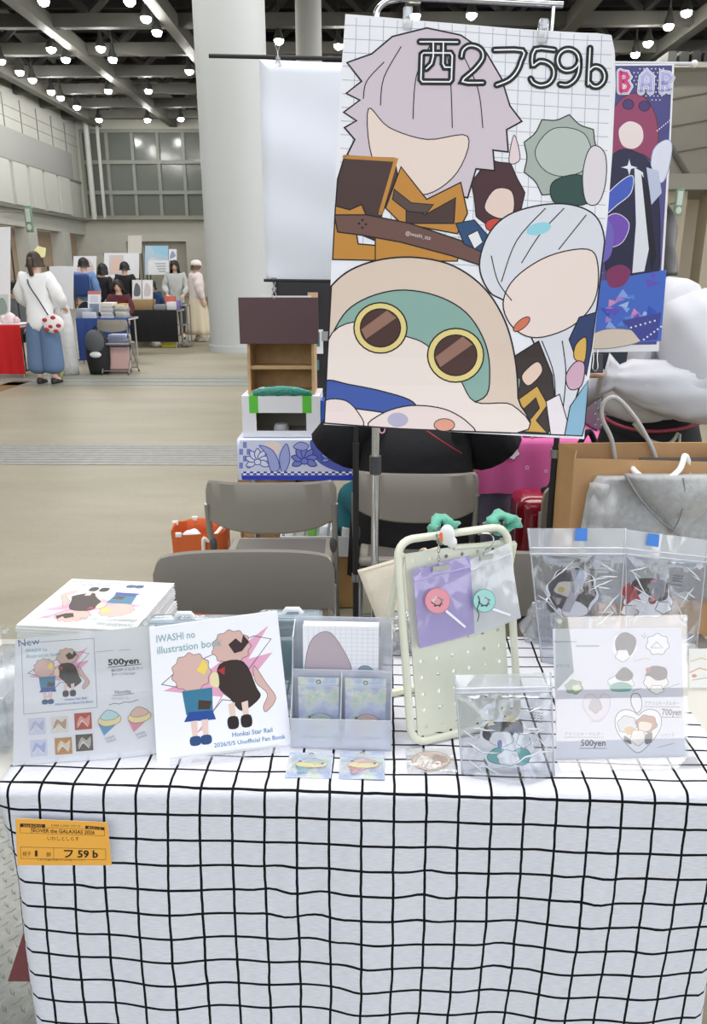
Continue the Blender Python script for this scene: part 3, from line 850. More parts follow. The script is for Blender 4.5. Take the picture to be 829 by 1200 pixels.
# ================================================================== CLEAR CARRY CASES WITH WHITE HANDLES (behind)
def carry_case(hx0, hx1, hy, bx0, bx1, ytop, Y, lab):
    a, b = at_y(bx0, ytop, Y), at_y(bx1, ytop, Y); W = b.x-a.x; zt_ = a.z
    t = thing('carry_case', lab, 'case', ((a.x+b.x)/2, Y, TZ), None)
    bm = rbox((a.x, Y, TZ+.004), (b.x, Y+.035, zt_), .006); part('body', bm, clear('#dfe9ee', .25, .15, .38, None, '#cfdbe2'), t)
    bm = rbox((a.x-.002, Y-.002, zt_-.012), (b.x+.002, Y+.037, zt_-.004), .003); part('lid_rim', bm, clear('#d5e2e8', .3, .1, .55, None, '#c3d2da'), t)
    bm = rbox((a.x+.02, Y+.006, zt_-.12), (b.x-.03, Y+.02, zt_-.05), .004); part('teal_card', bm, mat('#6fb9b4', .5), t, label='teal sheet inside the case')
    c0, c1 = at_y(hx0, hy, Y+.016), at_y(hx1, hy, Y+.016); r = .0045
    bm = BM(); tube(bm, [(c0.x+r, Y+.016, zt_-.004), (c0.x+r, Y+.016, c0.z-.01), (c0.x+.008, Y+.016, c0.z-r), (c1.x-.008, Y+.016, c1.z-r), (c1.x-r, Y+.016, c1.z-.01), (c1.x-r, Y+.016, zt_-.004)], r, 8)
    part('handle', bm, mat('#f3f4f5', .35), t, label='white plastic handle')
carry_case(203, 229, 716, 172, 300, 729, 1.10, 'clear carry case with a white handle, standing behind the upright book')
carry_case(330, 356, 711, 302, 376, 723, 1.125, 'clear carry case with a white handle, standing behind the card rack')
# frosted box behind the price list
a, b = at_z(-45, 880, TZ), at_z(-4, 872, TZ)
bm = rbox((a.x, a.y, TZ+.003), (b.x+.03, a.y+.17, TZ+.085), .008)
t = thing('storage_box', 'clear plastic box at the table end beside the price list', 'box', (a.x, a.y, TZ))
part('tray', bm, clear('#e9eef2', .3, .12, .25), t)
bm = rbox((a.x-.004, a.y-.004, TZ+.085), (b.x+.034, a.y+.174, TZ+.094), .004); part('lid', bm, clear('#eef2f5', .3, .12, .3), t)

# ================================================================== CARD RACK
fr = lean((341, 877), (459, 880), 742, 8); W, H = fr.W, fr.H
t = thing('card_rack', 'frosted clear two-step rack holding postcards and shiny packs', 'rack', tuple(fr.o))
frost = clear('#fbfcff', .15, .2, .40, None, '#eceef6')
up = V((0, 0, 1)); bk = V((-fr.ux.y, fr.ux.x, 0))
def rk(u, d, z): return fr.o + fr.ux*u + bk*d + up*z
def plate_(name, a, b, c, d, th, m=frost, lab=None): bm = BM(); quadbox(bm, [a, b, c, d], th); return part(name, fixn(bm), m, t, 0, lab)
zt_ = H*math.cos(R(8)); z1 = zt_*.285; z2 = zt_*.62
plate_('back_panel', rk(0, .085, 0), rk(W, .085, 0), rk(W, .085, zt_), rk(0, .085, zt_), bk*.002)
plate_('base', rk(0, 0, .001), rk(W, 0, .001), rk(W, .085, .001), rk(0, .085, .001), up*.002)
plate_('front_lip', rk(0, 0, 0), rk(W, 0, 0), rk(W, 0, z1), rk(0, 0, z1), bk*.002)
plate_('step_lip', rk(0, .042, 0), rk(W, .042, 0), rk(W, .042, z2), rk(0, .042, z2), bk*.002)
for u in (0, W-.002):
    plate_('side_panel', rk(u, 0, 0), rk(u, .085, 0), rk(u, .085, zt_*.98), rk(u, .05, zt_*.9), fr.ux*.002)
    plate_('side_foot', rk(u, 0, 0), rk(u, .05, 0), rk(u, .05, z2), rk(u, 0, z1), fr.ux*.002)
plate_('divider', rk(W*.49, 0, 0), rk(W*.49, .042, 0), rk(W*.49, .042, z2*.98), rk(W*.49, 0, z1), fr.ux*.002)
# postcards
card = Frame(rk(W*.10, .0475, .004), fr.ux, (bk*.07+up).normalized())
def pc(k, lab, art):
    f = Frame(card.o+bk*(.0038*k), card.ux, card.uy); b = [f.uv(355, 733-k*.9+6), f.uv(443.5, 733-k*.9+6)]
    cw = fr.W*.76; ch = f.uv(400, 734)[1]
    pr = Print(f, raw=True); pr.basecol = lin('#f5f4f8')
    if art:
        for i in range(1, 14): pr.line([(cw*i/14, ch*.45), (cw*i/14, ch-.001)], .0003, '#b9bccf'); pr.line([(cw*.3, ch*(.45+.04*i)), (cw-.001, ch*(.45+.04*i))], .0003, '#b9bccf')
        def q(*p): return [(cw*a, ch*b_) for a, b_ in p]
        pr.smooth(q((.02, .55), (.10, .85), (.32, .95), (.50, .82), (.64, .60), (.52, .50), (.40, .38), (.22, .40), (.1, .35)), '#bfb0b8', '#5a4a55', .0007)
        pr.smooth(q((.22, .50), (.40, .50), (.44, .34), (.34, .24), (.22, .30)), '#f0dacd', None)
        pr.poly(q((.01, .38), (.18, .40), (.24, .05), (.01, .03)), '#3b2f30'); pr.line(q((.03, .38), (.18, .4), (.24, .05)), .0016, '#a8743e')
        pr.smooth(q((.66, .45), (.76, .62), (.92, .60), (.98, .40), (.86, .28), (.70, .30)), '#9aa7b5', '#4a5360', .0007)
        pr.smooth(q((.54, .28), (.62, .38), (.72, .36), (.74, .18), (.66, .08), (.56, .12)), '#3f4763', '#222', .0007)
        pr.smooth(q((.80, .34), (.88, .34), (.88, .22), (.80, .22)), '#efdccf', None); pr.smooth(q((.6, .22), (.7, .22), (.68, .1), (.6, .1)), '#efd6ca', None)
    b = pr.bm([(0, 0), (cw, 0), (cw, ch-.0), (0, ch)], th=.0036)
    return solo('postcard', b, ink(.35), lab, 'postcard', 'postcards in the card rack', smooth=0)
pc(0, 'front postcard in the frosted rack, its picture facing out', True)
p0 = pc(1, 'white postcard behind the printed one in the frosted rack', False)
for k in (2, 3, 4):
    c = copy_tree(p0); c.location = p0.location + (bk*.0038+up*.0005)*(k-1)
# shiny packs (one kind, also lying on the table)
def pack_art(pr, W_, H_, blue, low=1):
    def q(*p): return [(W_*a, H_*b_*low) for a, b_ in p]
    pr.poly(q((.18, .50), (.80, .50), (.30, .10)), '#5fa6b4' if blue else '#c9808c')
    pr.smooth(q((.18, .52), (.45, .72), (.86, .60), (.80, .42), (.40, .38)), '#efe0a0', '#5a4632', .0006, 4)
    pr.smooth(q((.30, .66), (.5, .80), (.72, .74), (.82, .62), (.5, .6)), '#b9cfc4' if blue else '#e4c1b0', '#5a4640', .0006, 4)
    for i in range(4 if not blue else 2): pr.line(q((.30+.04*i, .18+.08*i), (.6+.05*i, .22+.08*i)), .0008, '#f2e9ea')
    for a, b_ in ((.28, .66), (.78, .58)): pr.ell(W_*a, H_*b_*low, .0022, .0022, '#3c3434')
def pack(f, W_, H_, blue, lab, grp, inset=True):
    t = thing('foil_pack', lab, 'packet', tuple(f.o), grp)
    bm = BM(); pts = [(0, 0), (W_, 0), (W_, H_*.84), (W_, H_), (0, H_), (0, H_*.84)]
    n = 10; rings = []
    for i in range(n+1):
        v = H_*i/n; b_ = .0005+.003*math.sin(PI*min(1, i/(n*.84)))
        rings.append([f.p(W_*k/8, v, .0008+b_*math.sin(PI*k/8)) for k in range(9)] + [f.p(W_*k/8, v, .0003) for k in range(8, -1, -1)])
    loft(bm, rings); part('foil_pouch', fixn(bm), holo(), t, 60)
    bm = BM(); quadbox(bm, [f.p(0, H_*.86, .001), f.p(W_, H_*.86, .001), f.p(W_, H_*.90, .001), f.p(0, H_*.90, .001)], f.n*.0012); part('zip_strip', fixn(bm), clear(gloss=.5, cloud=.3), t, 0)
    g = Frame(f.p(0, 0, .0046), f.ux, f.uy); pr = Print(g, raw=True); pack_art(pr, W_, H_*.84, blue, .62 if f.uy.z > .5 else 1)
    part('printed_charm', pr.bm(None), ink(.3), t, 0)
    g = Frame(f.p(0, 0, .0052), f.ux, f.uy); bm = BM(); quadbox(bm, [g.p(.002, .002), g.p(W_-.002, .002), g.p(W_-.002, H_*.84), g.p(.002, H_*.84)], g.n*.0003)
    part('window_film', fixn(bm), clear(gloss=.35, rough=.05, cloud=.05, crinkle=(45, .25)), t, 0)
    bm = BM(); tube(bm, [f.p(W_*.5+.003*math.cos(a*PI/6), H_*.93+.003*math.sin(a*PI/6), .001) for a in range(12)], .0009, 6, True); part('hang_hole', bm, mat('#66666c', .3, .6), t)
    return t
for k, (u, blue) in enumerate(((.06, True), (.53, False))):
    f = Frame(rk(W*u, .030, .004), fr.ux, (bk*.06+up).normalized())
    pack(f, W*.41, z2*.88, blue, ('shiny foil pack with a blue cone print, standing in the frosted rack', 'shiny foil pack with a pink cone print, standing in the frosted rack')[k], 'foil packs')
def flat_frame(bl, br, tl):
    A, B, C_ = T(*bl), T(*br), T(*tl); ux = (B-A).normalized(); return Frame(A+V((0, 0, .0012)), ux, V((-ux.y, ux.x, 0)), (B-A).length, (C_-A).length)
f = flat_frame((334, 912), (388, 913.5), (340, 883)); pack(f, f.W, f.H, True, 'shiny foil pack with a blue cone print, lying flat before the rack', 'foil packs')
f = flat_frame((397, 913.5), (451, 914.5), (400, 882)); pack(f, f.W, f.H, False, 'shiny foil pack with a pink cone print, lying flat before the rack', 'foil packs')
# flat clear pouch with an acrylic charm
f = flat_frame((478, 908), (536, 908), (483, 880))
t = thing('charm_pouch', 'small clear pouch holding a brown and cream charm, lying by the pegboard stand', 'pouch', tuple(f.o))
pr = Print(f, raw=True); q = lambda *p: [(f.W*a, f.H*b_) for a, b_ in p]
pr.smooth(q((.12, .55), (.3, .85), (.7, .9), (.92, .6), (.8, .3), (.5, .12), (.22, .25)), '#d9b8a2', '#7a4f40', .001, 5)
pr.smooth(q((.2, .5), (.35, .75), (.55, .6), (.5, .35), (.3, .25)), '#efe6df', '#6a4a3c', .0008, 5); pr.smooth(q((.55, .7), (.8, .72), (.85, .5), (.65, .4)), '#a97a62', None, 1, 5); pr.smooth(q((.4, .35), (.6, .4), (.6, .2), (.42, .2)), '#f5efe9', '#5c4038', .0008, 5)
for k in range(4): pr.line(q((.3+.1*k, .3), (.36+.1*k, .5)), .0009, '#5c4038')
part('charm', pr.bm(None, h0=.001), ink(.35), t, 0)
bm = BM(); quadbox(bm, [f.p(0, 0, .0022), f.p(f.W, 0, .0022), f.p(f.W, f.H, .0022), f.p(0, f.H, .0022)], f.n*.0004); part('film', fixn(bm), clear(gloss=.3, cloud=.12, crinkle=(40, .35)), t, 0)
# ================================================================== PEGBOARD STAND
cream = mat('#dfe0cc', .38, noise=(12, .03))
fr = lean((483, 877), (608, 846), 634, 12); W, H = fr.W, fr.H
PF = fr
t = thing('pegboard_stand', 'cream tubular stand with a pegboard panel and small bags hung on it', 'display stand', tuple(fr.o))
r = .0062
def rr_path(w0, w1, h0, h1, rad, h, n=5):
    out = []
    for cx, cy, a0 in ((w1-rad, h0+rad, -90), (w1-rad, h1-rad, 0), (w0+rad, h1-rad, 90), (w0+rad, h0+rad, 180)):
        for i in range(n+1): a = R(a0+90*i/n); out.append(fr.p(cx+rad*math.cos(a), cy+rad*math.sin(a), h))
    return out
bm = BM(); tube(bm, rr_path(0, W, r, H, .026, 0), r, 10, True); part('front_frame', bm, cream, t)
# perforated panel
w0, w1, h0, h1, nx, ny = .014, W-.012, .014, H-.022, 6, 11
bm = BM()
for j in range(ny):
    for i in range(nx):
        x0, x1 = w0+(w1-w0)*i/nx, w0+(w1-w0)*(i+1)/nx; y0, y1 = h0+(h1-h0)*j/ny, h0+(h1-h0)*(j+1)/ny
        cx, cy, q = (x0+x1)/2, (y0+y1)/2, .0034
        out = [fr.p(a, b, -.004) for a, b in ((x1, cy), (x1, y1), (cx, y1), (x0, y1), (x0, cy), (x0, y0), (cx, y0), (x1, y0))]
        inn = [fr.p(cx+q*math.cos(R(45*k)), cy+q*math.sin(R(45*k)), -.004) for k in range(8)]
        a = [bm.verts.new(p) for p in out]; b = [bm.verts.new(p) for p in inn]
        for k in range(8): bm.faces.new((a[k], a[(k+1) % 8], b[(k+1) % 8], b[k]))
bmesh.ops.remove_doubles(bm, verts=bm.verts[:], dist=1e-5)
g = bmesh.ops.extrude_face_region(bm, geom=bm.faces[:]); bmesh.ops.translate(bm, vec=-fr.n*.0025, verts=[v for v in g['geom'] if isinstance(v, bmesh.types.BMVert)])
part('peg_panel', fixn(bm), cream, t, 0)
# rear support frame standing behind
bk = V((-fr.ux.y, fr.ux.x, 0)); rt = fr.p(W, H*.93, -.002)
fa = fr.o+bk*.15+V((0, 0, r)); fb = fr.p(W+.016, 0)+bk*.15+V((0, 0, r))
bm = BM(); tube(bm, [fr.p(.01, H*.93, -.008), fa], r, 8); part('rear_leg', bm, cream, t)
bm = BM(); tube(bm, [fr.p(W-.004, H*.93, -.008), fb], r, 8); part('rear_leg', bm, cream, t)
bm = BM(); tube(bm, [fr.p(W+.016, H*.90, -.010), fb+fr.ux*.022], r, 8); part('rear_leg', bm, cream, t)
bm = BM(); tube(bm, [fa, fb+fr.ux*.026], r*1.15, 8); part('rear_bar', bm, cream, t)
bm = BM(); tube(bm, [fr.p(W*.5, H*.93, -.004), fr.p(W+.018, H*.90, -.010)], r*.8, 8); part('top_bar', bm, cream, t)
# pouches hung from the top bar
def hung(q, hook_px, tint, lab, blobcol, bx, by, br, stick, kind):
    f = Frame(fr.p(0, 0, .013), fr.ux, fr.uy)
    P = [f.at(*p) for p in q]   # TL TR BR BL
    t = thing('hanging_pouch', lab, 'pouch', tuple((P[2]+P[3])/2), 'pouches on the pegboard stand')
    n = 8; rings = []
    for i in range(n+1):
        v = i/n; a = P[3].lerp(P[0], v); b = P[2].lerp(P[1], v); th = .0006+.006*math.sin(PI*min(1, v/.86))*(v < .86)
        rings.append([a.lerp(b, k/8)+f.n*th*math.sin(PI*k/8) for k in range(9)]+[a.lerp(b, k/8)-f.n*.0005 for k in range(8, -1, -1)])
    bm = BM(); loft(bm, rings); part('film', fixn(bm), clear(tint, .35, .12, .52, (26, .25), tint), t, 60)
    a, b = P[3].lerp(P[0], .86), P[2].lerp(P[1], .86); bm = BM(); tube(bm, [a+f.n*.001, b+f.n*.001], .0012, 6); part('zip_strip', bm, clear(tint, .6, .2, .7, None, tint), t)
    bm = BM(); x0, x1, y0, y1 = hook_px; c = [f.at(x0, y1, .002), f.at(x1, y1-4, .002), f.at(x1, y0-3.5, .002), f.at(x0, y0, .002)]; quadbox(bm, c, f.n*.003); part('clip_plate', fixn(bm), mat('#b9bab8', .3, .9), t, 0)
    g = Frame(f.o+f.n*.0085, f.ux, f.uy); pr = Print(g)
    pr.ell(bx, by, br, br*1.02, blobcol, line='#c8787a' if kind else '#4c8f8a', w=.6)
    pr.poly([(bx+stick[0], by+stick[1]), (bx+stick[0]+2, by+stick[1]-2.5), (bx+stick[2]+1.5, by+stick[3]-2), (bx+stick[2], by+stick[3])], '#f4f2f6')
    for k in range(7):
        a = k*2.4; pr.line([(bx+5*math.cos(a), by+1+5*math.sin(a)), (bx+7*math.cos(a+1.2), by+1+6*math.sin(a+1.2))], 1.5, ('#4b4a4e', '#d9d4d2', '#8e8a8a')[k % 3])
    part('charm', pr.bm(None), ink(.35), t, 0)
    return t, f
t1, f1 = hung([(484, 668), (551, 651), (558, 742), (492, 760)], (505.5, 525, 664, 670), '#cfc4ef', 'lilac pouch with a pink round charm hanging on the cream pegboard stand', '#e59aa4', 513, 704, 14.5, (9, 13, 32, 32), 1)
bm = BM()
for k in range(7): y = 660-k*5.2; p = f1.at(513.5-k*.4, y, .003+.0008*k); tube(bm, [p+V((.0022*math.cos(a*PI/4), 0, .0035*math.sin(a*PI/4))) if k % 2 else p+V((0, .0022*math.cos(a*PI/4), .0035*math.sin(a*PI/4))) for a in range(8)], .0007, 5, True)
part('ball_chain', bm, mat('#c4c5c4', .25, .95), t1)
bm = BM(); p = f1.at(511, 624, .004); tube(bm, [p+V((0, .011*math.cos(a*PI/6), .011*math.sin(a*PI/6))) for a in range(12)], .001, 6, True); part('split_ring', bm, mat('#c4c5c4', .25, .95), t1)
bm = BM(); p = f1.at(512.5, 629, .013); quadbox(bm, [p+V((-.003, 0, -.006)), p+V((.003, 0, -.007)), p+V((.002, 0, .007)), p+V((-.003, 0, .008))], V((0, .001, 0))); part('orange_tag', fixn(bm), mat('#e8794e', .5), t1, 0)
t2, f2 = hung([(551, 656), (597, 636), (611, 724), (556, 745)], (561.5, 577, 652, 657), '#eef0f4', 'clear pouch with a teal round charm hanging on the cream pegboard stand', '#a3d8d2', 568, 704, 13, (9, 11, 30, 18), 0)
bm = BM(); pts = [f2.at(x, y, h) for x, y, h in ((565, 650, .004), (566, 644, .006), (572, 640, .008), (575.5, 632, .008), (573, 626, .006), (567, 625, .002), (563, 627, -.006))]
tube(bm, curve(pts, 4), .001, 6); part('hook', bm, mat('#b5b6b6', .25, .95), t2)
bm = BM(); pts = [f2.at(x, y, .009) for x, y in ((557, 697), (559, 704), (556, 712), (558, 719), (556, 727))]; tube(bm, curve(pts, 4), .0008, 5); part('dark_cord', bm, mat('#33464f', .6), t2)
# teal scrunchies pushed onto the top bar
def scrunch(x, y, wx, wz, lab, seed, white):
    rnd = random.Random(seed); p = fr.at(x, y, -.012)
    t = thing('scrunchie', lab, 'scrunchie', tuple(p-V((0, 0, wz))), 'teal scrunchies on the pegboard stand')
    bm = BM(); n, m = 22, 12; rings = []
    for i in range(n):
        a = 2*PI*i/n; rad = .55+.45*abs(math.sin(i*2.1+seed)); ring = []
        for j in range(m):
            b = 2*PI*j/m; q = .42*rad*(1+.3*math.sin(3*b+i))
            ring.append(V((p.x+wx*math.cos(a)*(.62+q*math.cos(b)), p.y+.014*math.sin(b)*rad+.008*math.cos(i), p.z+wz*math.sin(a)*(.62+q*math.cos(b)))))
        rings.append(ring)
    rings.append(rings[0]); loft(bm, rings, cap=False); bmesh.ops.remove_doubles(bm, verts=bm.verts[:], dist=1e-6)
    part('fabric', fixn(bm), mat('#5aae93', .55, sheen=.3), t, True)
    bm = BM(); 
    if white:
        ball(bm, (p.x+.004, p.y-.02, p.z-.004), (.012, .006, .017), 14, 9); ball(bm, (p.x+.012, p.y-.02, p.z-.016), (.008, .005, .01), 10, 6)
        part('white_charm', bm, mat('#f1f1ef', .4), t, True, 'small rounded white charm')
    else:
        ball(bm, (p.x-.022, p.y-.012, p.z-.006), (.009, .007, .009), 12, 8); part('silver_charm', bm, mat('#b8b6a8', .35, .5), t, True, 'silver rounded charm')
scrunch(524, 620, .026, .022, 'teal scrunchie with a white charm on the stand top bar', 3, True)
scrunch(594, 613, .030, .018, 'teal scrunchie with a silver charm at the stand top corner', 5, False)

# ================================================================== CLEAR ZIP BAGS WITH ACRYLIC FIGURES
def ragged(x, y, rx, ry, n, amp, ph=0):
    return [(x+rx*(1+amp*math.sin(n*a+ph))*math.cos(a), y+ry*(1+amp*math.sin(n*a+ph))*math.sin(a)) for a in [2*PI*i/(n*6) for i in range(n*6)]]
def zip_bag(q, depth, lab, art, tape=None, seed=1, head=.20, tilt=6, grp='clear zip bags', zbase=TZ, Yoff=None, foot=None):
    """q: photo corners TL TR BR BL; foot: lower corners where the bag stands when they are hidden"""
    bl, br = foot or (q[3], q[2])
    f = lean(bl, br, (q[0][1]+q[1][1])/2, tilt)
    P = [f.at(*p) for p in q]
    if foot: P[3], P[2] = f.o, f.p(f.W, 0)
    rnd = random.Random(seed); t = thing('zip_bag', lab, 'bag', tuple((P[2]+P[3])/2), grp)
    n, m = 26, 22; ph = [rnd.uniform(0, 6) for _ in range(8)]
    def pt(u, v, side):
        a = P[3].lerp(P[2], u).lerp(P[0].lerp(P[1], u), v)
        hb = 1-head
        b = math.sin(PI*u)**.6 * (max(0, 1-(v/hb)**2.2)**.7 if v < hb else 0)
        cr = .0045*(math.sin(9*u+7*v+ph[0])+math.sin(17*u-11*v+ph[1])*.6+abs(math.sin(6*(u-.5)*(v+.3)*5+ph[2]))*1.4)*math.sin(PI*u)*(1 if v < hb else .12)
        return a + f.n*(side*(.0008+depth*b)+cr)
    for side, nm in ((1, 'front_film'), (-1, 'back_film')):
        bm = BM(); vs = [[bm.verts.new(pt(i/m, j/n*(1-head) if j <= n else 1, side)) for i in range(m+1)] for j in range(n+1)]
        for j in range(n):
            for i in range(m): bm.faces.new((vs[j][i], vs[j][i+1], vs[j+1][i+1], vs[j+1][i]))
        part(nm, fixn(bm), clear('#eef0f5', .45, .10, .03 if side > 0 else .14, (14, .7)), t, True)
    bm = BM(); vs = [[bm.verts.new(pt(i/m, 1-head+head*j/6, .6)) for i in range(m+1)] for j in range(7)]
    for j in range(6):
        for i in range(m): bm.faces.new((vs[j][i], vs[j][i+1], vs[j+1][i+1], vs[j+1][i]))
    part('header', fixn(bm), clear('#f4f6fb', .9, .12, .5, (9, .6), '#f4f6fb'), t, True)
    for v in (1-head*.93, 1-head*.72):
        bm = BM(); tube(bm, [pt(i/m, v, 1)+f.n*.001 for i in range(m+1)], .0019, 6); part('zip_ridge', bm, clear('#f4f6fb', .6, .15, .55, None, '#f2f4fa'), t, True)
    for u in (.012, .988):
        bm = BM(); tube(bm, [pt(u, v/10, .2)+f.n*.001 for v in range(11)], .0014, 5); part('side_seam', bm, clear('#f4f6fb', .6, .15, .5, None, '#eef0f6'), t, True)
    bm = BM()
    for k in range(18):     # white fold ridges modelled to stand in for highlight streaks on the film
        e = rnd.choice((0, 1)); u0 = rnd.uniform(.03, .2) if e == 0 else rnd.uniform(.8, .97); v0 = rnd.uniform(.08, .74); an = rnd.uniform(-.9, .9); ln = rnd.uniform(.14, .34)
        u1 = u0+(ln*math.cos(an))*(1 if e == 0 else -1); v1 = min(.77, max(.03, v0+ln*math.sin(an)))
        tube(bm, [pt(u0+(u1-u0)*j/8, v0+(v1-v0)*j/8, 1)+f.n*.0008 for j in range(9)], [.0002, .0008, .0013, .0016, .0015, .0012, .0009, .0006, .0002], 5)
    part('highlight_crease', bm, clear('#f6f8fc', .9, .12, .6, None, '#f6f8fc'), t, True)
    g = Frame(f.o+f.n*.001, f.ux, f.uy); pr = Print(g); art(pr); pr.basecol = lin('#f3f3f3')
    part('acrylic_figure', pr.bm(None), ink(.3), t, 0)
    if tape:
        g = Frame(P[0]+f.n*.006, f.ux, f.uy); pr = Print(g); pr.basecol = lin('#4c86d8')
        part('tape', pr.bm(tape, th=.0004, back='#4c86d8'), ink(.5), t, 0, 'blue tape')
    return t, f
def small_print(pr, x, y, w_, rot):
    for k in range(3):
        for j in range(4):
            c, d = math.cos(R(rot)), math.sin(R(rot)); X, Y = w_*(.5+.12*j), -3+3*k
            pr.line([(x+X*c-Y*d, y+X*d+Y*c), (x+(X+w_*.08)*c-(Y-1.5)*d, y+(X+w_*.08)*d+(Y-1.5)*c)], .9, '#3a3a40')
    pr.line([(x, y+7), (x+w_*.9, y+7+w_*.9*math.sin(R(rot)))], .8, '#4a4a50')
def art_dark(pr):
    pr.smooth(ragged(671, 694, 30, 29, 8, .05), '#f4f3f2'); 
    pr.smooth(ragged(671, 692, 27, 26, 8, .05), '#453c41', '#2a2226', .8)
    pr.smooth(ragged(667, 690, 17, 9, 5, .06), '#d9cfbf'); pr.ell(658, 691, 4.2, 3.4, '#c9b25e'); pr.ell(678, 692, 4.2, 3.4, '#c9b25e')
    pr.smooth([(660, 712), (675, 704), (690, 714), (684, 722), (662, 722)], '#eceaea', '#453c41', .8)
    pr.poly([(680, 668), (690, 672), (668, 718), (658, 716)], '#b9b4bd'); pr.ell(648, 708, 7, 10, '#453c41')
    small_print(pr, 691, 660, 26, 4)
def art_red(pr):
    pr.smooth(ragged(760, 702, 28, 22, 7, .06), '#f6f4f2', '#4a3a3c', .8)
    pr.smooth([(742, 700), (742, 682), (760, 678), (780, 682), (782, 700), (770, 704), (755, 694)], '#3b2a2c', '#221617', .8)
    pr.poly([(731, 688), (738, 682), (741, 690), (750, 686), (747, 696), (752, 704), (742, 703), (735, 709), (734, 700), (728, 696)], '#b02f35')
    pr.poly([(762, 680), (768, 679), (774, 676), (770, 682), (764, 683)], '#b02f35'); pr.ell(765, 703, 5, 5, '#8d2026'); pr.ell(765, 703, 2.4, 2.4, '#d88')
    pr.smooth(ragged(778, 712, 9, 7, 5, .1), '#fbfaf9', '#4a3a3c', .8); pr.smooth(ragged(738, 716, 10, 7, 5, .1), '#e9e2da', '#4a3a3c', .8)
    small_print(pr, 776, 676, 26, 8)
def art_teal(pr):
    pr.smooth(ragged(592, 873, 33, 27, 7, .06), '#f5f5f5'); pr.smooth([(566, 862), (572, 848), (592, 846), (611, 846), (612, 862), (604, 858), (596, 866), (584, 858), (576, 868)], '#3d3a45', '#26242c', .9)
    pr.poly([(572, 851), (574, 843), (581, 849)], '#e6cf8a'); pr.poly([(594, 846), (600, 838), (605, 846)], '#e6cf8a')
    pr.smooth(ragged(588, 866, 14, 9, 5, .05), '#f6f5f5', '#8b93a0', .7)
    pr.smooth([(572, 884), (584, 876), (596, 884), (588, 895), (574, 892)], '#72bcb8', '#3f6f78', .7); pr.smooth([(598, 884), (612, 876), (622, 884), (616, 896), (602, 894)], '#72bcb8', '#3f6f78', .7)
    pr.smooth(ragged(596, 888, 13, 9, 6, .08), '#f8f8f8', '#8b93a0', .8); pr.smooth(ragged(614, 868, 8, 8, 5, .1), '#fafafa', '#8b93a0', .7); pr.ell(586, 872, 3, 5, '#8d93c0')
    small_print(pr, 608, 836, 30, 8)
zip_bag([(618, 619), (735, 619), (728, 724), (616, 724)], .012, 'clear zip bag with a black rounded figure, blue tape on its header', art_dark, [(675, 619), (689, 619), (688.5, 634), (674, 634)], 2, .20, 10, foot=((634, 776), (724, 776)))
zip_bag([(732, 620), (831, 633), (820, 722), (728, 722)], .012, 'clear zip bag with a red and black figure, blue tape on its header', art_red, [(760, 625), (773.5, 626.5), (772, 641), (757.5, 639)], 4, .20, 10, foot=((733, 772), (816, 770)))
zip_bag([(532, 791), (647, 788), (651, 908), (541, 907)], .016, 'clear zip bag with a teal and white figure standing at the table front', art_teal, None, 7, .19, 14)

# ================================================================== KEY CHAIN PRICE SHEET
fr = lean((652, 893), (806, 889), 723, 16.5); 
t = thing('sign_holder', 'clear plastic stand holding the keychain price sheet, at the table front', 'sign holder', tuple(fr.o))
clear_case(t, fr, fr.W, fr.H, m=clear(gloss=.42, rough=.012, cloud=.02))
for u in (.006, fr.W-.004):
    bm = BM(); tube(bm, [fr.p(u, fr.H-.006, -.004), fr.p(u, fr.H-.006, .0045)], .0035, 12); part('stud', bm, clear(gloss=.5, cloud=.4), t)
bm = BM(); quadbox(bm, [fr.p(.0, .003, .004), fr.p(fr.W+.01, .003, .004), fr.p(fr.W+.01, -.0001, .026)+V((0, 0, -fr.p(0, -.0001, .026).z+TZ+.001)), fr.p(0, -.0001, .026)+V((0, 0, -fr.p(0, -.0001, .026).z+TZ+.001))], V((0, 0, .0015))); part('foot_plate', fixn(bm), clear(gloss=.5, cloud=.05), t, 0)
pr = Print(fr); pr.basecol = lin('#e2e1ea'); D = '#22222a'; E_ = '#8d8f9a'
pr.line([(650, 752), (676, 752)], .9, E_); pr.line([(676, 757), (702, 757)], 1.6, E_)
pr.text('アクリルキーホルダー', 756, 826, 4, '#555', 40, .5); pr.line([(755, 828), (797, 828.5)], .6, '#555')
pr.text('700yen', 776, 838, 7.6, D, 23, .5, .02); pr.line([(776, 840.5), (799, 840.5)], .6, D)
pr.text('アクリルキーホルダー', 662, 862, 3.6, '#777', 46); pr.line([(661, 864), (708, 864)], .6, '#777')
pr.text('500yen', 681, 874, 7.6, D, 29, 0, .02); pr.line([(680, 877), (711, 877)], .7, D)
pr.text('アクリル', 652, 783, 4, E_, 16, -4); pr.text('アクスタ', 775, 865, 4, E_, 16, -8); pr.line([(771, 876), (790, 871)], .7, E_)
pr.smooth(ragged(732, 757, 14, 16, 7, .06), '#f6f4f3'); pr.smooth([(722, 750), (732, 741), (745, 748), (743, 762), (735, 770), (724, 764)], '#4a4348', '#2c2529', .7); pr.smooth(ragged(730, 768, 8, 7, 5, .08), '#f6f4f3', '#5a5056', .6)
pr.smooth(ragged(771, 755, 13, 12, 7, .08), '#f2f1f4', '#55525c', .7); pr.line([(763, 759), (770, 752), (777, 759), (763, 759)], .6, '#55525c')
pr.line([(752, 744), (756, 748)], .6, '#555'); pr.line([(755, 742), (758, 747)], .6, '#555'); pr.line([(744, 775), (756, 771), (762, 773)], .9, '#c9b46a')
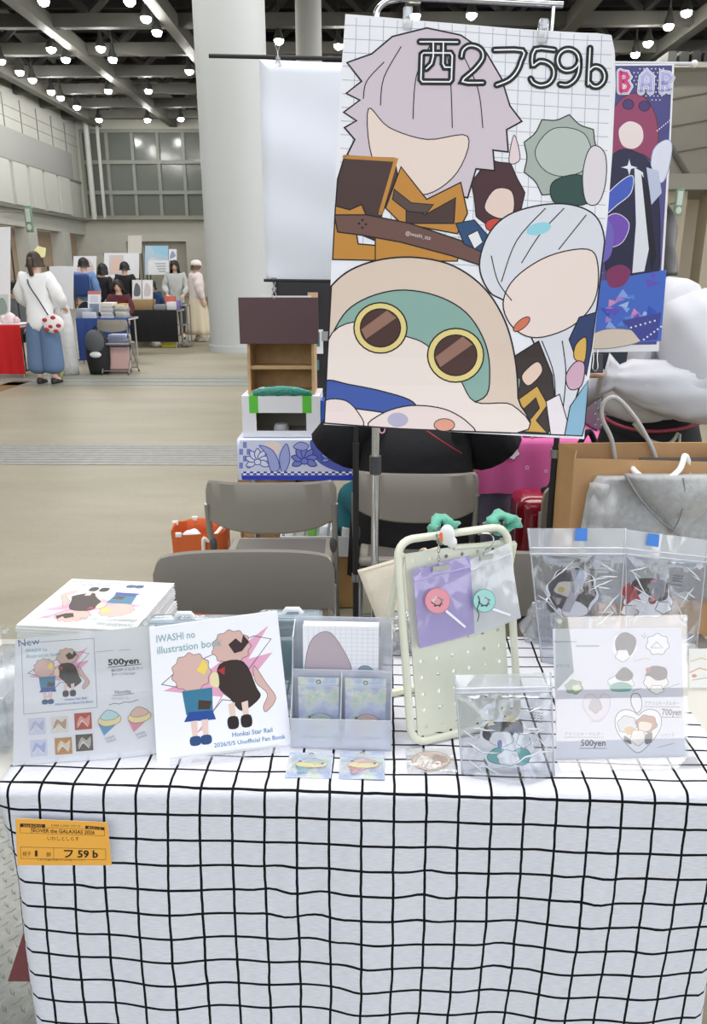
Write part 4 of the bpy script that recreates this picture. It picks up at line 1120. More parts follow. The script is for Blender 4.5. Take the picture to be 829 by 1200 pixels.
pr.smooth(ragged(728, 800, 15, 9, 6, .06), '#f4f4f2', '#5f8f88', .7); pr.smooth([(716, 803), (728, 799), (740, 803), (738, 810), (718, 810)], '#5fa79a'); pr.smooth([(722, 792), (732, 782), (742, 790), (738, 797), (727, 797)], '#403a40', '#28242a', .6)
pr.smooth(ragged(769, 798, 14, 12, 7, .06), '#f3eeea', '#5a4a46', .7); pr.smooth([(757, 791), (764, 781), (780, 783), (781, 794), (770, 797), (762, 792)], '#4a2f33', '#2c1a1c', .6); pr.ell(760, 785, 3, 3, '#b2444a')
pr.smooth(ragged(770, 808, 8, 5, 5, .1), '#f8f6f3', '#5a4a46', .6); pr.line([(782, 806), (797, 801)], .6, '#777'); pr.line([(741, 810), (752, 806)], .6, '#777')
h_ = [(748, 882), (735, 872), (724, 858), (721, 845), (725, 835), (734, 831.5), (743, 834), (748.5, 838), (754, 833.5), (762, 831), (771, 834), (775.5, 843), (773, 856), (763, 870)]
pr.smooth(h_, '#f0eff3', '#4a4750', .8); 
pr.smooth([(745, 834), (740, 824), (741, 814), (748, 813), (752, 820), (752, 830), (748, 835)], '#eae9ef', '#55525a', 1)
pr.smooth(ragged(735, 849, 11, 10, 6, .07), '#dcdce2', '#6b6a74', .7); pr.smooth(ragged(758, 848, 12, 10, 6, .07), '#b57d5e', '#6b4735', .7); pr.smooth([(750, 846), (764, 848), (760, 856), (750, 856)], '#f2ddcc')
pr.smooth(ragged(738, 856, 6, 5, 4, .06), '#d9b46e'); pr.smooth(ragged(748, 864, 9, 9, 5, .08), '#f1eae0', '#6a5a4c', .6); pr.smooth([(756, 862), (764, 858), (764, 868), (757, 872)], '#3f3a40'); pr.smooth([(732, 862), (738, 866), (740, 872), (732, 868)], '#3f3a40')
pr.smooth(ragged(673, 805, 10, 8, 6, .1), '#7fa58a', '#4a6a54', .6); pr.smooth(ragged(676, 806, 5, 4, 4, .1), '#e9dfc4')
pr.smooth([(700, 846), (690, 838), (683, 826), (687, 815), (696, 814), (701, 819), (707, 813), (714, 816), (715, 828), (709, 840)], '#e3dbe3', '#b9aebc', .6); pr.smooth(ragged(698, 827, 7, 8, 5, .1), '#b9b0b6', '#7f7580', .6); pr.line([(692, 846), (706, 843)], .5, '#999')
sheet('price_sheet', pr, [(648, 737), (799, 735), (803.5, 886.5), (653, 891)], t, th=.0004, label='white printed price sheet')
# small printed card at the table end
fr = lean((808, 806), (836, 806), 760, 12); pr = Print(fr); pr.basecol = lin('#f3f1ec')
pr.line([(810, 775), (822, 771), (832, 774)], 1.4, '#e6d39a'); pr.line([(809, 788), (820, 783), (834, 786)], 1.6, '#e3b8a6'); pr.line([(812, 797), (830, 794)], 1, '#b9c7a0'); pr.ell(814, 792, 3, 2, '#e7a18e')
sheet('printed_card', pr, [(808, 760.5), (834, 760), (836, 805.5), (808, 805.8)], None, 'white card with pale yellow strokes behind the keychain price sheet', 'card', th=.0012)

# ================================================================== BACK OF THE TABLE
# crumpled clear bags
def crumple(c, rx, ry, rz, seed, lab):
    rnd = random.Random(seed); bm = BM(); n, m = 30, 16
    ph = [rnd.uniform(0, 6) for _ in range(6)]; rings = []
    for j in range(1, m):
        a = PI*j/m-PI/2; ring = []
        for i in range(n):
            b = 2*PI*i/n; k = 1+.16*math.sin(3*b+ph[0]+4*a)+.12*math.sin(7*b+ph[1]-3*a)+.09*abs(math.sin(9*b+ph[2]+6*a))
            ring.append(V((c[0]+rx*k*math.cos(a)*math.cos(b), c[1]+ry*k*math.cos(a)*math.sin(b), max(TZ+.001, c[2]+rz*k*math.sin(a)))))
        rings.append(ring)
    loft(bm, rings); fixn(bm)
    return solo('plastic_bag', bm, clear('#eef1f4', .7, .1, .22, (16, .7)), lab, 'bag', 'crumpled clear bags', smooth=True)
p = at_y(472, 770, 1.34); crumple((p.x, 1.345, TZ+.03), .035, .03, .04, 1, 'crumpled clear plastic bag beside the canvas tote at the table back')
p = at_y(642, 770, 1.375); crumple((p.x-.012, 1.385, TZ+.035), .035, .018, .045, 2, 'crumpled clear plastic bag behind the zip bags')
# cream canvas tote leaning behind the pegboard
Yt = 1.375
q = [at_y(419, 668, Yt+.045), at_y(515, 640, Yt+.045), at_y(560, 735, Yt), at_y(452, 742, Yt)]
q[2].z = TZ+.001; q[3].z = TZ+.001
f = Frame(q[3], q[2]-q[3], q[0]-q[3]); bm = BM(); n, m = 14, 14
def tp(u, v, s): 
    a = q[3].lerp(q[2], u).lerp(q[0].lerp(q[1], u), v)
    wv = .006*math.sin(6*u+4*v)+.004*math.sin(11*v-7*u)
    return a + f.n*(s*(.001+.016*math.sin(PI*u)*math.sin(PI*min(1, .12+v*.9)))+wv*math.sin(PI*u)*math.sin(PI*v))
rings = [[tp(i/m, j/n, 1) for i in range(m+1)]+[tp(i/m, j/n, -1) for i in range(m, -1, -1)] for j in range(n+1)]
t = thing('tote_bag', 'cream canvas tote bag leaning behind the pegboard stand', 'bag', tuple((q[2]+q[3])/2))
loft(bm, rings); part('body', fixn(bm), mat('#e3d8c3', .85, bump=(60, .12), noise=(9, .05)), t, True)
bm = BM(); tube(bm, [tp(i/m, .965, 1.0) for i in range(m+1)], .0014, 6); part('hem', bm, mat('#d6c9b1', .85), t)
bm = BM(); a, b = tp(.45, .98, -1), tp(.85, .98, -1); tube(bm, curve([a, a+V((.01, .03, -.01)), (a+b)/2+V((0, .06, -.06)), b+V((-.01, .03, -.01)), b], 5), .004, 6); part('strap', bm, mat('#dccfb8', .85), t)
# ================================================================== FOLDING CHAIRS
gr = mat('#8b857b', .45, bump=(300, .04)); grs = mat('#5f5a55', .5); steelc = mat('#a9aaa9', .28, .85); blk = mat('#1d1d1f', .5); rub = mat('#2a2a2a', .7)
def make_chair(label):
    """faces -Y, seat about 0.43 m, back top about 0.78 m; built round the origin"""
    t = thing('folding_chair', label, 'chair', (0, 0, 0), 'grey folding chairs')
    # curved back panel with wrapped ends
    n = 26; prof = [(.0, .612), (.005, .606), (.010, .612), (.011, .70), (.010, .772), (.005, .780), (.0, .774), (-.001, .70)]
    rings = []
    for i in range(n+1):
        u = -1+2*i/n; x = .214*math.sin(u*1.25)/math.sin(1.25); y = .228-.060*abs(u)**2.6
        e = max(0, (abs(u)-.80)/.20); k = 1+.9*(e > 0)*min(1, e*3)
        z0, z1 = .606+.045*abs(u)**2.0-.02*e*e, .780-.034*e**2.6
        rings.append([V((x, y+a*k, z0+(z1-z0)*(b-.606)/.174)) for a, b in prof])
    bm = BM(); loft(bm, rings); part('backrest', fixn(bm), gr, t, 32)
    bm = rbox((-.195, -.20, .415), (.195, .165, .447), .014, 3); part('seat', bm, gr, t)
    bm = rbox((-.165, -.17, .4465), (.165, .135, .4495), .002, 1); part('seat_pad', bm, grs, t)
    for s in (-1, 1):
        x = .208*s
        bm = BM(); tube(bm, [(x, .20, .70), (x, .185, .60), (x, -.215, .03), (x, -.235, .012)], .0105, 10); part('front_leg', bm, steelc, t)
        bm = BM(); tube(bm, [(x*.93, -.02, .405), (x*.93, .03, .36), (x*.93, .235, .03), (x*.93, .25, .012)], .0105, 10); part('rear_leg', bm, steelc, t)
        bm = rbox((x-.008*s-.006, -.02, .38), (x-.008*s+.006, .07, .43), .004); part('hinge_plate', bm, mat('#3a3a3c', .4, .6), t)
        bm = BM(); ball(bm, (x*.97, .165, .545), (.013, .016, .03), 10, 7); part('back_joint', bm, mat('#4b4a4a', .45), t)
        bm = BM(); tube(bm, [(x, -.228, .022), (x, -.240, .0)], .0135, 8); part('foot_cap', bm, rub, t)
        bm = BM(); tube(bm, [(x*.93, .243, .022), (x*.93, .253, .0)], .0135, 8); part('foot_cap', bm, rub, t)
    bm = BM(); tube(bm, [(-.208, -.195, .06), (.208, -.195, .06)], .009, 8); part('front_bar', bm, steelc, t)
    bm = BM(); tube(bm, [(-.193, .22, .055), (.193, .22, .055)], .009, 8); part('rear_bar', bm, steelc, t)
    return t
chair0 = make_chair('grey folding chair just behind the table, its wide back before the orange bag')
chairs = []
def put_chair(x, y, rz, label=None):
    o = chair0 if not chairs else copy_tree(chair0)
    if label: o['label'] = label
    o.location = (x, y, 0); o.rotation_euler = (0, 0, R(rz)); chairs.append(o); return o
put_chair(-.275, 1.515, 2)
put_chair(-.305, 2.60, 181, 'grey folding chair with its seat turned to the kraft parcels')
put_chair(.185, 2.72, 178, 'grey folding chair with the seated person in black on it')
put_chair(.325, 1.515, -3, 'grey folding chair mostly hidden behind the pegboard stand')

# ================================================================== POSTER STAND AND MAIN POSTER
YP = 1.60
chrome = mat('#cfd1d2', .12, 1.0); clearp = clear('#f2f4f6', .7, .08, .25)
zr = at_y(560, 5, YP).z
px_ = at_y(441, 500, YP).x
t = thing('poster_stand', 'chrome pole stand carrying the large poster', 'stand', (px_, YP+.03, 0))
bm = BM(); tube(bm, [(px_, YP+.03, .02), (px_, YP+.03, zr-.02)], .0085, 12); part('pole', bm, chrome, t)
bm = BM(); tube(bm, [(px_, YP+.03, 1.0), (px_, YP+.03, 1.04)], .013, 12); part('collar', bm, mat('#3a3a3c', .4), t)
a, b = at_y(440, 22, YP), at_y(662, 4, YP)
bm = BM(); pts = [at_y(x, y, YP+.02) for x, y in ((441, 30), (442, 14), (450, 4), (464, -1), (500, -2), (660, 6))]; tube(bm, curve(pts, 5), .0058, 10); part('top_rail', bm, chrome, t)
bm = BM(); pts = [at_y(x, y, YP+.012) for x, y in ((466, 30), (468, 34), (480, 34.5), (640, 40), (646, 38), (649, 8))]; tube(bm, curve(pts, 5), .0036, 8); part('hanging_rail', bm, chrome, t)
for k, q in enumerate(((478, 20), (637, 34))):
    p = at_y(q[0], q[1], YP-.004); bm = rbox((p.x-.009, p.y-.008, p.z-.022), (p.x+.009, p.y+.016, p.z+.016), .004); box(bm, (p.x-.004, p.y-.014, p.z-.002), (p.x+.004, p.y-.008, p.z+.012))
    part('clip', bm, clearp, t)
for k in range(4):
    a = R(45+90*k); bm = BM(); tube(bm, [(px_, YP+.03, .05), (px_+.2*math.cos(a), YP+.03+.14*math.sin(a), .012)], .008, 8); part('foot', bm, chrome, t)
bm = BM(); tube(bm, [(px_-.005, YP+.005, at_y(448, 503, YP).z-.01+.008*math.cos(i)) if False else (at_y(448, 503, YP-.01).x+.006*math.cos(i*PI/4), YP-.012, at_y(448, 503, YP-.01).z+.008*math.sin(i*PI/4)) for i in range(8)], .0016, 6, True); part('pink_ring', bm, mat('#e7a6c6', .4), t)

# --- the poster: squared paper with plain generic colour shapes
f = Frame((0, YP, 1.4), (1, 0, 0), (0, 0, 1))
OUT = [(405, 17), (500, 26), (600, 33), (700, 38), (717, 41), (721, 60), (722.5, 100), (719, 180), (713, 260), (705, 330), (696, 410), (688, 470), (683, 513), (640, 511), (560, 506), (470, 500), (380, 496), (384, 420), (389, 300), (394, 200), (399, 100)]
def inside(pts):
    """clip artwork to the (convex-ish) sheet outline"""
    sub = OUT; res = pts
    n = len(sub)
    for i in range(n):
        a, b = sub[i], sub[(i+1) % n]; out = []
        def side(p): return (b[0]-a[0])*(p[1]-a[1])-(b[1]-a[1])*(p[0]-a[0]) >= -1.2
        def cut(p, q):
            d1 = (b[0]-a[0])*(p[1]-a[1])-(b[1]-a[1])*(p[0]-a[0]); d2 = (b[0]-a[0])*(q[1]-a[1])-(b[1]-a[1])*(q[0]-a[0])
            s_ = d1/(d1-d2); return (p[0]+(q[0]-p[0])*s_, p[1]+(q[1]-p[1])*s_)
        for j in range(len(res)):
            p, q = res[j-1], res[j]; ip, iq = side(p), side(q)
            if ip != iq: out.append(cut(p, q))
            if iq: out.append(q)
        res = out
        if not res: return []
    return res
class Poster(Print):
    def c(s, pts):
        return super().c(pts)
    def cs(s, pts, col, line='#1b1718', w=1.7, sm=True, n=5):
        q = [(p.x, p.y) for p in curve([(a[0], a[1], 0) for a in pts], n, True)] if sm else pts
        q = inside(q)
        if len(q) < 3: return s
        s.poly(q, col)
        if line: s.line(q, w, line, True)
        return s
pr = Poster(f); pr.basecol = lin('#f7f6fa')
for i in range(20):
    x = 404+16.4*i; pr.line(inside([(x, 20+.07*(x-404)), (x+.1, 20+.07*(x-404)), (x-10, 330), (x-10.1, 330)])[:2] or [(x, 60), (x, 61)], .1, '#aab0c4') if False else None
for i in range(1, 21):
    x = 402+16*i
    if x < 716: pr.line([(x, 21+.068*(x-404)), (x-9, 300)], .7, '#a9afc6')
for i in range(18):
    y = 34+16*i; pr.line([(403.5-.07*i*16/2.4*1.0, y-4), (718-.6*i, y+14)], .7, '#a9afc6')
K = '#1b1718'
# plain scalloped and leafy colour patches
def scal(cx, cy, rx, ry, n, amp, col, w=1.5, rot=0):
    q = []
    for i in range(n*8):
        t_ = 2*PI*i/(n*8); k = 1-amp*abs(math.sin(n*t_/2)); c_, d_ = math.cos(R(rot)), math.sin(R(rot)); X, Y = rx*k*math.cos(t_), ry*k*math.sin(t_)
        q.append((cx+X*c_-Y*d_, cy+X*d_+Y*c_))
    return pr.cs(q, col, K, w, False)
scal(660, 184, 48, 51, 9, .13, '#aeb8b0', 1.4); pr.cs([(628, 176), (650, 150), (686, 156), (694, 190), (668, 206), (640, 200)], '#c0c9c1', K, 1)
pr.cs([(648, 214), (676, 204), (692, 214), (690, 238), (652, 238)], '#30504a', K, 1.2); pr.cs([(684, 206), (690, 178), (700, 170), (711, 182), (711, 214), (702, 238), (688, 236)], '#e8e0e4', K, 1.2)
scal(584, 230, 32, 46, 7, .12, '#4b2a31', 1.4, -8); pr.cs([(568, 244), (580, 222), (600, 224), (602, 248), (586, 256)], '#f0d6ca', K, 1); pr.ell(581, 264, 12, 8, '#d14a3a', line=K, w=1)
pr.cs([(597, 190), (603, 158), (610, 186)], '#f0d9dc', K, 1)
# large lilac leafy mass with a peach leaf in it
pr.cs([(407, 74), (436, 64), (460, 44), (500, 34), (540, 42), (570, 62), (588, 92), (598, 124), (612, 142), (594, 152), (596, 178), (578, 176), (580, 200), (558, 198), (548, 232), (524, 226), (500, 240), (466, 232), (440, 208), (424, 188), (407, 182), (416, 164), (404, 150), (418, 142), (403, 132), (422, 118), (406, 110), (424, 96)], '#d9cbd4', K, 2, False)
pr.cs([(432, 128), (456, 150), (500, 164), (548, 160), (536, 202), (500, 228), (462, 218), (436, 184)], '#f3dfd3', K, 1.3)
for q in (((470, 56), (450, 92), (446, 124)), ((506, 50), (488, 90), (484, 140)), ((540, 60), (560, 104), (566, 150)), ((522, 52), (528, 96), (530, 150)), ((450, 74), (430, 96), (426, 116))): pr.line([(p.x, p.y) for p in curve([(a, b, 0) for a, b in q], 5)], 1.3, K)
# dark, orange and brown bands
pr.cs([(404, 184), (462, 186), (466, 206), (448, 250), (440, 282), (392, 262), (396, 210)], '#4b3633', K, 1.8, False); pr.line([(404, 184), (464, 188), (446, 250)], 4.5, '#c98c3c')
pr.cs([(470, 196), (500, 234), (540, 214), (548, 250), (536, 274), (470, 262), (452, 244)], '#c98c3c', K, 1.6, False); pr.cs([(476, 236), (498, 252), (534, 232), (532, 262), (476, 262)], '#4b3633', K, 1.4, False)
pr.cs([(462, 222), (482, 238), (508, 240), (500, 250), (478, 248), (460, 234)], '#5a4742', K, 1.2, False)
pr.cs([(388, 240), (410, 246), (424, 240), (430, 254), (416, 262), (420, 286), (470, 290), (470, 306), (388, 304)], '#c98c3c', K, 1.6, False); pr.cs([(440, 276), (486, 280), (540, 290), (536, 306), (440, 306)], '#c98c3c', K, 1.4, False)
pr.cs([(392, 252), (430, 252), (480, 262), (540, 282), (572, 298), (566, 312), (530, 300), (470, 284), (426, 276), (396, 272)], '#72514a', K, 1.6, False)
for x, y in ((421, 262), (425, 258), (429, 263), (425, 267)): pr.ell(x, y, 1.4, 1.4, K)
pr.text('@iwashi_zzz', 475, 275, 4.6, '#e8ddd6', 30, 12)
pr.cs([(534, 262), (556, 258), (572, 276), (566, 296), (544, 286)], '#2e4f7a', K, 1.3, False); pr.cs([(548, 276), (560, 270), (566, 284), (556, 292)], '#f1eef0', K, 1.1, False)
# silver-white petal shape with a cream one beside it
pr.cs([(562, 312), (572, 276), (596, 252), (636, 240), (672, 240), (700, 254), (710, 286), (706, 340), (698, 372), (690, 420), (672, 476), (660, 510), (640, 506), (640, 450), (622, 392), (596, 356), (574, 342)], '#e3e3ea', K, 1.8)
pr.cs([(590, 356), (604, 326), (644, 300), (690, 292), (702, 312), (698, 352), (672, 382), (630, 396), (602, 384)], '#f6e3da', K, 1.5)
for q in (((640, 244), (606, 282), (588, 330)), ((662, 244), (634, 274), (612, 308)), ((688, 252), (672, 272), (656, 292)), ((636, 400), (650, 440), (650, 490)), ((576, 300), (584, 330), (600, 352)), ((660, 400), (664, 440), (658, 490))): pr.line([(p.x, p.y) for p in curve([(a, b, 0) for a, b in q], 5)], 1.3, K)
pr.ell(632, 268, 15, 7, '#9bd9e8', -14); pr.ell(612, 380, 12, 5, '#dd7a5c', -40, line=K, w=1)
# navy, gold and dark wedges
pr.cs([(680, 372), (700, 366), (694, 410), (688, 440), (676, 420), (668, 398)], '#33436f', K, 1.4, False); pr.cs([(676, 404), (688, 396), (686, 424), (674, 420)], '#e4b65e', K, 1.2); pr.cs([(664, 440), (676, 424), (686, 428), (682, 452), (668, 456)], '#dcb0c4', K, 1.2)
pr.cs([(600, 420), (632, 400), (648, 440), (652, 488), (640, 508), (606, 506), (596, 470)], '#3c322f', K, 1.6, False)
pr.cs([(604, 470), (630, 452), (642, 474), (628, 492), (640, 506), (606, 504), (600, 490)], '#d7a954', K, 1.4, False); pr.cs([(612, 480), (628, 466), (632, 478), (618, 494)], '#3c322f', K, 1.2, False)
pr.cs([(612, 440), (630, 424), (636, 436), (620, 452)], '#f1d3c0', K, 1.1); pr.cs([(596, 448), (610, 444), (604, 468), (594, 470)], '#7fa79c', K, 1.1)
pr.cs([(668, 476), (690, 446), (686, 492), (680, 512), (660, 510)], '#8fb9d3', K, 1.3, False); pr.cs([(640, 470), (656, 462), (664, 492), (660, 510), (644, 508)], '#f4e9ec', K, 1.2, False)
# cream arch with a teal inner arch, two gold discs, blue band
pr.cs([(376, 360), (388, 336), (412, 316), (448, 304), (490, 302), (532, 312), (568, 338), (592, 376), (604, 420), (607, 466), (603, 505), (380, 497)], '#e5d0bf', K, 2)
pr.cs([(382, 424), (398, 376), (424, 352), (466, 340), (510, 346), (546, 366), (568, 400), (574, 436), (566, 466), (520, 470), (420, 450)], '#8fb3a8', K, 1.6)
pr.cs([(384, 400), (424, 376), (470, 392), (500, 404), (536, 440), (556, 470), (600, 474), (604, 506), (380, 497)], '#f6e6dd', K, 1.4)
for x, y, rx in ((446, 384, 31), (534, 416, 33)):
    pr.ell(x, y, rx, rx*.95, '#ecd78c', line=K, w=1.7); pr.ell(x, y, rx*.76, rx*.72, '#4d3330', line=K, w=1.3)
    pr.poly([(x-rx*.72, y+rx*.06), (x+rx*.25, y-rx*.66), (x+rx*.60, y-rx*.38), (x-rx*.55, y+rx*.42)], '#9b7463')
pr.cs([(382, 446), (410, 450), (450, 458), (484, 470), (490, 490), (450, 482), (381, 470)], '#3f5aa8', K, 1.5)
pr.cs([(380, 470), (404, 468), (420, 482), (424, 498), (380, 496)], '#f1ded8', K, 1.3)
pr.cs([(438, 500), (446, 484), (480, 474), (520, 478), (548, 494), (546, 506)], '#f1ded8', K, 1.4); pr.ell(466, 490, 12, 8, '#b9b2cc'); pr.ell(520, 496, 12, 7, '#e6a28a', line=K, w=1)
# hall place number, double-lined brush strokes
def cr(p): return (400+p[0]/1.932, p[1]/1.932)
GL = [[(178, 97), (263, 97)], [(186, 122), (247, 122), (251, 128), (249, 182), (245, 187), (184, 187), (180, 182), (182, 126), (186, 122)],
      [(208, 98), (208, 130), (204, 146), (192, 158)], [(231, 98), (230, 146), (234, 154), (247, 154)],
      [(272, 130), (275, 116), (286, 106), (300, 105), (314, 111), (321, 123), (318, 138), (300, 160), (274, 186), (321, 188)],
      [(347, 114), (411, 114), (408, 138), (398, 162), (380, 181), (352, 193)],
      [(484, 112), (440, 111), (434, 147), (450, 138), (468, 141), (481, 153), (482, 172), (471, 188), (452, 193), (436, 187), (430, 178)],
      [(541, 136), (537, 121), (524, 111), (508, 111), (495, 121), (491, 137), (497, 152), (510, 159), (526, 156), (537, 146), (541, 136), (539, 162), (530, 180), (514, 191), (497, 190)],
      [(565, 108), (561, 190)], [(562, 160), (574, 150), (588, 153), (597, 166), (596, 182), (585, 194), (572, 194), (562, 184)]]
for wd, col in ((8.2, '#141214'), (1.7, '#fbfbfd')):
    for g in GL: pr.line([(p.x, p.y) for p in curve([(*cr(p), 0) for p in g], 3)] if len(g) > 5 and g[0] != (186, 122) else [cr(p) for p in g], wd, col)
def warp(u, v):
    top = max(0, (v-.30)/.14); bot = max(0, (-.12-v)/.1)
    return .010*math.sin((u+.1)*9)*.6 + .012*max(0, (u-.40)/.1)*top + .010*bot*bot*.5
sheetbm = pr.bm(OUT, th=.0006, eps=.00001, warp=warp, grid=(14, 14))
solo('poster', sheetbm, ink(.42), 'large poster of squared paper and bold outlined colour shapes hung on the chrome stand', 'poster', smooth=0)

# ================================================================== PLAIN WHITE HANGING SHEET ON THE BLACK STAND
YW = 2.15
p = at_y(417, 690, YW); zt_ = at_y(417, 68, YW).z
t = thing('banner_stand', 'thin black stand carrying the blank white sheet', 'stand', (p.x, YW+.03, 0))
bm = BM(); tube(bm, [(p.x, YW+.03, .03), (p.x, YW+.03, .95)], .0095, 10); part('pole', bm, blk, t)
bm = BM(); tube(bm, [(p.x, YW+.03, .93), (p.x, YW+.03, zt_)], .007, 10); part('pole_extension', bm, blk, t)
bm = BM(); tube(bm, [(p.x, YW+.03, at_y(417, 681, YW).z-.012), (p.x, YW+.03, at_y(417, 681, YW).z+.012)], .013, 10); part('collar', bm, mat('#8e8f90', .3, .8), t)
a = at_y(245, 65.5, YW+.02); b = at_y(600, 73, YW+.02); bm = BM(); tube(bm, [a, b], .005, 8); part('cross_bar', bm, blk, t)
for k in range(3):
    an = R(30+120*k); bm = BM(); tube(bm, [(p.x, YW+.03, .25), (p.x+.26*math.cos(an), YW+.03+.26*math.sin(an), .01)], .007, 8); part('foot', bm, blk, t)
f = Frame((0, YW, 1.4), (1, 0, 0), (0, 0, 1)); pr = Print(f); pr.basecol = lin('#f0f3fb')
bmw = pr.bm([(304, 70), (420, 73), (536, 76), (530, 330), (420, 329), (312, 327)], th=.0006, back='#f0f3fb', warp=lambda u, v: .006*math.sin(u*14)+.004*math.sin(v*9+u*6)+.003*math.sin(v*31+u*11), grid=(16, 18))
bmesh.ops.remove_doubles(bmw, verts=bmw.verts[:], dist=1e-4)
solo('hanging_sheet', fixn(bmw), ink(.6), 'blank white sheet hanging on the thin black stand by the pillar', 'banner', smooth=True)
a, b = at_y(312, 328.5, YW), at_y(532, 331, YW); bm = BM(); tube(bm, [a+V((-.005, -.006, 0)), b+V((0, -.006, 0))], .004, 8)
solo('weight_rod', bm, blk, 'black rod clipped to the lower edge of the blank white sheet', 'rod')
def wire_clip(x, y, Y, lab, up_=True):
    p = at_y(x, y, Y); s = 1 if up_ else -1
    t = thing('binder_clip', lab, 'clip', (p.x, p.y, p.z-.02))
    bm = BM(); tube(bm, curve([p+V((-.007, -.004, -.022*s)), p+V((0, -.006, .004*s)), p+V((-.006, -.006, .024*s)), p+V((0, -.006, .030*s)), p+V((.006, -.006, .024*s)), p+V((0, -.006, .004*s)), p+V((.007, -.004, -.022*s))], 5), .0013, 6); tube(bm, [p+V((-.007, -.004, -.022*s)), p+V((.007, -.004, -.022*s))], .0013, 6)
    part('wire', bm, mat('#c9cacb', .25, .95), t)
    bm = rbox((p.x-.006, p.y-.006, p.z-.010), (p.x+.006, p.y+.010, p.z-.002), .002); part('spring', bm, mat('#8b8c8e', .35, .8), t)
wire_clip(326, 66, YW+.004, 'wire clip holding the white sheet up on the thin black cross bar')
wire_clip(321.5, 336, YW-.002, 'wire clip on the lower rod of the blank white sheet', False)

# ================================================================== TALL BANNER AT THE NEXT STAND
YN = 2.12
p = at_y(647, 600, YN+.03); zt_ = at_y(647, 74, YN).z
t = thing('banner_stand', 'thin black stand carrying the violet banner', 'stand', (p.x, YN+.04, 0))
bm = BM(); tube(bm, [(p.x, YN+.04, .03), (p.x, YN+.04, at_y(647, 527, YN).z)], .011, 10); part('pole', bm, blk, t)
bm = BM(); tube(bm, [(p.x, YN+.04, at_y(647, 535, YN).z), (p.x, YN+.04, zt_)], .008, 10); part('pole_extension', bm, blk, t)
zc = at_y(647, 535, YN).z; bm = BM(); tube(bm, [(p.x, YN+.04, zc-.012), (p.x, YN+.04, zc+.012)], .014, 10); part('collar', bm, mat('#9a9a9a', .3, .7), t)
a = at_y(470, 72, YN+.02); b = at_y(814, 75, YN+.02); bm = BM(); tube(bm, [a, b], .0045, 8); part('cross_bar', bm, mat('#d4d5d8', .35, .2), t)
bm = BM(); ball(bm, b, .009, 10, 7); part('end_cap', bm, mat('#e8e8ea', .4), t)
for k in range(3):
    an = R(90+90*k); bm = BM(); tube(bm, [(p.x, YN+.04, .25), (p.x+.26*math.cos(an), YN+.04+.26*math.sin(an), .01)], .007, 8); part('foot', bm, blk, t)
f = Frame((0, YN, 1.4), (1, 0, 0), (0, 0, 1)); pr = Print(f); pr.basecol = lin('#f2f2f6')
X0, X1 = 480, 788
pr.poly([(X0, 78), (789, 76), (771, 404), (X0, 408)], '#5b548f'); pr.poly([(X0, 78), (789, 76), (784, 180), (X0, 190)], '#4d4a86')
for j in range(9):
    for i in range(9): 
        x, y = 742+i*4.6+(j % 2)*2.3, 80+j*4.6
        if abs(x-768)+abs(y-92)*1.1 < 34 and x < 786: pr.ell(x, y, .9, .9, '#d7dbee', n=8)
pr.smooth([(712, 150), (722, 124), (738, 110), (754, 112), (766, 128), (772, 150), (772, 176), (778, 194), (766, 190), (752, 180), (736, 190), (718, 186)], '#9a4468', '#5e2740', 1, 4)
pr.smooth([(726, 152), (738, 142), (752, 148), (754, 164), (744, 174), (730, 170)], '#f2e2df', None); pr.ell(737, 122, 6.5, 6, '#4e3a70', line='#2d2447', w=1); pr.ell(756, 124, 6.5, 6, '#4e3a70', line='#2d2447', w=1)
pr.smooth([(766, 176), (780, 164), (788, 170), (784, 198), (776, 214), (764, 204)], '#e6e8f5', '#9aa2c8', .8, 4)
pr.smooth([(712, 196), (726, 176), (746, 178), (762, 192), (772, 230), (774, 288), (768, 322), (716, 326), (708, 260)], '#2c2a4a', '#1d1b33', 1, 4)
pr.poly([(744, 196), (754, 202), (764, 278), (756, 318), (742, 320), (746, 262)], '#eef0f7'); pr.poly([(752, 204), (760, 216), (770, 300), (764, 318)], '#1e1c2e'); pr.poly([(758, 196), (772, 200), (776, 226), (764, 240)], '#c9cfe6')
pr.smooth([(706, 236), (726, 214), (742, 206), (740, 226), (724, 240), (708, 252)], '#4a63c8', '#f0f2fa', .9, 4); pr.smooth([(706, 262), (722, 250), (738, 262), (730, 284), (712, 288)], '#7d55c0', '#f0f2fa', .8, 4)
pr.smooth([(738, 186), (740, 194), (748, 196), (740, 198), (738, 206), (736, 198), (728, 196), (736, 194)], '#f2f4fc', None, 1, 2)
pr.poly([(700, 330), (782, 316), (776, 400), (690, 406), (694, 360)], '#4d72d0')
for k in range(26):
    rnd = random.Random(k); x, y = rnd.uniform(704, 768), rnd.uniform(322, 384); a = rnd.uniform(0, 6); s_ = rnd.uniform(5, 10)
    pr.poly([(x+s_*math.cos(a+q), y+s_*.7*math.sin(a+q)) for q in (0, 1.9, 3.6)], rnd.choice(['#8fb0ee', '#6d59c4', '#3b5bc4', '#b48ad6', '#a9c8f3', '#d79ac8', '#5f8de2']))
pr.smooth([(712, 318), (728, 310), (740, 318), (732, 334), (716, 336)], '#8b3a68', None); pr.smooth([(700, 268), (712, 258), (720, 272), (716, 300), (702, 306)], '#7a6ec6', None)
pr.smooth([(690, 396), (712, 386), (746, 388), (752, 400), (720, 408), (690, 408)], '#e5d5c4', '#8a7a70', .8, 4); pr.poly([(730, 376), (776, 366), (772, 398), (752, 400), (744, 390)], '#4a4fa0')
for k in range(6): pr.ell(741+k*5.5, 384-k*1.6, 1.2, 1.2, '#f2f2fa', n=8); pr.ell(756+k*4, 398-k*3, 1.2, 1.2, '#f2f2fa', n=8)
for k in range(7): pr.ell(771+k*2.4, 153-k*2, .9, .9, '#eef', n=8)
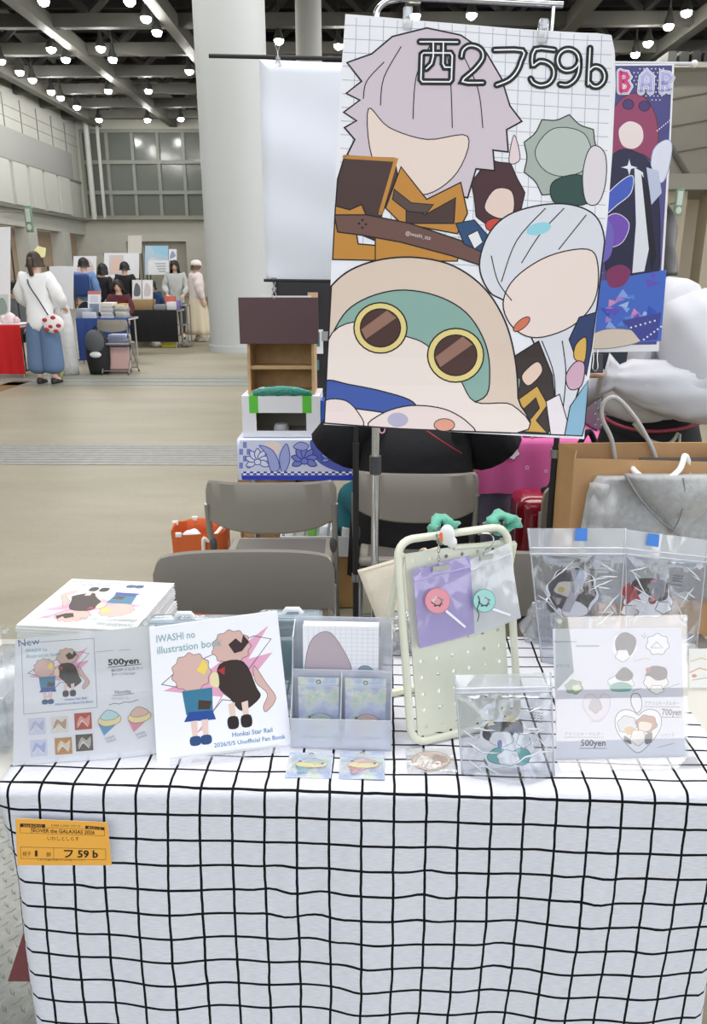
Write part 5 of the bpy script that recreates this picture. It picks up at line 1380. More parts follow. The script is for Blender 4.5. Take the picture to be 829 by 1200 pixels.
# lettering on the banner
def letter(strokes, fill):
    for wd, col in ((9.2, '#f5f6fb'), (7.2, '#3a3a78'), (6.2, '#f5f6fb'), (4.6, fill)):
        for q in strokes: pr.line(q, wd, col)
letter([[(728, 84), (728, 106)], [(728, 85), (735, 86), (737, 90), (734, 94), (728, 95)], [(730, 95), (736, 97), (738, 101), (735, 106), (728, 106.5)]], '#d8457f')
letter([[(752, 107), (754, 90), (759, 85), (764, 90), (763, 107)], [(753, 99), (763, 99)]], '#b9b7e6')
letter([[(777, 107), (778, 86), (784, 87), (787, 91), (784, 96), (778, 97)], [(781, 97), (785, 106)]], '#b9b7e6')
bmn = pr.bm([(X0, 76), (791.5, 74), (773.5, 412), (X0, 417)], th=.0006, back='#d8d8e4', warp=lambda u, v: .006*math.sin(u*7)+.004*math.sin(v*6), grid=(10, 12))
solo('banner', bmn, ink(.4), 'tall violet and blue banner lettered BAR, hung behind the large poster', 'banner', smooth=0)
p = at_y(696, 425, YN-.012); t = thing('binder_clip', 'large black binder clip at the lower corner of the violet banner', 'clip', (p.x, p.y, p.z-.03))
bm = BM(); loft(bm, [[V((p.x-.022, p.y-.002, p.z+.022)), V((p.x+.022, p.y-.002, p.z+.022)), V((p.x+.022, p.y+.016, p.z+.022)), V((p.x-.022, p.y+.016, p.z+.022))], [V((p.x-.024, p.y-.014, p.z-.026)), V((p.x+.024, p.y-.014, p.z-.026)), V((p.x+.024, p.y+.028, p.z-.026)), V((p.x-.024, p.y+.028, p.z-.026))]]); part('jaw', fixn(bm), mat('#17181c', .35), t)
bm = BM(); tube(bm, curve([p+V((-.006, -.004, .035)), p+V((-.005, -.012, .01)), p+V((-.007, -.017, -.012)), p+V((0, -.018, -.020)), p+V((.007, -.017, -.012)), p+V((.005, -.012, .01)), p+V((.006, -.004, .035))], 5), .0016, 6); part('wire_handle', bm, mat('#cfcfcf', .25, .95), t)
# ================================================================== THE ROW BEHIND
def solid_box(name, lo, hi, m, lab, cat, r=.004, grp=None):
    return solo(name, rbox(lo, hi, r), m, lab, cat, grp)
YT = 3.30
ztb = at_y(340, 515, YT).z
xa, xc = at_y(278, 520, YT).x, at_y(760, 515, YT).x
t = thing('folding_table', 'long table of the row behind, under the floral and pink cloths', 'table', ((xa+xc)/2, YT+.3, 0))
bm = BM(); box(bm, (xa, YT+.01, ztb-.035), (xc+.0, YT+.6, ztb-.006)); bevel(bm, .004); part('tabletop', bm, mat('#c9c6bc', .5), t)
for x in (xa+.06, xc-.06):
    for y in (YT+.06, YT+.54):
        bm = BM(); tube(bm, [(x, y, 0), (x, y, ztb-.03)], .013, 8); part('leg', bm, mat('#b9bbbd', .3, .8), t)
def overhang(x0, x1, zlow, wav=.006):
    """a cloth over the near edge of the table behind"""
    bm = BM(); n = 30; rings = []
    prof = [(YT+.6, ztb), (YT+.3, ztb+.001), (YT+.02, ztb), (YT+.004, ztb-.006), (YT-.001, ztb-.02)]+[(YT-.004, ztb-.02-(ztb-.02-zlow)*k/6) for k in range(1, 7)]
    for y, z in prof:
        dd = max(0, ztb-z); rings.append([V((x0+(x1-x0)*i/n, y-wav*math.sin(i*1.1)*min(1, dd*8)-.003, z)) for i in range(n+1)])
    vs = [[bm.verts.new(p) for p in r_] for r_ in rings]
    for a, b in zip(vs, vs[1:]):
        for i in range(n): bm.faces.new((a[i], a[i+1], b[i+1], b[i]))
    return fixn(bm)
# blue and white floral cloth
x1 = at_y(420, 540, YT).x
t = thing('tablecloth', 'blue and white floral cloth hanging over the table of the row behind', 'tablecloth', ((xa+x1)/2, YT, ztb-.15))
part('fabric', overhang(xa, x1, at_y(340, 562, YT).z, .003), mat('#d7dcf2', .8), t, True)
f = Frame((0, YT-.013, ztb), (1, 0, 0), (0, 0, 1)); pr = Print(f)
pr.poly([(281, 516), (419, 516), (419, 562), (283, 560)], '#d9def3'); 
for i in range(3):
    for j in range(4):
        if (i+j) % 2: pr.rect(280.5+i*4.4, 518+j*8, 284.9+i*4.4, 525+j*8, '#7f8ed0')
pr.smooth([(364, 516), (392, 516), (419, 518), (419, 558), (394, 552), (372, 540)], '#5b66bc', None); pr.smooth([(310, 520), (322, 517), (330, 524), (322, 534), (312, 530)], '#f3e4dc', None)
def lotus(x, y, r, fill, ln):
    for k in range(7):
        a = R(-90+(k-3)*38); c, d = math.cos(a), math.sin(a)
        pr.smooth([(x+c*r*.15-d*r*.1, y+d*r*.15+c*r*.1), (x+c*r*.6-d*r*.26, y+d*r*.6+c*r*.26), (x+c*r*1.05, y+d*r*1.05), (x+c*r*.6+d*r*.26, y+d*r*.6-c*r*.26), (x+c*r*.15+d*r*.1, y+d*r*.15-c*r*.1)], fill, ln, 1.1, 4)
    pr.ell(x, y+r*.1, r*.28, r*.24, fill, line=ln, w=1)
lotus(302, 540, 14, '#e6eaf8', '#4a55b4'); lotus(357, 539, 15, '#7f8bd6', '#2e388f'); lotus(388, 536, 11, '#98a3e0', '#343f9c')
for q in ([(318, 552), (312, 532), (304, 522), (320, 528), (328, 548)], [(330, 552), (328, 534), (336, 520), (340, 536), (336, 550)], [(344, 524), (352, 518), (362, 522), (356, 528)]): pr.smooth(q, '#a9b2e6', '#4a55b4', 1)
for i in range(34):
    for j in range(2): pr.rect(283+i*4, 552.5+j*2+0, 285+i*4, 554.5+j*2, ('#f4f5fb', '#2c3aa8')[(i+j) % 2]); pr.rect(285+i*4, 552.5+j*2, 287+i*4, 554.5+j*2, ('#2c3aa8', '#f4f5fb')[(i+j) % 2])
pr.poly([(283, 557), (419, 557), (419, 563), (284, 562)], '#3546c0')
part('floral_print', pr.bm(None), ink(.75), t, 0)
# pink cloth
x0, x2 = at_y(560, 540, YT).x, at_y(738, 540, YT).x
t = thing('tablecloth', 'bright pink cloth with white stars over the table of the row behind', 'tablecloth', ((x0+x2)/2, YT, ztb-.2))
part('fabric', overhang(x0, x2, at_y(600, 578, YT).z), mat('#d2609f', .7), t, True)
f = Frame((0, YT-.014, ztb), (1, 0, 0), (0, 0, 1)); pr = Print(f)
def star(x, y, r, col, w=1): q = [(x+(r if k % 2 else r*.5)*math.sin(k*PI/5), y+(r if k % 2 else r*.5)*math.cos(k*PI/5)) for k in range(10)]; pr.line(q, w, col, True)
star(663, 524, 6.5, '#f1c4dc'); star(618, 548, 2.6, '#f1c4dc', .8); star(640, 552, 2.2, '#f1c4dc', .8); pr.smooth(ragged(600, 530, 9, 8, 6, .1), '#eee8f2', '#7d5a78', .8)
part('cloth_pattern', pr.bm(None), ink(.7), t, 0)
# grey-lilac printed curtain below it
bm = BM(); n = 40; zl_ = .02; zh = ztb-.04
vs = [[bm.verts.new((x0-.06+(x2-x0)*i/n, YT+.05+.012*math.sin(i*.9), z)) for i in range(n+1)] for z in (zl_, .25, .45, zh)]
for a, b in zip(vs, vs[1:]):
    for i in range(n): bm.faces.new((a[i], a[i+1], b[i+1], b[i]))
solo('curtain', fixn(bm), mat('#77748a', .85, noise=(5, .35)), 'grey lilac printed curtain hanging below the pink cloth', 'curtain', smooth=True)
# trays and small boxes on the pink table

zt2 = ztb+.006
def on_table(name, px0, px1, ytop, dep, m, lab, cat, yo=.05, r=.004):
    a, b = at_y(px0, ytop, YT+yo), at_y(px1, ytop, YT+yo); return solid_box(name, (a.x, YT+yo, zt2), (b.x, YT+yo+dep, max(a.z, zt2+.012)), m, lab, cat, r)
on_table('tray', 614, 672, 507, .16, mat('#c6cad6', .45), 'pale grey tray at the edge of the pink covered table', 'tray')
a = at_y(601, 510, YT+.05); t = thing('figurine', 'small pale blue figurine on the pink covered table', 'figurine', (a.x, a.y, zt2))
bm = BM(); ball(bm, (a.x, a.y, zt2+.026), (.026, .02, .026), 14, 9); part('body', bm, mat('#8fb7dc', .4), t, True)
bm = BM(); ball(bm, (a.x, a.y-.004, zt2+.062), (.02, .018, .018), 14, 9); part('head', bm, mat('#d9e6f3', .4), t, True)
bm = BM(); cyl(bm, (a.x, a.y, zt2), .03, .006, 20); part('base', bm, mat('#3d4a66', .4), t)
on_table('paper_box', 576, 592, 508, .09, mat('#d8dad9', .6), 'small white paper box beside the pale blue figurine', 'box')
a, b = at_y(694, 524, YT+.2), at_y(752, 466, YT+.2)
bm = rbox((a.x, YT+.2, zt2), (b.x, YT+.4, b.z), .012, 3); t = thing('storage_box', 'grey dotted storage box on the pink table behind the pale rope handle', 'box', ((a.x+b.x)/2, YT+.3, zt2)); part('body', bm, mat('#6f7278', .6), t)
f = Frame((0, YT+.199, 1), (1, 0, 0), (0, 0, 1)); pr = Print(f)
for i in range(8):
    for j in range(8): pr.ell(698+i*7+(j % 2)*3.5, 472+j*6.4, 1, 1, '#a9adb3', n=8)
part('dot_print', pr.bm(None), ink(.6), t, 0)
# white carton with a window, green tape
def Q(px, py, Y): return at_y(px, py, Y)
Yc = YT+.03
a, b = Q(285, 516, Yc), Q(375, 466, Yc); z0 = zt2-.002; z1 = b.z; D = .24
t = thing('carton', 'white carton with a wide window and green tape on the floral table', 'carton', ((a.x+b.x)/2, Yc, z0))
wmat = mat('#e6e7ea', .6); kraft = mat('#c0a076', .75, noise=(20, .12)); kr2 = mat('#8d6a44', .8, noise=(20, .15))
wa, wb = Q(301, 505, Yc), Q(359, 484, Yc); th = .006
bm = BM(); box(bm, (a.x, Yc, z0), (wa.x, Yc+th, z1)); box(bm, (wb.x, Yc, z0), (b.x, Yc+th, z1)); box(bm, (wa.x, Yc, z0), (wb.x, Yc+th, wa.z)); box(bm, (wa.x, Yc, wb.z), (wb.x, Yc+th, z1)); bmesh.ops.remove_doubles(bm, verts=bm.verts[:], dist=1e-5)
part('front_panel', bm, wmat, t, 0)
bm = BM(); box(bm, (a.x, Yc+th, z0), (a.x+th, Yc+D, z1)); part('side_panel', bm, wmat, t, 0)
bm = BM(); box(bm, (b.x-th, Yc+th, z0), (b.x, Yc+D, z1)); part('side_panel', bm, wmat, t, 0)
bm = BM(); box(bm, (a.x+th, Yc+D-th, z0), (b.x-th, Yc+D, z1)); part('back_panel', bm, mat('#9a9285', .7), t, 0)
bm = BM(); box(bm, (a.x, Yc, z1), (b.x, Yc+D, z1+th)); part('top_panel', bm, wmat, t, 0)
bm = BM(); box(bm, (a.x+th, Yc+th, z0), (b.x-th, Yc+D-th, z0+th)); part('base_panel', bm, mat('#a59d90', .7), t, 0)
for q in (292, 354.5):
    p, p2 = Q(q, 471, Yc), Q(q+11, 484, Yc); bm = BM(); box(bm, (p.x, Yc-.001, p2.z), (p2.x, Yc, z1+th+.001)); box(bm, (p.x, Yc, z1+th), (p2.x, Yc+.05, z1+th+.001)); part('green_tape', bm, mat('#5cc33a', .5), t, 0, 'bright green tape')
p = Q(330, 501, Yc+.1); bm = BM(); cyl(bm, (p.x, Yc+.10, z0+th), .035, .02, 24); cyl(bm, (p.x, Yc+.10, z0+th+.02), .035, .016, 24, .028)
solo('tape_roll', bm, mat('#dfe0e2', .5), 'white tape roll inside the windowed white carton', 'tape')
# cardboard shelf with a maroon sign board
zs = z1+th
Ys = Yc+.04
a, b = Q(291, 465, Ys), Q(368, 400, Ys); ztop = Q(330, 349, Ys).z; Ds = .2
t = thing('cardboard_shelf', 'brown cardboard display shelf with a maroon header board on the carton', 'display shelf', ((a.x+b.x)/2, Ys, zs))
zm = Q(330, 402, Ys).z
for x in (a.x, b.x-.012): bm = BM(); quadbox(bm, [(x, Ys, zs), (x, Ys+Ds, zs), (x, Ys+Ds, zm+.1), (x, Ys+.03, zm+.02)], V((.012, 0, 0))); part('side_panel', fixn(bm), kraft, t, 0)
bm = BM(); box(bm, (a.x+.012, Ys+Ds-.006, zs), (b.x-.012, Ys+Ds, zm+.08)); part('back_panel', bm, kraft, t, 0)
for k, z in enumerate((zs+.002, Q(330, 432, Ys+.05).z, zm-.004)): bm = BM(); box(bm, (a.x+.012, Ys+.02+.012*k, z), (b.x-.012, Ys+Ds-.006, z+.006)); box(bm, (a.x+.012, Ys+.014+.012*k, z), (b.x-.012, Ys+.02+.012*k, z+.016)); part('shelf_board', bm, mat('#caa97c', .75), t, 0)
ma, mb = Q(281.5, 403, Ys-.01), Q(373, 348.5, Ys-.01); bm = BM(); box(bm, (ma.x, Ys-.014, ma.z), (mb.x, Ys-.004, mb.z)); bevel(bm, .002); part('header_board', bm, mat('#5a4145', .6), t, 0, 'maroon header board')
for x in (ma.x+.03, mb.x-.05): bm = BM(); box(bm, (x, Ys-.004, ma.z), (x+.02, Ys+.04, ma.z+.03)); part('bracket', bm, kraft, t, 0)
bm = BM(); box(bm, (ma.x+.09, Ys-.004, mb.z-.03), (mb.x-.03, Ys+.006, mb.z+.006)); part('paper_strip', bm, mat('#e4e4e2', .6), t, 0)
# teal packet on the carton top, in front of the shelf
p0, p1 = Q(297, 473, Yc+.005), Q(366, 459, Yc+.005)
t = thing('packet', 'teal wrapped packet lying before the cardboard shelf', 'packet', ((p0.x+p1.x)/2, Yc, zs))
bm = BM(); rings = []; n = 12
for i in range(n+1):
    u = i/n; x = p0.x+(p1.x-p0.x)*u; k = (math.sin(PI*min(1, max(0, .06+u*.9))))**.5
    rings.append([V((x, Yc+.006+.011*math.cos(2*PI*j/10)*k, zs+.001+.022*k*(1+math.sin(2*PI*j/10))+.004*math.sin(i*2+j)*k*.5)) for j in range(10)])
loft(bm, rings); part('wrap', fixn(bm), mat('#2f8f7f', .25, bump=(60, .4), coat=.5), t, True)
bm = BM(); rings = []
for i in range(n+1):
    u = i/n; x = p0.x-.02+(p1.x-p0.x)*u*.55; rings.append([V((x, Yc+.019+.001*j+.004*math.sin(i*1.7), zs+.002+h*(.2+.8*math.sin(PI*u))) ) for j, h in ((0, 0), (0, .035), (3, .035), (3, 0))])
loft(bm, rings); part('plastic_flap', fixn(bm), clear('#f2ece6', .5, .1, .3, (16, .5)), t, True)
# blue bag beside the carton
a = Q(376, 512, Yc+.02); b = Q(392, 470, Yc+.02)
t = thing('paper_bag', 'blue paper bag beside the windowed white carton', 'bag', (a.x+.02, Yc+.06, zt2))
bm = BM(); quadbox(bm, [(a.x, Yc+.02, zt2), (a.x+.06, Yc+.02, zt2), (a.x+.055, Yc+.03, b.z), (a.x+.002, Yc+.03, b.z)], V((0, .1, 0))); part('body', fixn(bm), mat('#2f5fbe', .6), t, 0)
bm = BM(); tube(bm, curve([(a.x+.015, Yc+.04, b.z), (a.x+.015, Yc+.04, b.z+.03), (a.x+.04, Yc+.04, b.z+.03), (a.x+.04, Yc+.04, b.z)], 4), .002, 6); part('handle', bm, mat('#23488f', .6), t)
# under the floral table: kraft parcels, white crate, brown carton, dark heap
def crush_box(name, px0, px1, py0, py1, Y, D, m, lab, cat, wob=.01, seed=1, to_floor=False):
    a, b = Q(px0, py1, Y), Q(px1, py0, Y); z0 = 0.001 if to_floor else a.z; rnd = random.Random(seed)
    bm = rbox((a.x, Y, z0), (b.x, Y+D, b.z), .012, 2); bmesh.ops.subdivide_edges(bm, edges=bm.edges[:], cuts=4, use_grid_fill=True)
    for v in bm.verts:
        if v.co.z > z0+.005: v.co += V((rnd.uniform(-wob, wob), rnd.uniform(-wob, wob), rnd.uniform(-wob, wob)))*.6
    return solo(name, fixn(bm), m, lab, cat)
yk = YT+.07
a = G(330, 700)
crush_box('carton', 340, 420, 652, 740, 3.12, .2, mat('#a98352', .75, noise=(12, .12)), 'brown cardboard carton on the floor below the white crate', 'carton', .003, 4, True)
zc1 = Q(380, 652, 3.12).z
crush_box('parcel', 282, 346, 561, 632, YT+.06, .26, mat('#b8956a', .7, bump=(30, .5), noise=(14, .2)), 'crumpled kraft paper parcel hanging below the floral cloth', 'parcel', .012, 2, True)
crush_box('parcel', 352, 388, 562, 606, YT+.09, .22, mat('#ae8b60', .7, bump=(30, .5), noise=(14, .2)), 'small kraft paper parcel behind the grey chair back', 'parcel', .008, 3, True)
# white crate with packets
a, b = Q(329, 652, 3.1), Q(411, 629, 3.1); zq = max(zc1+.006, a.z)
t = thing('crate', 'white crate of small packets below the floral table', 'crate', ((a.x+b.x)/2, 3.1, zq))
bm = BM(); x0_, x1_, y0_, y1_, h_ = a.x, b.x, 3.1, 3.28, b.z
box(bm, (x0_, y0_, zq), (x1_, y0_+.005, h_)); part('front_panel', bm, mat('#e3e4e6', .5), t, 0)
for n_, lo, hi in (('back_panel', (x0_, y1_-.005, zq), (x1_, y1_, h_)), ('side_panel', (x0_, y0_+.005, zq), (x0_+.005, y1_-.005, h_)), ('side_panel', (x1_-.005, y0_+.005, zq), (x1_, y1_-.005, h_)), ('base', (x0_+.005, y0_+.005, zq), (x1_-.005, y1_-.005, zq+.005))):
    bm = BM(); box(bm, lo, hi); part(n_, bm, mat('#d9dbde', .5), t, 0)
rnd = random.Random(5); first = None
for k, (u, col, nm) in enumerate(((.06, '#e9e9e6', 'white'), (.20, '#d7d3c6', 'cream'), (.36, '#7cc04f', 'green'), (.50, '#eceff1', 'white'), (.66, '#dfe3e4', 'pale grey'), (.82, '#e6e2da', 'cream'))):
    x = x0_+.012+(x1_-x0_-.06)*k/5; bm = BM(); Mx = Matrix.Translation((x+.02, 3.18, zq+.006)) @ Matrix.Rotation(R(rnd.uniform(-5, 5)), 4, 'Y')
    box(bm, (-.017, -.05, 0), (.017, .05, h_-zq+.006*k % .02+.012), Mx); bevel(bm, .003); 
    for v in bm.verts: v.co.z = max(v.co.z, zq+.0055)
    solo('packet', bm, mat(col, .45), '%s packet in the white crate, %s' % (nm, ('at its near end', 'next to the near one', 'the only green one', 'beside the green packet', 'the last but one', 'at its far end')[k]), 'packet', 'packets in the crate')
# dark heap of clothing below
p = Q(304, 640, 2.98); bm = BM(); ball(bm, (p.x+.05, 3.04, .1), (.16, .12, .16), 28, 16)
for v in bm.verts: v.co += V((math.sin(v.co.z*40+v.co.x*30), math.cos(v.co.x*36), math.sin(v.co.x*25+v.co.y*31)))*.012; v.co.z = max(v.co.z, .001)
o = solo('backpack', bm, mat('#15161a', .8), 'black soft backpack slumped on the floor by the orange bag', 'bag', smooth=True); 
# orange shopping bag
Yo = 2.86
a, b = Q(198, 735, Yo), Q(262, 612, Yo)
zt_ = Q(230, 626, Yo).z; w0 = at_y(197, 640, Yo).x; w1 = at_y(263, 640, Yo).x
t = thing('shopping_bag', 'orange shopping bag with white handles standing on the hall floor', 'bag', ((w0+w1)/2, Yo+.1, 0))
bm = BM(); rings = []; cx, cy = (w0+w1)/2, Yo+.10
def sq(a_, rx, ry, z, e=3.2):
    return [V((cx+rx*math.copysign(abs(math.cos(2*PI*j/28))**(2/e), math.cos(2*PI*j/28)), cy+ry*math.copysign(abs(math.sin(2*PI*j/28))**(2/e), math.sin(2*PI*j/28)), z+.004*math.sin(j*1.3+a_))) for j in range(28)]
hw = (w1-w0)/2
for k, (z, s_) in enumerate(((.001, .92), (.04, .97), (zt_*.5, 1.0), (zt_*.85, 1.0), (zt_, 1.02))): rings.append(sq(k if k else 0, hw*s_, .10*s_, z if k else .006))
for k, (z, s_) in enumerate(((zt_-.003, .98), (zt_-.05, .95), (zt_-.12, .93))): rings.append(sq(4+k, hw*s_, .10*s_, z))
loft(bm, rings, cap=True); part('body', fixn(bm), mat('#d2632c', .7, bump=(40, .1)), t, 50)
for j in (0, 5, 11): 
    q = sq(4, hw*1.02, .102, zt_)[j+8]; bm = rbox((q.x-.012, q.y-.006, q.z-.012), (q.x+.012, q.y+.006, q.z+.006), .002); part('trim_tab', bm, mat('#efece4', .6), t)
for y in (cy-.106, ): 
    bm = BM(); tube(bm, curve([(cx+.03, y, zt_-.12), (cx+.032, y, zt_-.02), (cx+.05, y+.012, zt_-.03), (cx+.075, y+.04, zt_-.01), (cx+.10, y+.1, zt_+.0), (cx+.106, y+.1, zt_-.1)], 5), .008, 8); part('handle', bm, mat('#efe6d6', .7), t)
bm = BM(); ball(bm, (cx-.03, cy-.02, zt_-.06), (.05, .04, .05), 14, 9)
for v in bm.verts: v.co += V((math.sin(v.co.z*120), math.cos(v.co.x*110), math.sin(v.co.y*130)))*.006
solo('crumpled_paper', bm, mat('#dfe0ea', .6), 'crumpled white paper in the orange shopping bag', 'paper', smooth=30)
# red suitcase behind the black pole
a, b = Q(607, 616, 2.95), Q(700, 586, 2.95)
t = thing('suitcase', 'glossy dark red suitcase standing beyond the black banner pole', 'suitcase', ((a.x+b.x)/2, 2.95, 0))
bm = rbox((a.x, 2.95, .045), (b.x+.06, 3.17, b.z), .05, 5)
part('shell', bm, mat('#8e1626', .2, coat=.6), t)
for k in range(4):
    x = a.x+.06+(b.x-a.x)*k/3.4; bm = rbox((x, 2.944, .12), (x+.02, 2.955, b.z-.06), .004); part('rib', bm, mat('#7b1220', .2, coat=.6), t)
bm = BM(); tube(bm, curve([((a.x+b.x)/2-.03, 3.06, b.z-.006), ((a.x+b.x)/2-.03, 3.06, b.z+.02), ((a.x+b.x)/2+.09, 3.06, b.z+.02), ((a.x+b.x)/2+.09, 3.06, b.z-.006)], 5), .008, 8); part('handle', bm, blk, t)
for x in (a.x+.06, b.x): bm = BM(); tube(bm, [(x, 3.03, .025), (x, 3.09, .025)], .025, 14); part('wheel', bm, blk, t)
for x in (a.x+.06, b.x): bm = BM(); box(bm, (x-.012, 3.04, .025), (x+.012, 3.08, .06)); part('wheel_fork', bm, blk, t)
# black rucksack hung beside it
a, b = Q(648, 620, 2.80), Q(702, 540, 2.80); cx, cz = (a.x+b.x)/2+.02, (a.z+b.z)/2
t = thing('rucksack', 'black rucksack with a shoulder strap behind the kraft shopping bag', 'bag', (cx, 2.85, 0))
bm = BM(); rings = []
for k in range(13):
    v = k/12; z = .002+(b.z-.002)*v; s_ = (.8+.25*math.sin(PI*v**.8))*(1 if v < .8 else (1-((v-.8)/.2)**2*.55)); rings.append([V((cx+.13*s_*math.cos(2*PI*j/24), 2.86+.075*s_*math.sin(2*PI*j/24)+.004*math.sin(j*2+k), z)) for j in range(24)])
loft(bm, rings); part('body', fixn(bm), mat('#17181b', .75), t, True)
bm = BM(); tube(bm, curve([(cx-.06, 2.80, b.z-.05), (cx-.03, 2.78, b.z+.06), (cx+.01, 2.8, b.z+.11), (cx+.05, 2.80, b.z+.03), (cx+.08, 2.8, b.z-.07)], 6), .011, 8); part('strap', bm, mat('#101114', .7), t)
bm = rbox((cx-.09, 2.765, .18), (cx+.06, 2.80, .36), .012, 3); part('pocket', bm, mat('#1d1e22', .75), t)
# kraft shopping bag on a chair, hoodie laid over it
Yk = 1.98
c = copy_tree(chair0); chairs.append(c); c['label'] = 'grey folding chair carrying the kraft bag and the grey hoodie'
xk0, xk1 = at_y(672, 560, Yk).x, at_y(880, 560, Yk).x; zk = at_y(700, 536, Yk).z; zs_ = .4505
c.location = ((xk0+xk1)/2-.02, Yk+.14, 0); c.rotation_euler = (0, 0, 0)
t = thing('paper_bag', 'large kraft paper shopping bag with pale rope handles', 'bag', ((xk0+xk1)/2, Yk+.1, zs_))
kp = mat('#c2986a', .75, noise=(10, .1))
Dk = .17; xm = (xk0+xk1)/2
bm = BM(); rings = []
for z, dx, dy in ((zs_, .03, .0), (zs_+.1, .006, 0), (zk-.2, 0, 0), (zk, -.004, .01)):
    x0_, x1_ = xk0+dx, xk1-dx; rings.append([V((x0_, Yk-dy, z)), V((xm, Yk-dy-.006, z-.004)), V((x1_, Yk-dy, z-.012)), V((x1_-.02, Yk+Dk*.5, z)), V((x1_, Yk+Dk+dy, z+.004)), V((xm, Yk+Dk+dy, z+.002)), V((x0_, Yk+Dk+dy, z)), V((x0_+.03, Yk+Dk*.5, z))])
for z, q in ((zk-.001, .004), (zk-.25, .006), (zs_+.01, .01)):
    rings.append([V((p.x+(xm-p.x)*q*2, p.y+(Yk+Dk/2-p.y)*q*6, z+(p.z-zk))) for p in rings[3]])
loft(bm, rings); part('body', fixn(bm), kp, t, 0)
rope = mat('#d8d6d2', .7, bump=(200, .3))
pts = [at_y(x, y, Yk+Dk-.008) for x, y in ((722, 545), (717, 515), (706, 490), (708, 472), (722, 466), (742, 486), (757, 510), (768, 534), (768, 548))]
bm = BM(); tube(bm, curve(pts, 5), .0065, 8); part('far_handle', bm, mat('#bdb9b4', .7), t, True)
pts = [at_y(x, y, Y) for x, y, Y in ((741, 545, Yk+.0), (744, 552, Yk-.02), (760, 563, Yk-.06), (780, 563, Yk-.07), (797, 550, Yk-.05), (803, 534, Yk-.02), (808, 545, Yk-.006), (808, 556, Yk-.006))]
bm = BM(); tube(bm, curve(pts, 5), .0075, 8); part('near_handle', bm, mat('#f0efec', .7), t, True)
p0, p1 = at_y(756, 549, Yk+.06), at_y(880, 538, Yk+.06); bm = rbox((p0.x, Yk+.05, zk-.2), (xk1-.04, Yk+.12, p0.z+.018), .006)
solo('black_box', bm, mat('#3a3836', .6), 'dark grey box inside the kraft paper shopping bag', 'box')
# hoodie
fh = Frame((xk0, Yk-.02, zk), (1, 0, 0), (0, 0, 1))
fab = mat('#b2b2b1', .9, bump=(160, .15), noise=(60, .12), sheen=.3)
def drape(outline, depthf, nx=26, nz=26):
    """a cloth body between the outline's left and right edges: depthf(u, v) is how far it bulges to the front"""
    bm = BM(); rings = []
    for j in range(nz+1):
        v = j/nz; L, Rr = outline(v)
        fr_, bk_ = [], []
        for i in range(nx+1):
            u = i/nx; p = L.lerp(Rr, u); d = depthf(u, v)
            fr_.append(p+V((0, -d, 0))); bk_.append(p+V((0, .004, 0)))
        rings.append(fr_+bk_[::-1])
    loft(bm, rings); return fixn(bm)
t = thing('hoodie', 'grey melange hooded sweatshirt draped over the kraft shopping bag', 'hoodie', ((xk0+xk1)/2, Yk-.04, zs_+.02))
LE = [(700, 557), (694, 566), (688, 580), (684, 600), (681, 625), (678, 660), (676, 700)]
def le(v):
    k = v*(len(LE)-1); i = min(int(k), len(LE)-2); a, b = LE[i], LE[i+1]; q = k-i; return (a[0]+(b[0]-a[0])*q, a[1]+(b[1]-a[1])*q)
def outl(v): x, y = le(v); L = at_y(x, y, Yk-.012); return L, V((xk1+.015, Yk-.012, L.z+.003))
def dep(u, v): return .022+.02*math.sin(PI*min(1, v*1.1))*.7+.014*math.sin(u*13+v*4)+.010*math.sin(u*5-v*11)+.006*math.sin(u*23+v*9)+.02*math.exp(-((u-.12)/.05)**2)*min(1, v*3)
part('body', drape(outl, dep), fab, t, True)
def sl(v): a = at_y(692-14*v, 566+70*v, Yk-.04); b = at_y(716-4*v, 562+120*v, Yk-.04); b.z = a.z; return a, b
part('sleeve', drape(sl, lambda u, v: .03*math.sin(PI*u)+.004*math.sin(v*17), 12, 16), fab, t, True)
bm = BM(); rings = []     # hood: folded V hanging down the front
for j in range(17):
    v = j/16; xl = 733+52*v**1.1; xr = 862-(862-793)*v**1.2; y0 = 556+66*v; a = at_y(xl, y0, Yk-.05); b = at_y(xr, y0, Yk-.05); b.z = a.z
    ring = []
    for i in range(15):
        u = i/14; p = a.lerp(b, u); ring.append(p+V((0, -.012-.062*math.sin(PI*u)**.6*(.5+.5*math.sin(PI*min(1, v+.25)))-.004*math.sin(u*9+v*8), .012*(1-v)*math.sin(PI*u))))
    for i in range(14, -1, -1): ring.append(a.lerp(b, i/14)+V((0, .012, 0)))
    rings.append(ring)
loft(bm, rings); part('hood', fixn(bm), fab, t, True)
bm = BM(); tube(bm, curve([at_y(733, 556, Yk-.075), at_y(752, 586, Yk-.095), at_y(776, 612, Yk-.10), at_y(790, 621, Yk-.10)], 6), .003, 6); part('hood_seam', bm, mat('#8b8b8a', .9), t)
bm = BM(); tube(bm, curve([at_y(801, 560, Yk-.115), at_y(803, 580, Yk-.12), at_y(798, 604, Yk-.112), at_y(790, 621, Yk-.10)], 6), .0018, 6); part('centre_seam', bm, mat('#8b8b8a', .9), t)
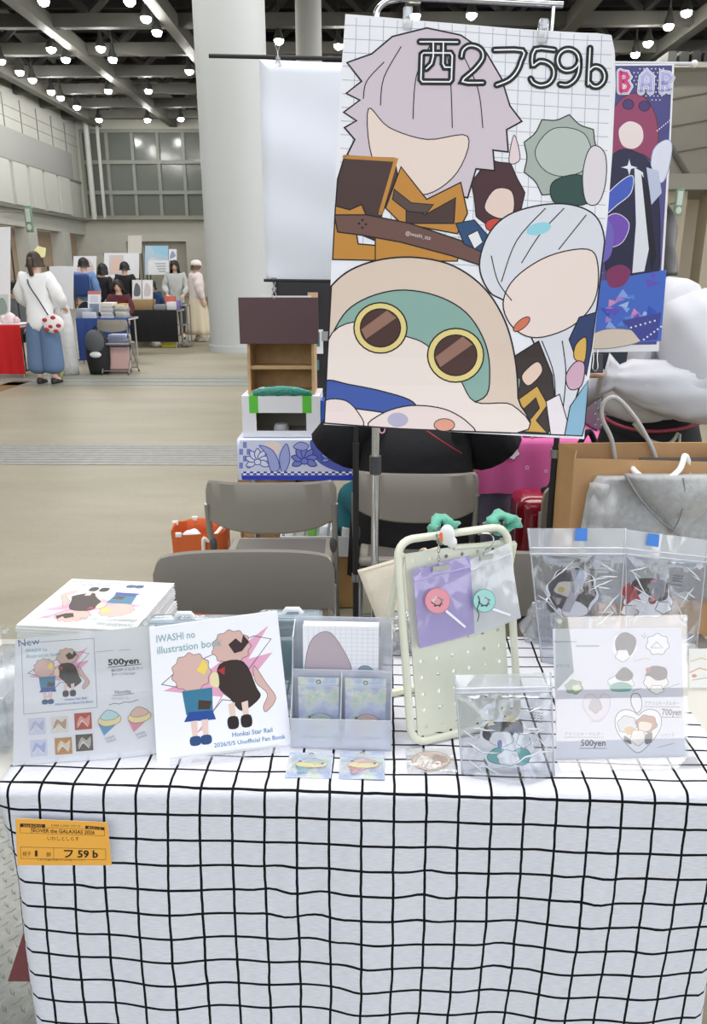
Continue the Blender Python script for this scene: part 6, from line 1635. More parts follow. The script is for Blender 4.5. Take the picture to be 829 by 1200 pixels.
# ================================================================== PEOPLE
def skinned(verts, edges, rad, levels=2, root=0):
    """one continuous surface grown round a skeleton of joints"""
    me = bpy.data.meshes.new('sk'); me.from_pydata([tuple(v) for v in verts], edges, [])
    o = bpy.data.objects.new('sk', me); COL.objects.link(o)
    o.modifiers.new('s', 'SKIN'); sm = o.modifiers.new('u', 'SUBSURF'); sm.levels = levels; sm.render_levels = levels
    for i, d in enumerate(me.skin_vertices[0].data):
        r = rad[i]; d.radius = r if isinstance(r, tuple) else (r, r); d.use_root = (i == root)
    bpy.context.view_layer.update()
    m2 = bpy.data.meshes.new_from_object(o.evaluated_get(bpy.context.evaluated_depsgraph_get()))
    bm = BM(); bm.from_mesh(m2); bpy.data.objects.remove(o); bpy.data.meshes.remove(me); bpy.data.meshes.remove(m2)
    return bm
SKIN = '#e6bfa8'
def hand_bm(bm, wrist, direc, palm_n, s=1.0, curl=.5, side=1):
    """palm, four unequal bent fingers and a thumb"""
    d = V(direc).normalized(); n = V(palm_n); n = (n-d*n.dot(d)).normalized(); x = d.cross(n)*side; w = V(wrist)
    rings = []
    for k, (l, a, b) in enumerate(((-.005, .022, .017), (.02, .030, .015), (.055, .038, .013), (.085, .036, .010))):
        rings.append([w+d*l*s+(x*a*math.cos(2*PI*j/10)+n*b*math.sin(2*PI*j/10))*s for j in range(10)])
    loft(bm, rings)
    for k, (off, ln) in enumerate(((-.028, .066), (-.009, .075), (.010, .070), (.028, .055))):
        p = w+(d*.078+x*off)*s; q = [p]
        for j in range(3):
            an = curl*(.35+.55*j); q.append(q[-1]+(d*math.cos(an)+n*math.sin(an))*ln*s*(.42, .33, .25)[j])
        tube(bm, q, [.0092*s, .0088*s, .0078*s, .006*s], 8)
    p = w+(d*.022-x*.026)*s; q = [p, p+(d*.022-x*.022+n*.006)*s, p+(d*.050-x*.028+n*.016*curl*2)*s, p+(d*.070-x*.024+n*.026*curl*2)*s]
    tube(bm, q, [.012*s, .011*s, .0095*s, .007*s], 8)
def human(label, x, y, rz, h=1.6, seated=False, top=None, bottom=None, hair=None, arms=None, skin=SKIN, face=True, cap=None, group=None, lean_=0, seat_z=.45, turn=0, hands=True, shoes='#26262a', head_drop=0, knees=None):
    """a standing or seated figure facing -Y before rz turns it; returns the thing and the local-to-world matrix"""
    k = h/1.68
    base = V((x, y, 0)); M = Matrix.Translation(base) @ Matrix.Rotation(R(rz), 4, 'Z') @ Matrix.Scale(k, 4)
    t = thing('person', label, 'person', (x, y, 0), group)
    pz = (seat_z+.09)/k if seated else .90
    dz = pz-.90
    def up(x_, y_, z_): return V((x_, y_ - lean_*(z_-.90), z_+dz))
    pel, wai, che, nb, nk = up(0, 0, .91), up(0, 0, 1.08), up(0, 0, 1.27), up(0, .01, 1.41), up(0, 0, 1.47)
    hc = up(0, -.02-head_drop*.08, 1.565-head_drop*.05)
    A = arms or {}
    def arm(s):
        return A.get(s) or ((.235*s, .03, 1.12), (.245*s, -.05, .88))
    vs = [pel, wai, che, nb, nk, hc+V((0, .012, -.03)), hc+V((0, .008, .05))]
    rd = [(.15, .115), (.125, .10), (.145, .11), (.075, .065), (.052, .052), (.072, .08), (.07, .082)]
    ed = [(0, 1), (1, 2), (2, 3), (3, 4), (4, 5), (5, 6)]
    ends = {}
    for s in (-1, 1):
        sh = up(.165*s, .01, 1.375); el, wr = (up(*q) for q in arm(s)); i = len(vs)
        vs += [sh, el, wr]; rd += [(.058, .058), (.043, .043), (.028, .026)]; ed += [(2, i), (i, i+1), (i+1, i+2)]; ends[s] = (sh, el, wr)
        hip = V((.088*s, 0, pz-.03)); 
        if seated:
            kn = V(knees[s]) if knees else V((.12*s, -.42, pz+.0)); an = V((kn.x+.01*s, kn.y+.02, .09)); toe = an+V((.01*s, -.13, -.05))
        else: kn, an, toe = V((.098*s, -.005, .49)), V((.102*s, .02, .085)), V((.112*s, -.12, .035))
        i = len(vs); vs += [hip, kn, an, toe]; rd += [(.098, .098), (.062, .062), (.042, .042), (.036, .034)]; ed += [(0, i), (i, i+1), (i+1, i+2), (i+2, i+3)]
        ends[('leg', s)] = (hip, kn, an, toe)
    body = skinned(vs, ed, rd)
    # face relief: brow, nose, ears and hands grown into the same mesh
    Rt = Matrix.Translation(hc) @ Matrix.Rotation(R(turn), 4, 'Z') @ Matrix.Translation(-hc)
    hb = BM(); ball(hb, hc+V((0, .002, .01)), (.078, .092, .112), 20, 14)
    for v in hb.verts:
        z = v.co.z-hc.z
        if z < -.03: v.co.x = (v.co.x-hc.x)*(1-(-.03-z)*3.2)+hc.x
    tube(hb, [hc+V((0, -.086, .015)), hc+V((0, -.099, -.006)), hc+V((0, -.108, -.022)), hc+V((0, -.090, -.030))], [.007, .010, .013, .008], 8)
    for s in (-1, 1): ball(hb, hc+V((.078*s, .008, -.005)), (.012, .02, .03), 10, 7)
    hb.transform(Rt); join(body, hb)
    if hands:
        for s in (-1, 1):
            sh, el, wr = ends[s]; d = (wr-el).normalized(); nrm = V((-s, 0, 0)) if abs(d.z) > .6 else V((0, 0, -1)); hand_bm(body, wr, d, nrm, 1.0, .45, s)
    body.transform(M); part('body', body, mat(skin, .55), t, True)
    def put(name, bm, col, lab=None, rough=.75, smooth=True, bump=None): bm.transform(M); return part(name, fixn(bm), mat(col, rough, bump=bump), t, smooth, lab)
    if face:
        eb = BM()
        for s in (-1, 1): ball(eb, hc+V((.030*s, -.081, .012)), (.013, .006, .008), 10, 6)
        eb.transform(Rt); put('eyes', eb, '#241d1c', rough=.3)
        eb = BM(); ball(eb, hc+V((0, -.084, -.058)), (.020, .006, .006), 10, 6); eb.transform(Rt); put('mouth', eb, '#b9655c')
    # hair
    if hair:
        col, style, ln = hair; hb = BM(); n, m = 28, 16; grid = []
        for j in range(m+1):
            th = PI*.5-(PI*1.02)*j/m*.86; row = []
            for i in range(n):
                a = 2*PI*i/n; front = max(0, math.cos(a+PI/2))          # 1 towards the face
                th2 = PI/2-(PI/2-th)*(1-.52*front**1.5); w_ = 1+.03*math.sin(i*3.1)+.02*math.sin(i*5+j)
                p = hc+V((.097*w_*math.cos(th2)*math.cos(a), .004+.108*w_*math.cos(th2)*math.sin(a), .018+.122*math.sin(th2)))
                if th2 < -.15 and ln > 0:
                    q = (-.15-th2)/(PI*.36); p = hc+V((.100*w_*math.cos(a)*(1+.25*q), .006+.105*w_*math.sin(a)*(1+.15*q), -.01-ln*q))
                row.append(p)
            grid.append(row)
        loft(hb, grid, cap=False); hb.transform(Rt)
        bmesh.ops.remove_doubles(hb, verts=hb.verts[:], dist=1e-4); bmesh.ops.solidify(hb, geom=hb.faces[:], thickness=.006); put('hair', hb, col, rough=.45)
        if style == 'ponytail':
            pb = BM(); c0 = hc+V((0, .10, .03)); tube(pb, curve([c0, c0+V((0, .05, 0)), c0+V((0, .06, -.10)), c0+V((0, .03, -.20))], 5), [.03]*5+[.038]*5+[.03]*5+[.012], 10); pb.transform(Rt); put('ponytail', pb, col, rough=.45)
        if style == 'bun':
            pb = BM(); ball(pb, hc+V((0, .06, .12)), (.045, .045, .04), 12, 8); pb.transform(Rt); put('bun', pb, col, rough=.45)
    if cap:
        cb = BM(); loft(cb, [[hc+V((.104*r*math.cos(2*PI*j/24), .115*r*math.sin(2*PI*j/24), z)) for j in range(24)] for r, z in ((1.0, .04), (1.03, .08), (.9, .125), (.5, .155), (.1, .162))])
        if cap[1] == 'visor': loft(cb, [[hc+V((.09*math.cos(a)*q, -.09*q-.07*(1 if q > .9 else .3)*math.sin(a), .055-.012*q)) for a in [PI*i/10 for i in range(11)]]+[hc+V((.08*math.cos(a)*q, -.05*q, .045-.012*q)) for a in [PI*i/10 for i in range(10, -1, -1)]] for q in (.9, 1.0)])
        cb.transform(Rt); put('cap', cb, cap[0])
    # clothes
    if top:
        c, ln, fit = top.get('col'), top.get('len', .84), top.get('fit', .02)
        lo = up(0, 0, ln); vs2 = [lo, wai, che, up(0, .01, 1.395)]; rd2 = [(.155+fit*1.5, .12+fit*1.5), (.132+fit, .105+fit), (.148+fit, .112+fit), (.085, .075)]; ed2 = [(0, 1), (1, 2), (2, 3)]
        if seated: vs2[0] = pel+V((0, 0, -.04)); 
        for s in (-1, 1):
            sh, el, wr = ends[s]; i = len(vs2); sl_ = top.get('sleeve', 'long'); puff = top.get('puff', 0)
            if sl_ == 'short': vs2 += [sh, sh.lerp(el, .85)]; rd2 += [(.066+fit, .066+fit), (.062+fit*1.7, .062+fit*1.7)]; ed2 += [(2, i), (i, i+1)]
            else: vs2 += [sh, el, wr.lerp(el, .06)]; rd2 += [(.062+fit, .062+fit), (.05+fit+puff, .05+fit+puff), (.036+fit*.6+puff*.4, .036+fit*.6+puff*.4)]; ed2 += [(2, i), (i, i+1), (i+1, i+2)]
        tb = skinned(vs2, ed2, rd2)
        for v in tb.verts: v.co += V((math.sin(v.co.z*38+v.co.x*17), math.cos(v.co.z*31+v.co.x*23), 0))*.004*(1+fit*20)
        put('top', tb, c, rough=.8, bump=(12, .3))
    if bottom:
        c, kind = bottom[0], bottom[1]
        if kind in ('skirt', 'dress'):
            hem = bottom[2]; sb = BM(); rings = []; z0 = pz+.12
            for j in range(9):
                v = j/8; z = z0+(hem-z0)*v; r_ = .135+bottom[3]*v**.8
                rings.append([V((r_*1.15*(1+.06*math.sin(9*a)*v)*math.cos(a), r_*(1+.06*math.sin(9*a)*v)*math.sin(a), z)) for a in [2*PI*i/54 for i in range(54)]])
            loft(sb, rings); put('skirt', sb, c, rough=.85)
        else:
            w_ = bottom[2] if len(bottom) > 2 else .02; vs3 = [pel+V((0, 0, .06)), pel+V((0, 0, -.05))]; rd3 = [(.158, .125), (.16, .13)]; ed3 = [(0, 1)]
            for s in (-1, 1):
                hip, kn, an, toe = ends[('leg', s)]; i = len(vs3); vs3 += [hip+V((0, 0, -.06)), kn, an+V((0, 0, .03))]; rd3 += [(.105+w_*.6,)*2, (.07+w_,)*2, (.05+w_*1.5,)*2]; ed3 += [(1, i), (i, i+1), (i+1, i+2)]
            put('trousers', skinned(vs3, ed3, rd3), c, rough=.85, bump=(10, .2))
    for s in (-1, 1):
        an, toe = ends[('leg', s)][2:]; fb = BM(); rings = []
        dr = V((toe.x-an.x, toe.y-an.y, 0)).normalized(); sd = V((dr.y, -dr.x, 0)); foot0 = V((an.x, an.y, an.z-.085))
        for l, w_, hh in ((-.055, .022, .05), (-.04, .036, .085), (.02, .040, .09), (.09, .045, .06), (.15, .042, .042), (.185, .018, .025)):
            rings.append([foot0+dr*l+sd*w_*math.cos(2*PI*j/12)+V((0, 0, max(.0, hh*.5+hh*.52*math.sin(2*PI*j/12)))) for j in range(12)])
        loft(fb, rings); put('shoe', fb, shoes, rough=.5)
    return t, M, hc, ends
def wp(M, *p): return M @ V(p)

# ---- seated person in black, back to the viewer, behind the large poster
arms = {-1: ((-.30, -.06, 1.17), (-.26, -.30, 1.02)), 1: ((.30, -.04, 1.17), (.25, -.30, 1.02))}
t, M, hc, ends = human('person in black and teal trousers sitting with their back turned, below the large poster', .20, 2.86, 178, 1.62, True, {'col': '#131419', 'sleeve': 'short', 'fit': .048}, ('#1f6470', 'trousers', .02), ('#231c1c', 'short', .06), arms, shoes='#22241f', seat_z=.44, knees={-1: (-.13, -.42, .55), 1: (.26, -.36, .55)})
bm = BM(); n = 26; rings = []
for z, rx, ry, oy in ((.30, .27, .20, .0), (.50, .26, .19, .0), (.64, .235, .17, 0), (.80, .215, .15, 0), (.92, .20, .14, 0)):
    rings.append([wp(M, rx*math.cos(2*PI*j/n)*(1+.04*math.sin(j*2.3)), .02+oy+ry*math.sin(2*PI*j/n), z) for j in range(n)])
loft(bm, rings); part('long_shirt', fixn(bm), mat('#121317', .85, bump=(14, .3)), t, True)
for s in (-1, 1):
    sh, el, wr = ends[s]; bm = BM(); d = (el-sh).normalized(); q = sh.lerp(el, .15); e = el+d*.03; tube(bm, [M @ q, M @ q.lerp(e, .5), M @ e], [.085, .105, .115], 16); part('wide_sleeve', bm, mat('#12141b', .85, bump=(14, .3)), t, True)
a, b = at_y(497, 503, 2.66), at_y(541, 532, 2.64); bm = BM(); tube(bm, [a, a.lerp(b, .5)+V((0, -.012, 0)), b], .004, 8); part('red_strap', bm, mat('#7c1f2b', .6), t, True, 'dark red shoulder strap')
# ---- person in the white blouse behind the violet banner
px_, py_ = at_y(774, 400, 2.52).x, 2.52
k = 1.62/1.68
arms = {1: ((.27, .06, 1.115), (.17, -.20, 1.165)), -1: ((-.25, -.05, 1.13), (-.10, -.30, 1.02))}
# facing to the viewer's side of the banner (towards -X)
t, M, hc, ends = human('person in a white puff-sleeved blouse holding a dark phone behind the violet banner', px_, py_, -78, 1.62, False, {'col': '#cfcfd4', 'fit': .034, 'puff': .03, 'len': .99}, ('#131316', 'skirt', .42, .11), ('#17120f', 'bob', .10), arms, lean_=.15, shoes='#1b1b1d')
sh, el, wr = ends[1]
bm = BM(); rings = []; d = (wr-el).normalized(); u = d.orthogonal().normalized(); v_ = d.cross(u)
for q, r_ in ((-.2, .07), (.0, .085), (.25, .092), (.5, .088), (.68, .074), (.90, .058), (1.02, .042), (1.08, .056), (1.16, .074)):
    c = el.lerp(wr, q); rings.append([M @ (c+(u*math.cos(2*PI*j/56)+v_*math.sin(2*PI*j/56))*r_*(1+.055*math.sin(8*2*PI*j/56+q*7)+.04*math.sin(3*2*PI*j/56-q*11))) for j in range(56)])
loft(bm, rings); part('puff_sleeve', fixn(bm), mat('#cfcfd4', .8), t, True)
bm = BM(); rings = []
for q, r_ in ((-.05, .085), (.2, .102), (.5, .108), (.85, .10), (1.05, .08)):
    c = sh.lerp(el, q); d2 = (el-sh).normalized(); u2 = d2.orthogonal().normalized(); v2 = d2.cross(u2); rings.append([M @ (c+(u2*math.cos(2*PI*j/56)+v2*math.sin(2*PI*j/56))*r_*(1+.05*math.sin(7*2*PI*j/56+q*6)+.04*math.sin(3*2*PI*j/56+q*9))) for j in range(56)])
loft(bm, rings); part('puff_sleeve', fixn(bm), mat('#cfcfd4', .8), t, True)
# waist cords
bm = BM(); n = 40; rings = [wp(M, .185*math.cos(2*PI*i/n), .165*math.sin(2*PI*i/n), 1.0+.015*math.sin(2*PI*i/n*2)) for i in range(n)]; tube(bm, rings, .006, 6, True); part('waist_cord', bm, mat('#8d2f43', .6), t, True, 'dark red waist cord')
bm = BM(); p = wp(M, .19, -.02, .985); tube(bm, curve([p, p+V((-.03, -.012, -.03)), p+V((-.09, -.012, -.02)), p+V((-.14, -.0, .03))], 5), .006, 6); part('green_cord', bm, mat('#a3a98c', .6), t, True, 'pale green waist cord')
bm = BM(); tube(bm, [p+V((-.0, -.012, 0)), p+V((.0, -.02, -.05)), p+V((-.005, -.02, -.075))], [.004, .004, .006], 6); part('cord_end', bm, mat('#b9b9b4', .4, .6), t, True)
# the phone she holds
wrist = M @ ends[1][2]
hp = wrist + (M.to_3x3() @ (ends[1][2]-ends[1][1])).normalized()*.085
t = thing('phone', 'dark blue phone held by the person in the white blouse', 'phone', tuple(hp))
bm = rbox((-.075, -.006, -.036), (.075, .006, .036), .006, 3); bm.transform(Matrix.Translation(hp+V((.03, -.018, .045))) @ Matrix.Rotation(R(4), 4, 'Z')); part('case', bm, mat('#20293a', .35), t)
bm = rbox((-.06, -.0085, .006), (-.03, -.006, .028), .002, 2); bm.transform(Matrix.Translation(hp+V((.03, -.018, .045))) @ Matrix.Rotation(R(4), 4, 'Z')); part('camera_bump', bm, mat('#0f1319', .2), t)

# ---- visitors and sellers farther down the hall
def X_(px, Y): return at_y(px, 330, Y).x
YA = 10.3
t, M, hc, ends = human('person in a white shirt and wide blue jeans seen from behind at the red table', X_(43, YA), YA, 176, 1.66, False, {'col': '#eff0f2', 'fit': .042, 'len': .66}, ('#5d7596', 'trousers', .075), ('#3a2a22', 'ponytail', .05), {-1: ((-.27, -.02, 1.13), (-.22, -.24, 1.0)), 1: ((.27, -.02, 1.13), (.22, -.24, 1.0))}, face=False)
bm = BM(); tube(bm, curve([wp(M, .12, -.02, 1.44), wp(M, .03, .17, 1.30), wp(M, -.09, .185, 1.10), wp(M, -.18, .15, .90)], 5), .009, 6); part('bag_strap', bm, mat('#4a4e58', .6), t, True)
bm = BM(); p = wp(M, -.05, .02, 1.70); loft(bm, [[p+V((.15*q[0], .02, .13*q[1])) for q in ((-.6, -.3), (.1, .5), (.75, .3), (.6, -.5), (-.3, -.7))], [p+V((.15*q[0], .05, .13*q[1])) for q in ((-.6, -.3), (.1, .5), (.75, .3), (.6, -.5), (-.3, -.7))]]); part('hair_bow', fixn(bm), mat('#f2ecb0', .6), t, 0, 'pale yellow hair bow')
pb = wp(M, -.23, .14, .80); t = thing('shoulder_bag', 'small red and white patterned shoulder bag on the person in the white shirt', 'bag', tuple(pb-V((0, 0, .12))))
bm = BM(); ball(bm, pb, (.14, .06, .12), 20, 12); part('body', bm, mat('#e9e4e4', .7), t, True)
for k, (a, b) in enumerate(((-.09, .05), (.02, .08), (.08, -.02), (-.02, -.03), (-.08, -.07), (.04, -.09))):
    bm = BM(); ball(bm, pb+V((a, -.048+.25*abs(a)*abs(a), b)), (.035, .02, .025), 10, 6); part('red_flower', bm, mat('#b02a35', .6), t, True)
human('dark-haired person seated behind the white hanging sheet at the hall edge', X_(17, 12.4), 12.4, 30, 1.6, True, {'col': '#5f6468', 'fit': .02}, ('#2b2d33', 'trousers'), ('#191615', 'short', .06), knees={-1: (-.12, -.38, .55), 1: (.12, -.38, .55)})
t, M, hc, e_ = human('person in a light blue shirt with a dark blue backpack, seen from behind', X_(99.5, 15.6), 15.6, 176, 1.68, False, {'col': '#6f8fc0', 'fit': .03}, ('#2a2f3a', 'trousers'), ('#1a1716', 'short', .03), face=False)
bm = rbox((-.16, .12, .98), (.16, .27, 1.40), .05, 4); bm.transform(M); part('backpack', bm, mat('#24427c', .7), t, True)
human('person in black with bobbed dark hair between the two white boards', X_(121, 16.2), 16.2, 160, 1.58, False, {'col': '#1d1d22', 'fit': .02}, ('#1c1c20', 'trousers'), ('#191414', 'bob', .10), face=False)
human('person in a black jacket standing before the pale poster board, seen from behind', X_(147, 16.8), 16.8, 170, 1.62, False, {'col': '#18181c', 'fit': .035}, ('#1a1a1e', 'trousers'), ('#15110f', 'short', .03), face=False)
human('seated person in a maroon top facing the hall, dark chin-length hair', X_(138, 14.4), 14.4, 4, 1.6, True, {'col': '#57222b', 'fit': .025}, ('#24242a', 'trousers'), ('#241815', 'bob', .09), {-1: ((-.24, -.10, 1.13), (-.12, -.30, 1.05)), 1: ((.24, -.10, 1.13), (.12, -.30, 1.05))}, knees={-1: (-.12, -.38, .55), 1: (.12, -.38, .55)})
human('seated person in navy with a dark green beret, bending over the black table', X_(176, 16.6), 16.6, 20, 1.58, True, {'col': '#25406b', 'fit': .03}, ('#24242a', 'trousers'), ('#1d1a18', 'short', .05), cap=('#24423c', 'beret'), lean_=.18, head_drop=.6, knees={-1: (-.12, -.38, .55), 1: (.12, -.38, .55)})
human('person with long black hair in a pale grey coat standing behind the black table', X_(206, 17.6), 17.6, 8, 1.66, False, {'col': '#b9bdbb', 'fit': .035, 'len': .7}, ('#3a3d42', 'trousers'), ('#14110f', 'long', .30), {-1: ((-.25, -.02, 1.12), (-.18, -.22, .98)), 1: ((.25, -.02, 1.12), (.18, -.22, .98))})
human('person in a pale pink hooded coat, cream tiered skirt and white cap by the pillar', X_(230, 17.0), 17.0, 120, 1.64, False, {'col': '#e6d9d6', 'fit': .055, 'len': .72}, ('#d8ccb2', 'skirt', .16, .17), ('#5a4636', 'short', .05), cap=('#efe6e2', 'visor'), shoes='#d8d4cf')
# ================================================================== THE FAR STALLS
def stall(px0, px1, Y, depth, ztop, col, lab, hem=.05, skirt=True):
    a, b = at_y(px0, 400, Y).x, at_y(px1, 400, Y).x
    t = thing('display_table', lab, 'table', ((a+b)/2, Y+depth/2, 0))
    bm = BM(); box(bm, (a, Y+.01, ztop-.03), (b, Y+depth, ztop)); bevel(bm, .004); part('tabletop', bm, mat('#d4d2cc', .5), t)
    for x in (a+.05, b-.05):
        for y in (Y+.06, Y+depth-.06): bm = BM(); tube(bm, [(x, y, 0), (x, y, ztop-.03)], .014, 8); part('leg', bm, mat('#b9bbbd', .3, .8), t)
    n = 26; bm = BM(); rings = []
    for y, z in ((Y+depth*.8, ztop+.003), (Y+.01, ztop+.003), (Y, ztop-.01), (Y-.004, ztop*.5), (Y-.01, hem)):
        rings.append([bm.verts.new((a-.01+(b-a+.02)*i/n, y-.012*math.sin(i*1.3)*(1 if z < ztop-.05 else 0), z)) for i in range(n+1)])
    for p, q in zip(rings, rings[1:]):
        for i in range(n): bm.faces.new((p[i], p[i+1], q[i+1], q[i]))
    part('cloth', fixn(bm), mat(col, .85), t, True)
    return a, b
def put_box(name, px0, px1, ytop, Y, D, z0, col, lab, cat, grp=None, r=.006):
    a, b = at_y(px0, ytop, Y), at_y(px1, ytop, Y); return solo(name, rbox((a.x, Y, z0), (b.x, Y+D, max(a.z, z0+.015)), r), mat(col, .6), lab, cat, grp)
ZT = .72
stall(-40, 25, 10.9, .6, ZT, '#c6191d', 'table with a bright red cloth beside the person in the white shirt')
put_box('paper_tray', -10, 24, 381, 10.95, .4, ZT+.005, '#e6e4e6', 'white tray on the red covered table', 'tray')
zq = at_y(5, 381, 10.95).z+.001
for k, (u, s_) in enumerate(((4, .07), (10, .09), (17, .06))):
    p = at_y(u, 375, 11.05); bm = BM(); ball(bm, (p.x, 11.1, zq+s_*.9), (s_*.9, s_*.9, s_*.9), 16, 10)
    for v in bm.verts: v.co += V((math.sin(v.co.z*60), math.cos(v.co.x*70), math.sin(v.co.x*55)))*.008; v.co.z = max(v.co.z, zq)
    solo('plush_toy', bm, mat(('#ecd5d8', '#f1dfe0', '#e3c3c9')[k], .9), ('pale pink plush toy at the edge of the white tray', 'largest pale plush toy on the white tray', 'rose plush toy nearest the person in the white shirt')[k], 'plush toy', smooth=True)
def board(px0, px1, py0, py1, Y, art, lab, cat='poster board', legs=True, col='#eceef2', name='poster_board'):
    a, b = at_y(px0, py1, Y), at_y(px1, py0, Y); t = thing(name, lab, cat, ((a.x+b.x)/2, Y, 0 if legs else a.z))
    f = Frame((0, Y, 1.4), (1, 0, 0), (0, 0, 1)); pr = Print(f); pr.basecol = lin(col)
    if art: art(pr)
    part('panel', pr.bm([(px0, py0), (px1, py0), (px1, py1), (px0, py1)], th=.01, eps=.001), ink(.6), t, 0)
    if legs:
        for x in (a.x+.04, b.x-.04): bm = BM(); tube(bm, [(x, Y+.03, 0), (x, Y+.03, b.z)], .012, 8); part('leg', bm, blk, t)
        for x in (a.x+.04, b.x-.04): bm = BM(); tube(bm, [(x, Y-.17, .012), (x, Y+.25, .012)], .012, 8); part('foot', bm, blk, t)
    return t
board(-18, 12, 266, 378, 11.6, lambda p: (p.rect(-18, 345, 10, 372, '#c9d2cf'), p.smooth([(-5, 368), (0, 350), (6, 352), (8, 366)], '#8fa39c')), 'tall white hanging sheet above the red covered table')
board(58, 86, 312, 362, 13.2, None, 'blank white partition board behind the person in the white shirt', name='partition_board')
board(86, 113, 300, 330, 19.5, lambda p: p.smooth([(90, 326), (94, 306), (104, 304), (110, 318)], '#d9c5cc'), 'pale pink board far behind the person with the backpack')
board(122, 163, 296.5, 326, 18.2, lambda p: (p.rect(128, 299, 145, 322, '#d6cfd3'), p.smooth([(130, 320), (133, 304), (140, 302), (144, 314)], '#e7c9bd')), 'white poster board with a pale figure-free picture behind the person in the black jacket'.replace('figure-free ', ''))
board(170, 197, 288, 322, 18.8, lambda p: (p.rect(170, 288, 197, 322, '#bcd3e4'), p.poly([(176, 288), (197, 288), (197, 300), (182, 297)], '#9fd0ea'), p.smooth([(172, 318), (176, 302), (186, 306), (184, 320)], '#d6dbe4')), 'pale blue hanging poster near the dark shutter')
board(174, 198, 305, 322, 17.9, lambda p: [p.line([(182+k*1.5, 309+k*3), (194, 309+k*3)], 1, '#9aa0aa') for k in range(4)], 'white price board on a post above the black table')
board(198, 207, 292, 305, 18.6, lambda p: p.smooth([(199, 303), (202, 294), (206, 300)], '#9aa6c4'), 'small picture board beside the pale blue hanging poster')
t = board(150, 166, 276, 297, 21, None, 'pale board hanging far in front of the shutter', col='#d7d3cc')
# black covered stall
a, b = stall(155, 209, 15.4, .7, ZT, '#121317', 'table with a black cloth in front of the person in the pale grey coat', .12)
ze = ZT+.004
put_box('display_case', 155, 178, 351, 15.5, .3, ze, '#a88b63', 'flat wooden display case on the black covered table', 'display case')
put_box('paper_stack', 180, 194, 357, 15.5, .25, ze, '#8f9296', 'grey stack of papers on the black covered table', 'papers')
put_box('paper_stack', 195, 206, 354, 15.5, .25, ze, '#e8e9ea', 'white stack of papers on the black covered table', 'papers')
put_box('small_box', 206.5, 210, 352, 15.55, .15, ze, '#8d80c0', 'small violet box at the end of the black covered table', 'box')
put_box('snack_box', 193, 204, 347, 15.75, .15, ze, '#c9685e', 'coral red box on the black covered table', 'box')
for k, (u, v, col) in enumerate(((155, 166, '#dfe0e2'), (167, 179, '#e9e9ec'))):
    p0, p1 = at_y(u, 351, 15.78), at_y(v, 328, 15.78); f = Frame((0, 15.85, 1), (1, 0, 0), (0, .15, 1)); pr = Print(f); pr.basecol = lin(col)
    pr.smooth([(u+2, 346), (u+4, 332), (u+9, 336), (u+9, 346)], '#6a6a70' if k == 0 else '#c9c3c6')
    q = [f.at(u, 352), f.at(v, 352), f.at(v, 328), f.at(u, 328)]
    bmx = pr.bm([(u, 361), (v, 361), (v, 328), (u, 328)], th=.012, eps=.001)
    solo('picture_panel', bmx, ink(.6), ('upright white panel with a grey drawing on the black covered table', 'upright white panel with a faint drawing on the black covered table')[k], 'picture', smooth=0)
p = G(203, 405); bm = rbox((p.x-.12, 15.5, 0.001), (p.x+.16, 15.7, .10), .01); solo('storage_box', bm, mat('#c5b93c', .5), 'yellow box on the floor below the black cloth', 'box')
p = G(172, 405); bm = rbox((p.x-.15, 15.75, 0.001), (p.x+.12, 15.95, .16), .01); solo('storage_box', bm, mat('#8c8470', .6), 'brown box on the floor below the black cloth', 'box')
# rack of bags at the end of the black table
p = G(222.5, 404); t = thing('wire_rack', 'thin metal rack at the end of the black covered table', 'rack', (p.x, 15.8, 0))
for x in (-.10, .10):
    for y in (0, .3): bm = BM(); tube(bm, [(p.x+x, 15.6+y, 0), (p.x+x, 15.6+y, .82)], .011, 6); part('post', bm, steelc, t)
for z in (.05, .42, .8): bm = rbox((p.x-.11, 15.59, z), (p.x+.11, 15.91, z+.015), .003); part('shelf', bm, steelc, t)
# blue covered stall with books and the chair before it
stall(92, 152, 12.6, .6, ZT, '#28427f', 'table with a blue cloth behind the loaded folding chair', .06)
for k in range(7):
    put_box('book', 118.5+.5*(k % 2), 133, 371-k*2.0, 12.7, .3, ZT+.004+k*.036, ('#d9d8d4', '#c3c9d6', '#e5e3df', '#b9bfc9', '#dedcd8', '#d8d6cf', '#eae9e5')[k], 'book in the pale pile on the blue covered table', 'book', 'book pile on the blue table') if False else None
zz = ZT+.004; x0, x1 = at_y(118, 370, 12.7).x, at_y(133, 370, 12.7).x
for k in range(8):
    hh = .030; o = solo('book', rbox((x0+.01*(k % 2), 12.7, zz), (x1-.008*(k % 3), 12.98, zz+hh-.001), .003), mat(('#cfcdc6', '#b8bec9', '#dbd9d3', '#aab2be', '#d5d2cb', '#c8c5bd', '#dedbd4', '#e6e4dd')[k], .6), 'pale book in the pile on the blue covered table', 'book', 'book pile on the blue table'); zz += hh
zz = ZT+.004; x0, x1 = at_y(135, 370, 12.72).x, at_y(147, 370, 12.72).x
for k in range(6):
    hh = .034; solo('book', rbox((x0+.012*(k % 2), 12.72, zz), (x1-.01*(k % 3), 13.0, zz+hh-.001), .003), mat(('#9aa3ad', '#c3bca9', '#d9d5c9', '#8c959c', '#c9c4b6', '#dcd6c6')[k], .6), 'greyish book in the pile beside the yellow box', 'book', 'grey book pile on the blue table'); zz += hh
put_box('small_box', 137, 147, 359, 12.75, .2, zz, '#dfae36', 'small yellow box on the grey book pile', 'box')
board(103, 118, 341, 366, 12.9, lambda p: (p.rect(103, 341, 118, 345, '#cf7f7a'), p.rect(105, 356, 116, 366, '#8c97ad'), p.rect(106, 347, 115, 354, '#d8dbe2')), 'small upright poster with a red header on the blue covered table', 'poster', False, name='table_poster').location
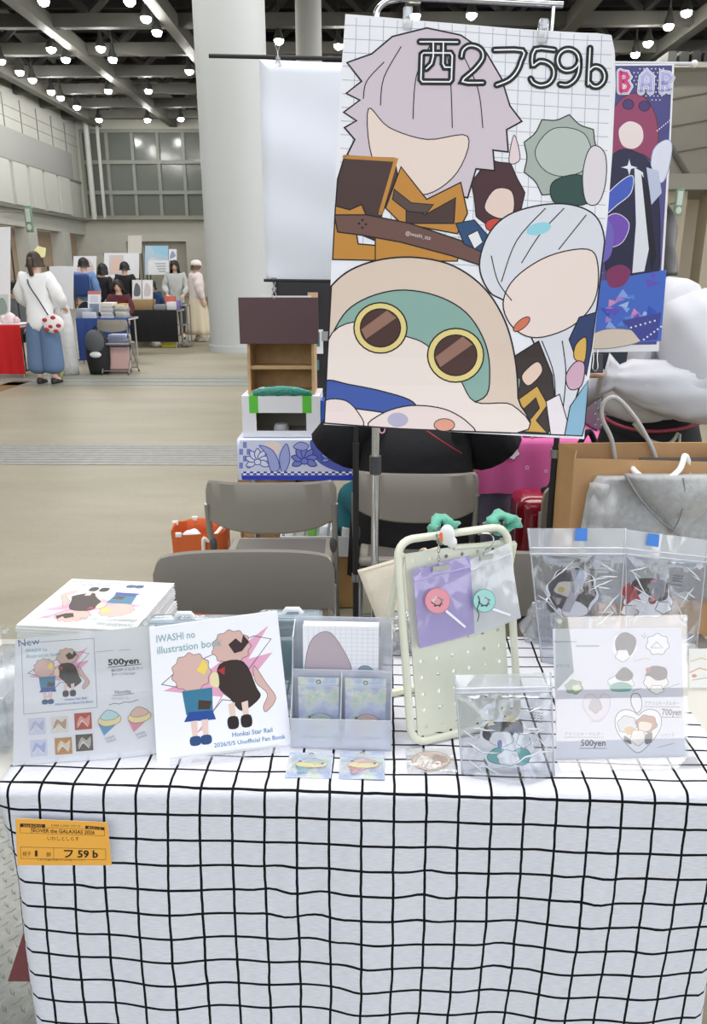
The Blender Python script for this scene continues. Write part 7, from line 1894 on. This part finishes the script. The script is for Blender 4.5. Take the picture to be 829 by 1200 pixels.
put_box('paper_stack', 88, 104, 362, 12.66, .3, ZT+.004, '#9fa5b4', 'grey stack of leaflets on the blue covered table', 'papers')
put_box('paper_stack', 96, 112, 366, 12.62, .06, ZT+.004, '#c9cdd8', 'pale leaflets at the edge of the blue covered table', 'papers')
# loaded folding chair
p = G(139, 438); c = copy_tree(chair0); c['label'] = 'grey folding chair in front of the blue covered table, loaded with bags'; c.location = (p.x, p.y+.1, 0); c.rotation_euler = (0, 0, PI)
Yc2 = p.y+.1
bm = rbox((p.x-.15, Yc2-.08, .4505), (p.x+.12, Yc2+.16, .515), .01); solo('paper_stack', bm, mat('#8690b0', .6), 'blue grey papers on the loaded folding chair', 'papers')
bm = rbox((p.x-.12, Yc2-.06, .516), (p.x+.14, Yc2+.15, .56), .01); solo('paper_stack', bm, mat('#b9bfd6', .6), 'pale violet papers on top of the loaded folding chair', 'papers')
t = thing('carry_bag', 'pale rose carry bag standing under the loaded folding chair', 'bag', (p.x, Yc2-.02, 0))
bm = BM(); quadbox(bm, [(p.x-.15, Yc2-.06, .065), (p.x+.15, Yc2-.06, .065), (p.x+.14, Yc2-.05, .38), (p.x-.14, Yc2-.05, .38)], V((0, .12, 0))); part('body', fixn(bm), mat('#c9a5a0', .7), t, 0)
bm = rbox((p.x-.152, Yc2-.07, .001), (p.x+.152, Yc2+.07, .066), .006); part('base', bm, mat('#6d5a58', .7), t)
# bags, backpack and poles around the person in the white shirt
p = G(85, 440); bm = BM(); rings = []; rnd = random.Random(3)
for k, (z, r_) in enumerate(((.001, .16), (.15, .17), (.4, .16), (.62, .155), (.80, .14), (.95, .10), (1.02, .05))):
    rings.append([V((p.x-.10+r_*.85*math.cos(2*PI*j/20)*(1+.10*math.sin(j*2.3+k)), 11.3+r_*.8*math.sin(2*PI*j/20)*(1+.1*math.sin(j*3+k)), z)) for j in range(20)])
loft(bm, rings); solo('garment_bag', fixn(bm), mat('#dcdddf', .3, bump=(16, 1.0)), 'shiny white bag standing between the white shirt and the black backpack', 'bag', smooth=True)
p = G(112, 440); t = thing('backpack', 'black backpack with a grey flap standing beside the loaded folding chair', 'bag', (p.x, p.y+.15, 0))
bm = BM(); rings = []
for k in range(11):
    v = k/10; s_ = (.85+.2*math.sin(PI*v))*(1 if v < .75 else 1-((v-.75)/.25)**2*.5); rings.append([V((p.x+.165*s_*math.cos(2*PI*j/24), p.y+.2+.14*s_*math.sin(2*PI*j/24), .001+.62*v)) for j in range(24)])
loft(bm, rings); part('body', fixn(bm), mat('#17181b', .7), t, True)
bm = BM(); ball(bm, (p.x, p.y+.10, .47), (.14, .085, .17), 16, 10); part('flap', bm, mat('#53575b', .7), t, True, 'grey flap')
bm = BM(); ball(bm, (p.x+.01, p.y+.055, .29), (.085, .045, .045), 14, 8); part('white_patch', bm, mat('#e2e2e2', .6), t, True, 'white patch')
bm = BM(); tube(bm, curve([(p.x-.05, p.y+.2, .60), (p.x, p.y+.2, .68), (p.x+.05, p.y+.2, .60)], 5), .012, 6); part('handle', bm, mat('#1b1b1d', .7), t)
p = G(71, 442); t = thing('umbrella', 'furled green and yellow umbrella standing beside the blue jeans', 'umbrella', (p.x, p.y, 0))
bm = BM(); tube(bm, [(p.x, p.y, .001), (p.x, p.y, .06), (p.x, p.y, .35), (p.x, p.y, .62)], [.02, .045, .05, .03], 12); part('canopy', bm, mat('#b9b76a', .6, noise=(14, .4)), t)
bm = BM(); tube(bm, curve([(p.x, p.y, .6), (p.x, p.y, .74), (p.x+.03, p.y, .8), (p.x+.06, p.y, .75)], 5), .012, 8); part('handle', bm, mat('#a5512f', .6), t)
p = at_y(88, 338, 13.9); t = thing('saxophone_stand', 'brown curved brass-like ornament on the partition side', 'ornament', (p.x, 13.9, 0)) if False else None
# brown cardboard sheet lying at the hall edge
q0, q1 = G(-30, 461), G(46, 444); bm = BM(); box(bm, (q0.x, q0.y, 0.0005), (q1.x, q1.y-.25, .004)); o = solo('cardboard_sheet', bm, mat('#7d6239', .8, noise=(4, .1)), 'brown cardboard sheet lying on the floor before the red covered table', 'cardboard', smooth=0)
# dark display lattice with cards beyond the blank sheet
Yg = 6.0
a, b = at_y(322, 400, Yg), at_y(392, 330, Yg); t = thing('grid_panel', 'black wire display panel behind the cardboard shelf', 'display panel', ((a.x+b.x)/2, Yg, 0))
bm = BM(); box(bm, (a.x, Yg, .35), (b.x+.5, Yg+.01, b.z)); part('backing', bm, mat('#26262a', .8), t, 0)
for x in (a.x+.02, b.x+.48): bm = BM(); tube(bm, [(x, Yg, 0), (x, Yg, b.z)], .015, 8); part('post', bm, blk, t)
rnd = random.Random(9)
for k in range(16):
    x = rnd.uniform(a.x+.03, b.x+.15); z = rnd.uniform(.6, b.z-.15); bm = BM(); box(bm, (x, Yg-.012-.003*k, z), (x+rnd.uniform(.06, .16), Yg-.010-.003*k, z+rnd.uniform(.06, .2))); part('pinned_card', bm, mat(rnd.choice(['#dcdcde', '#8f8f94', '#c9c3b8', '#5a5a60', '#3f6f78', '#b79a7c']), .6), t, 0)
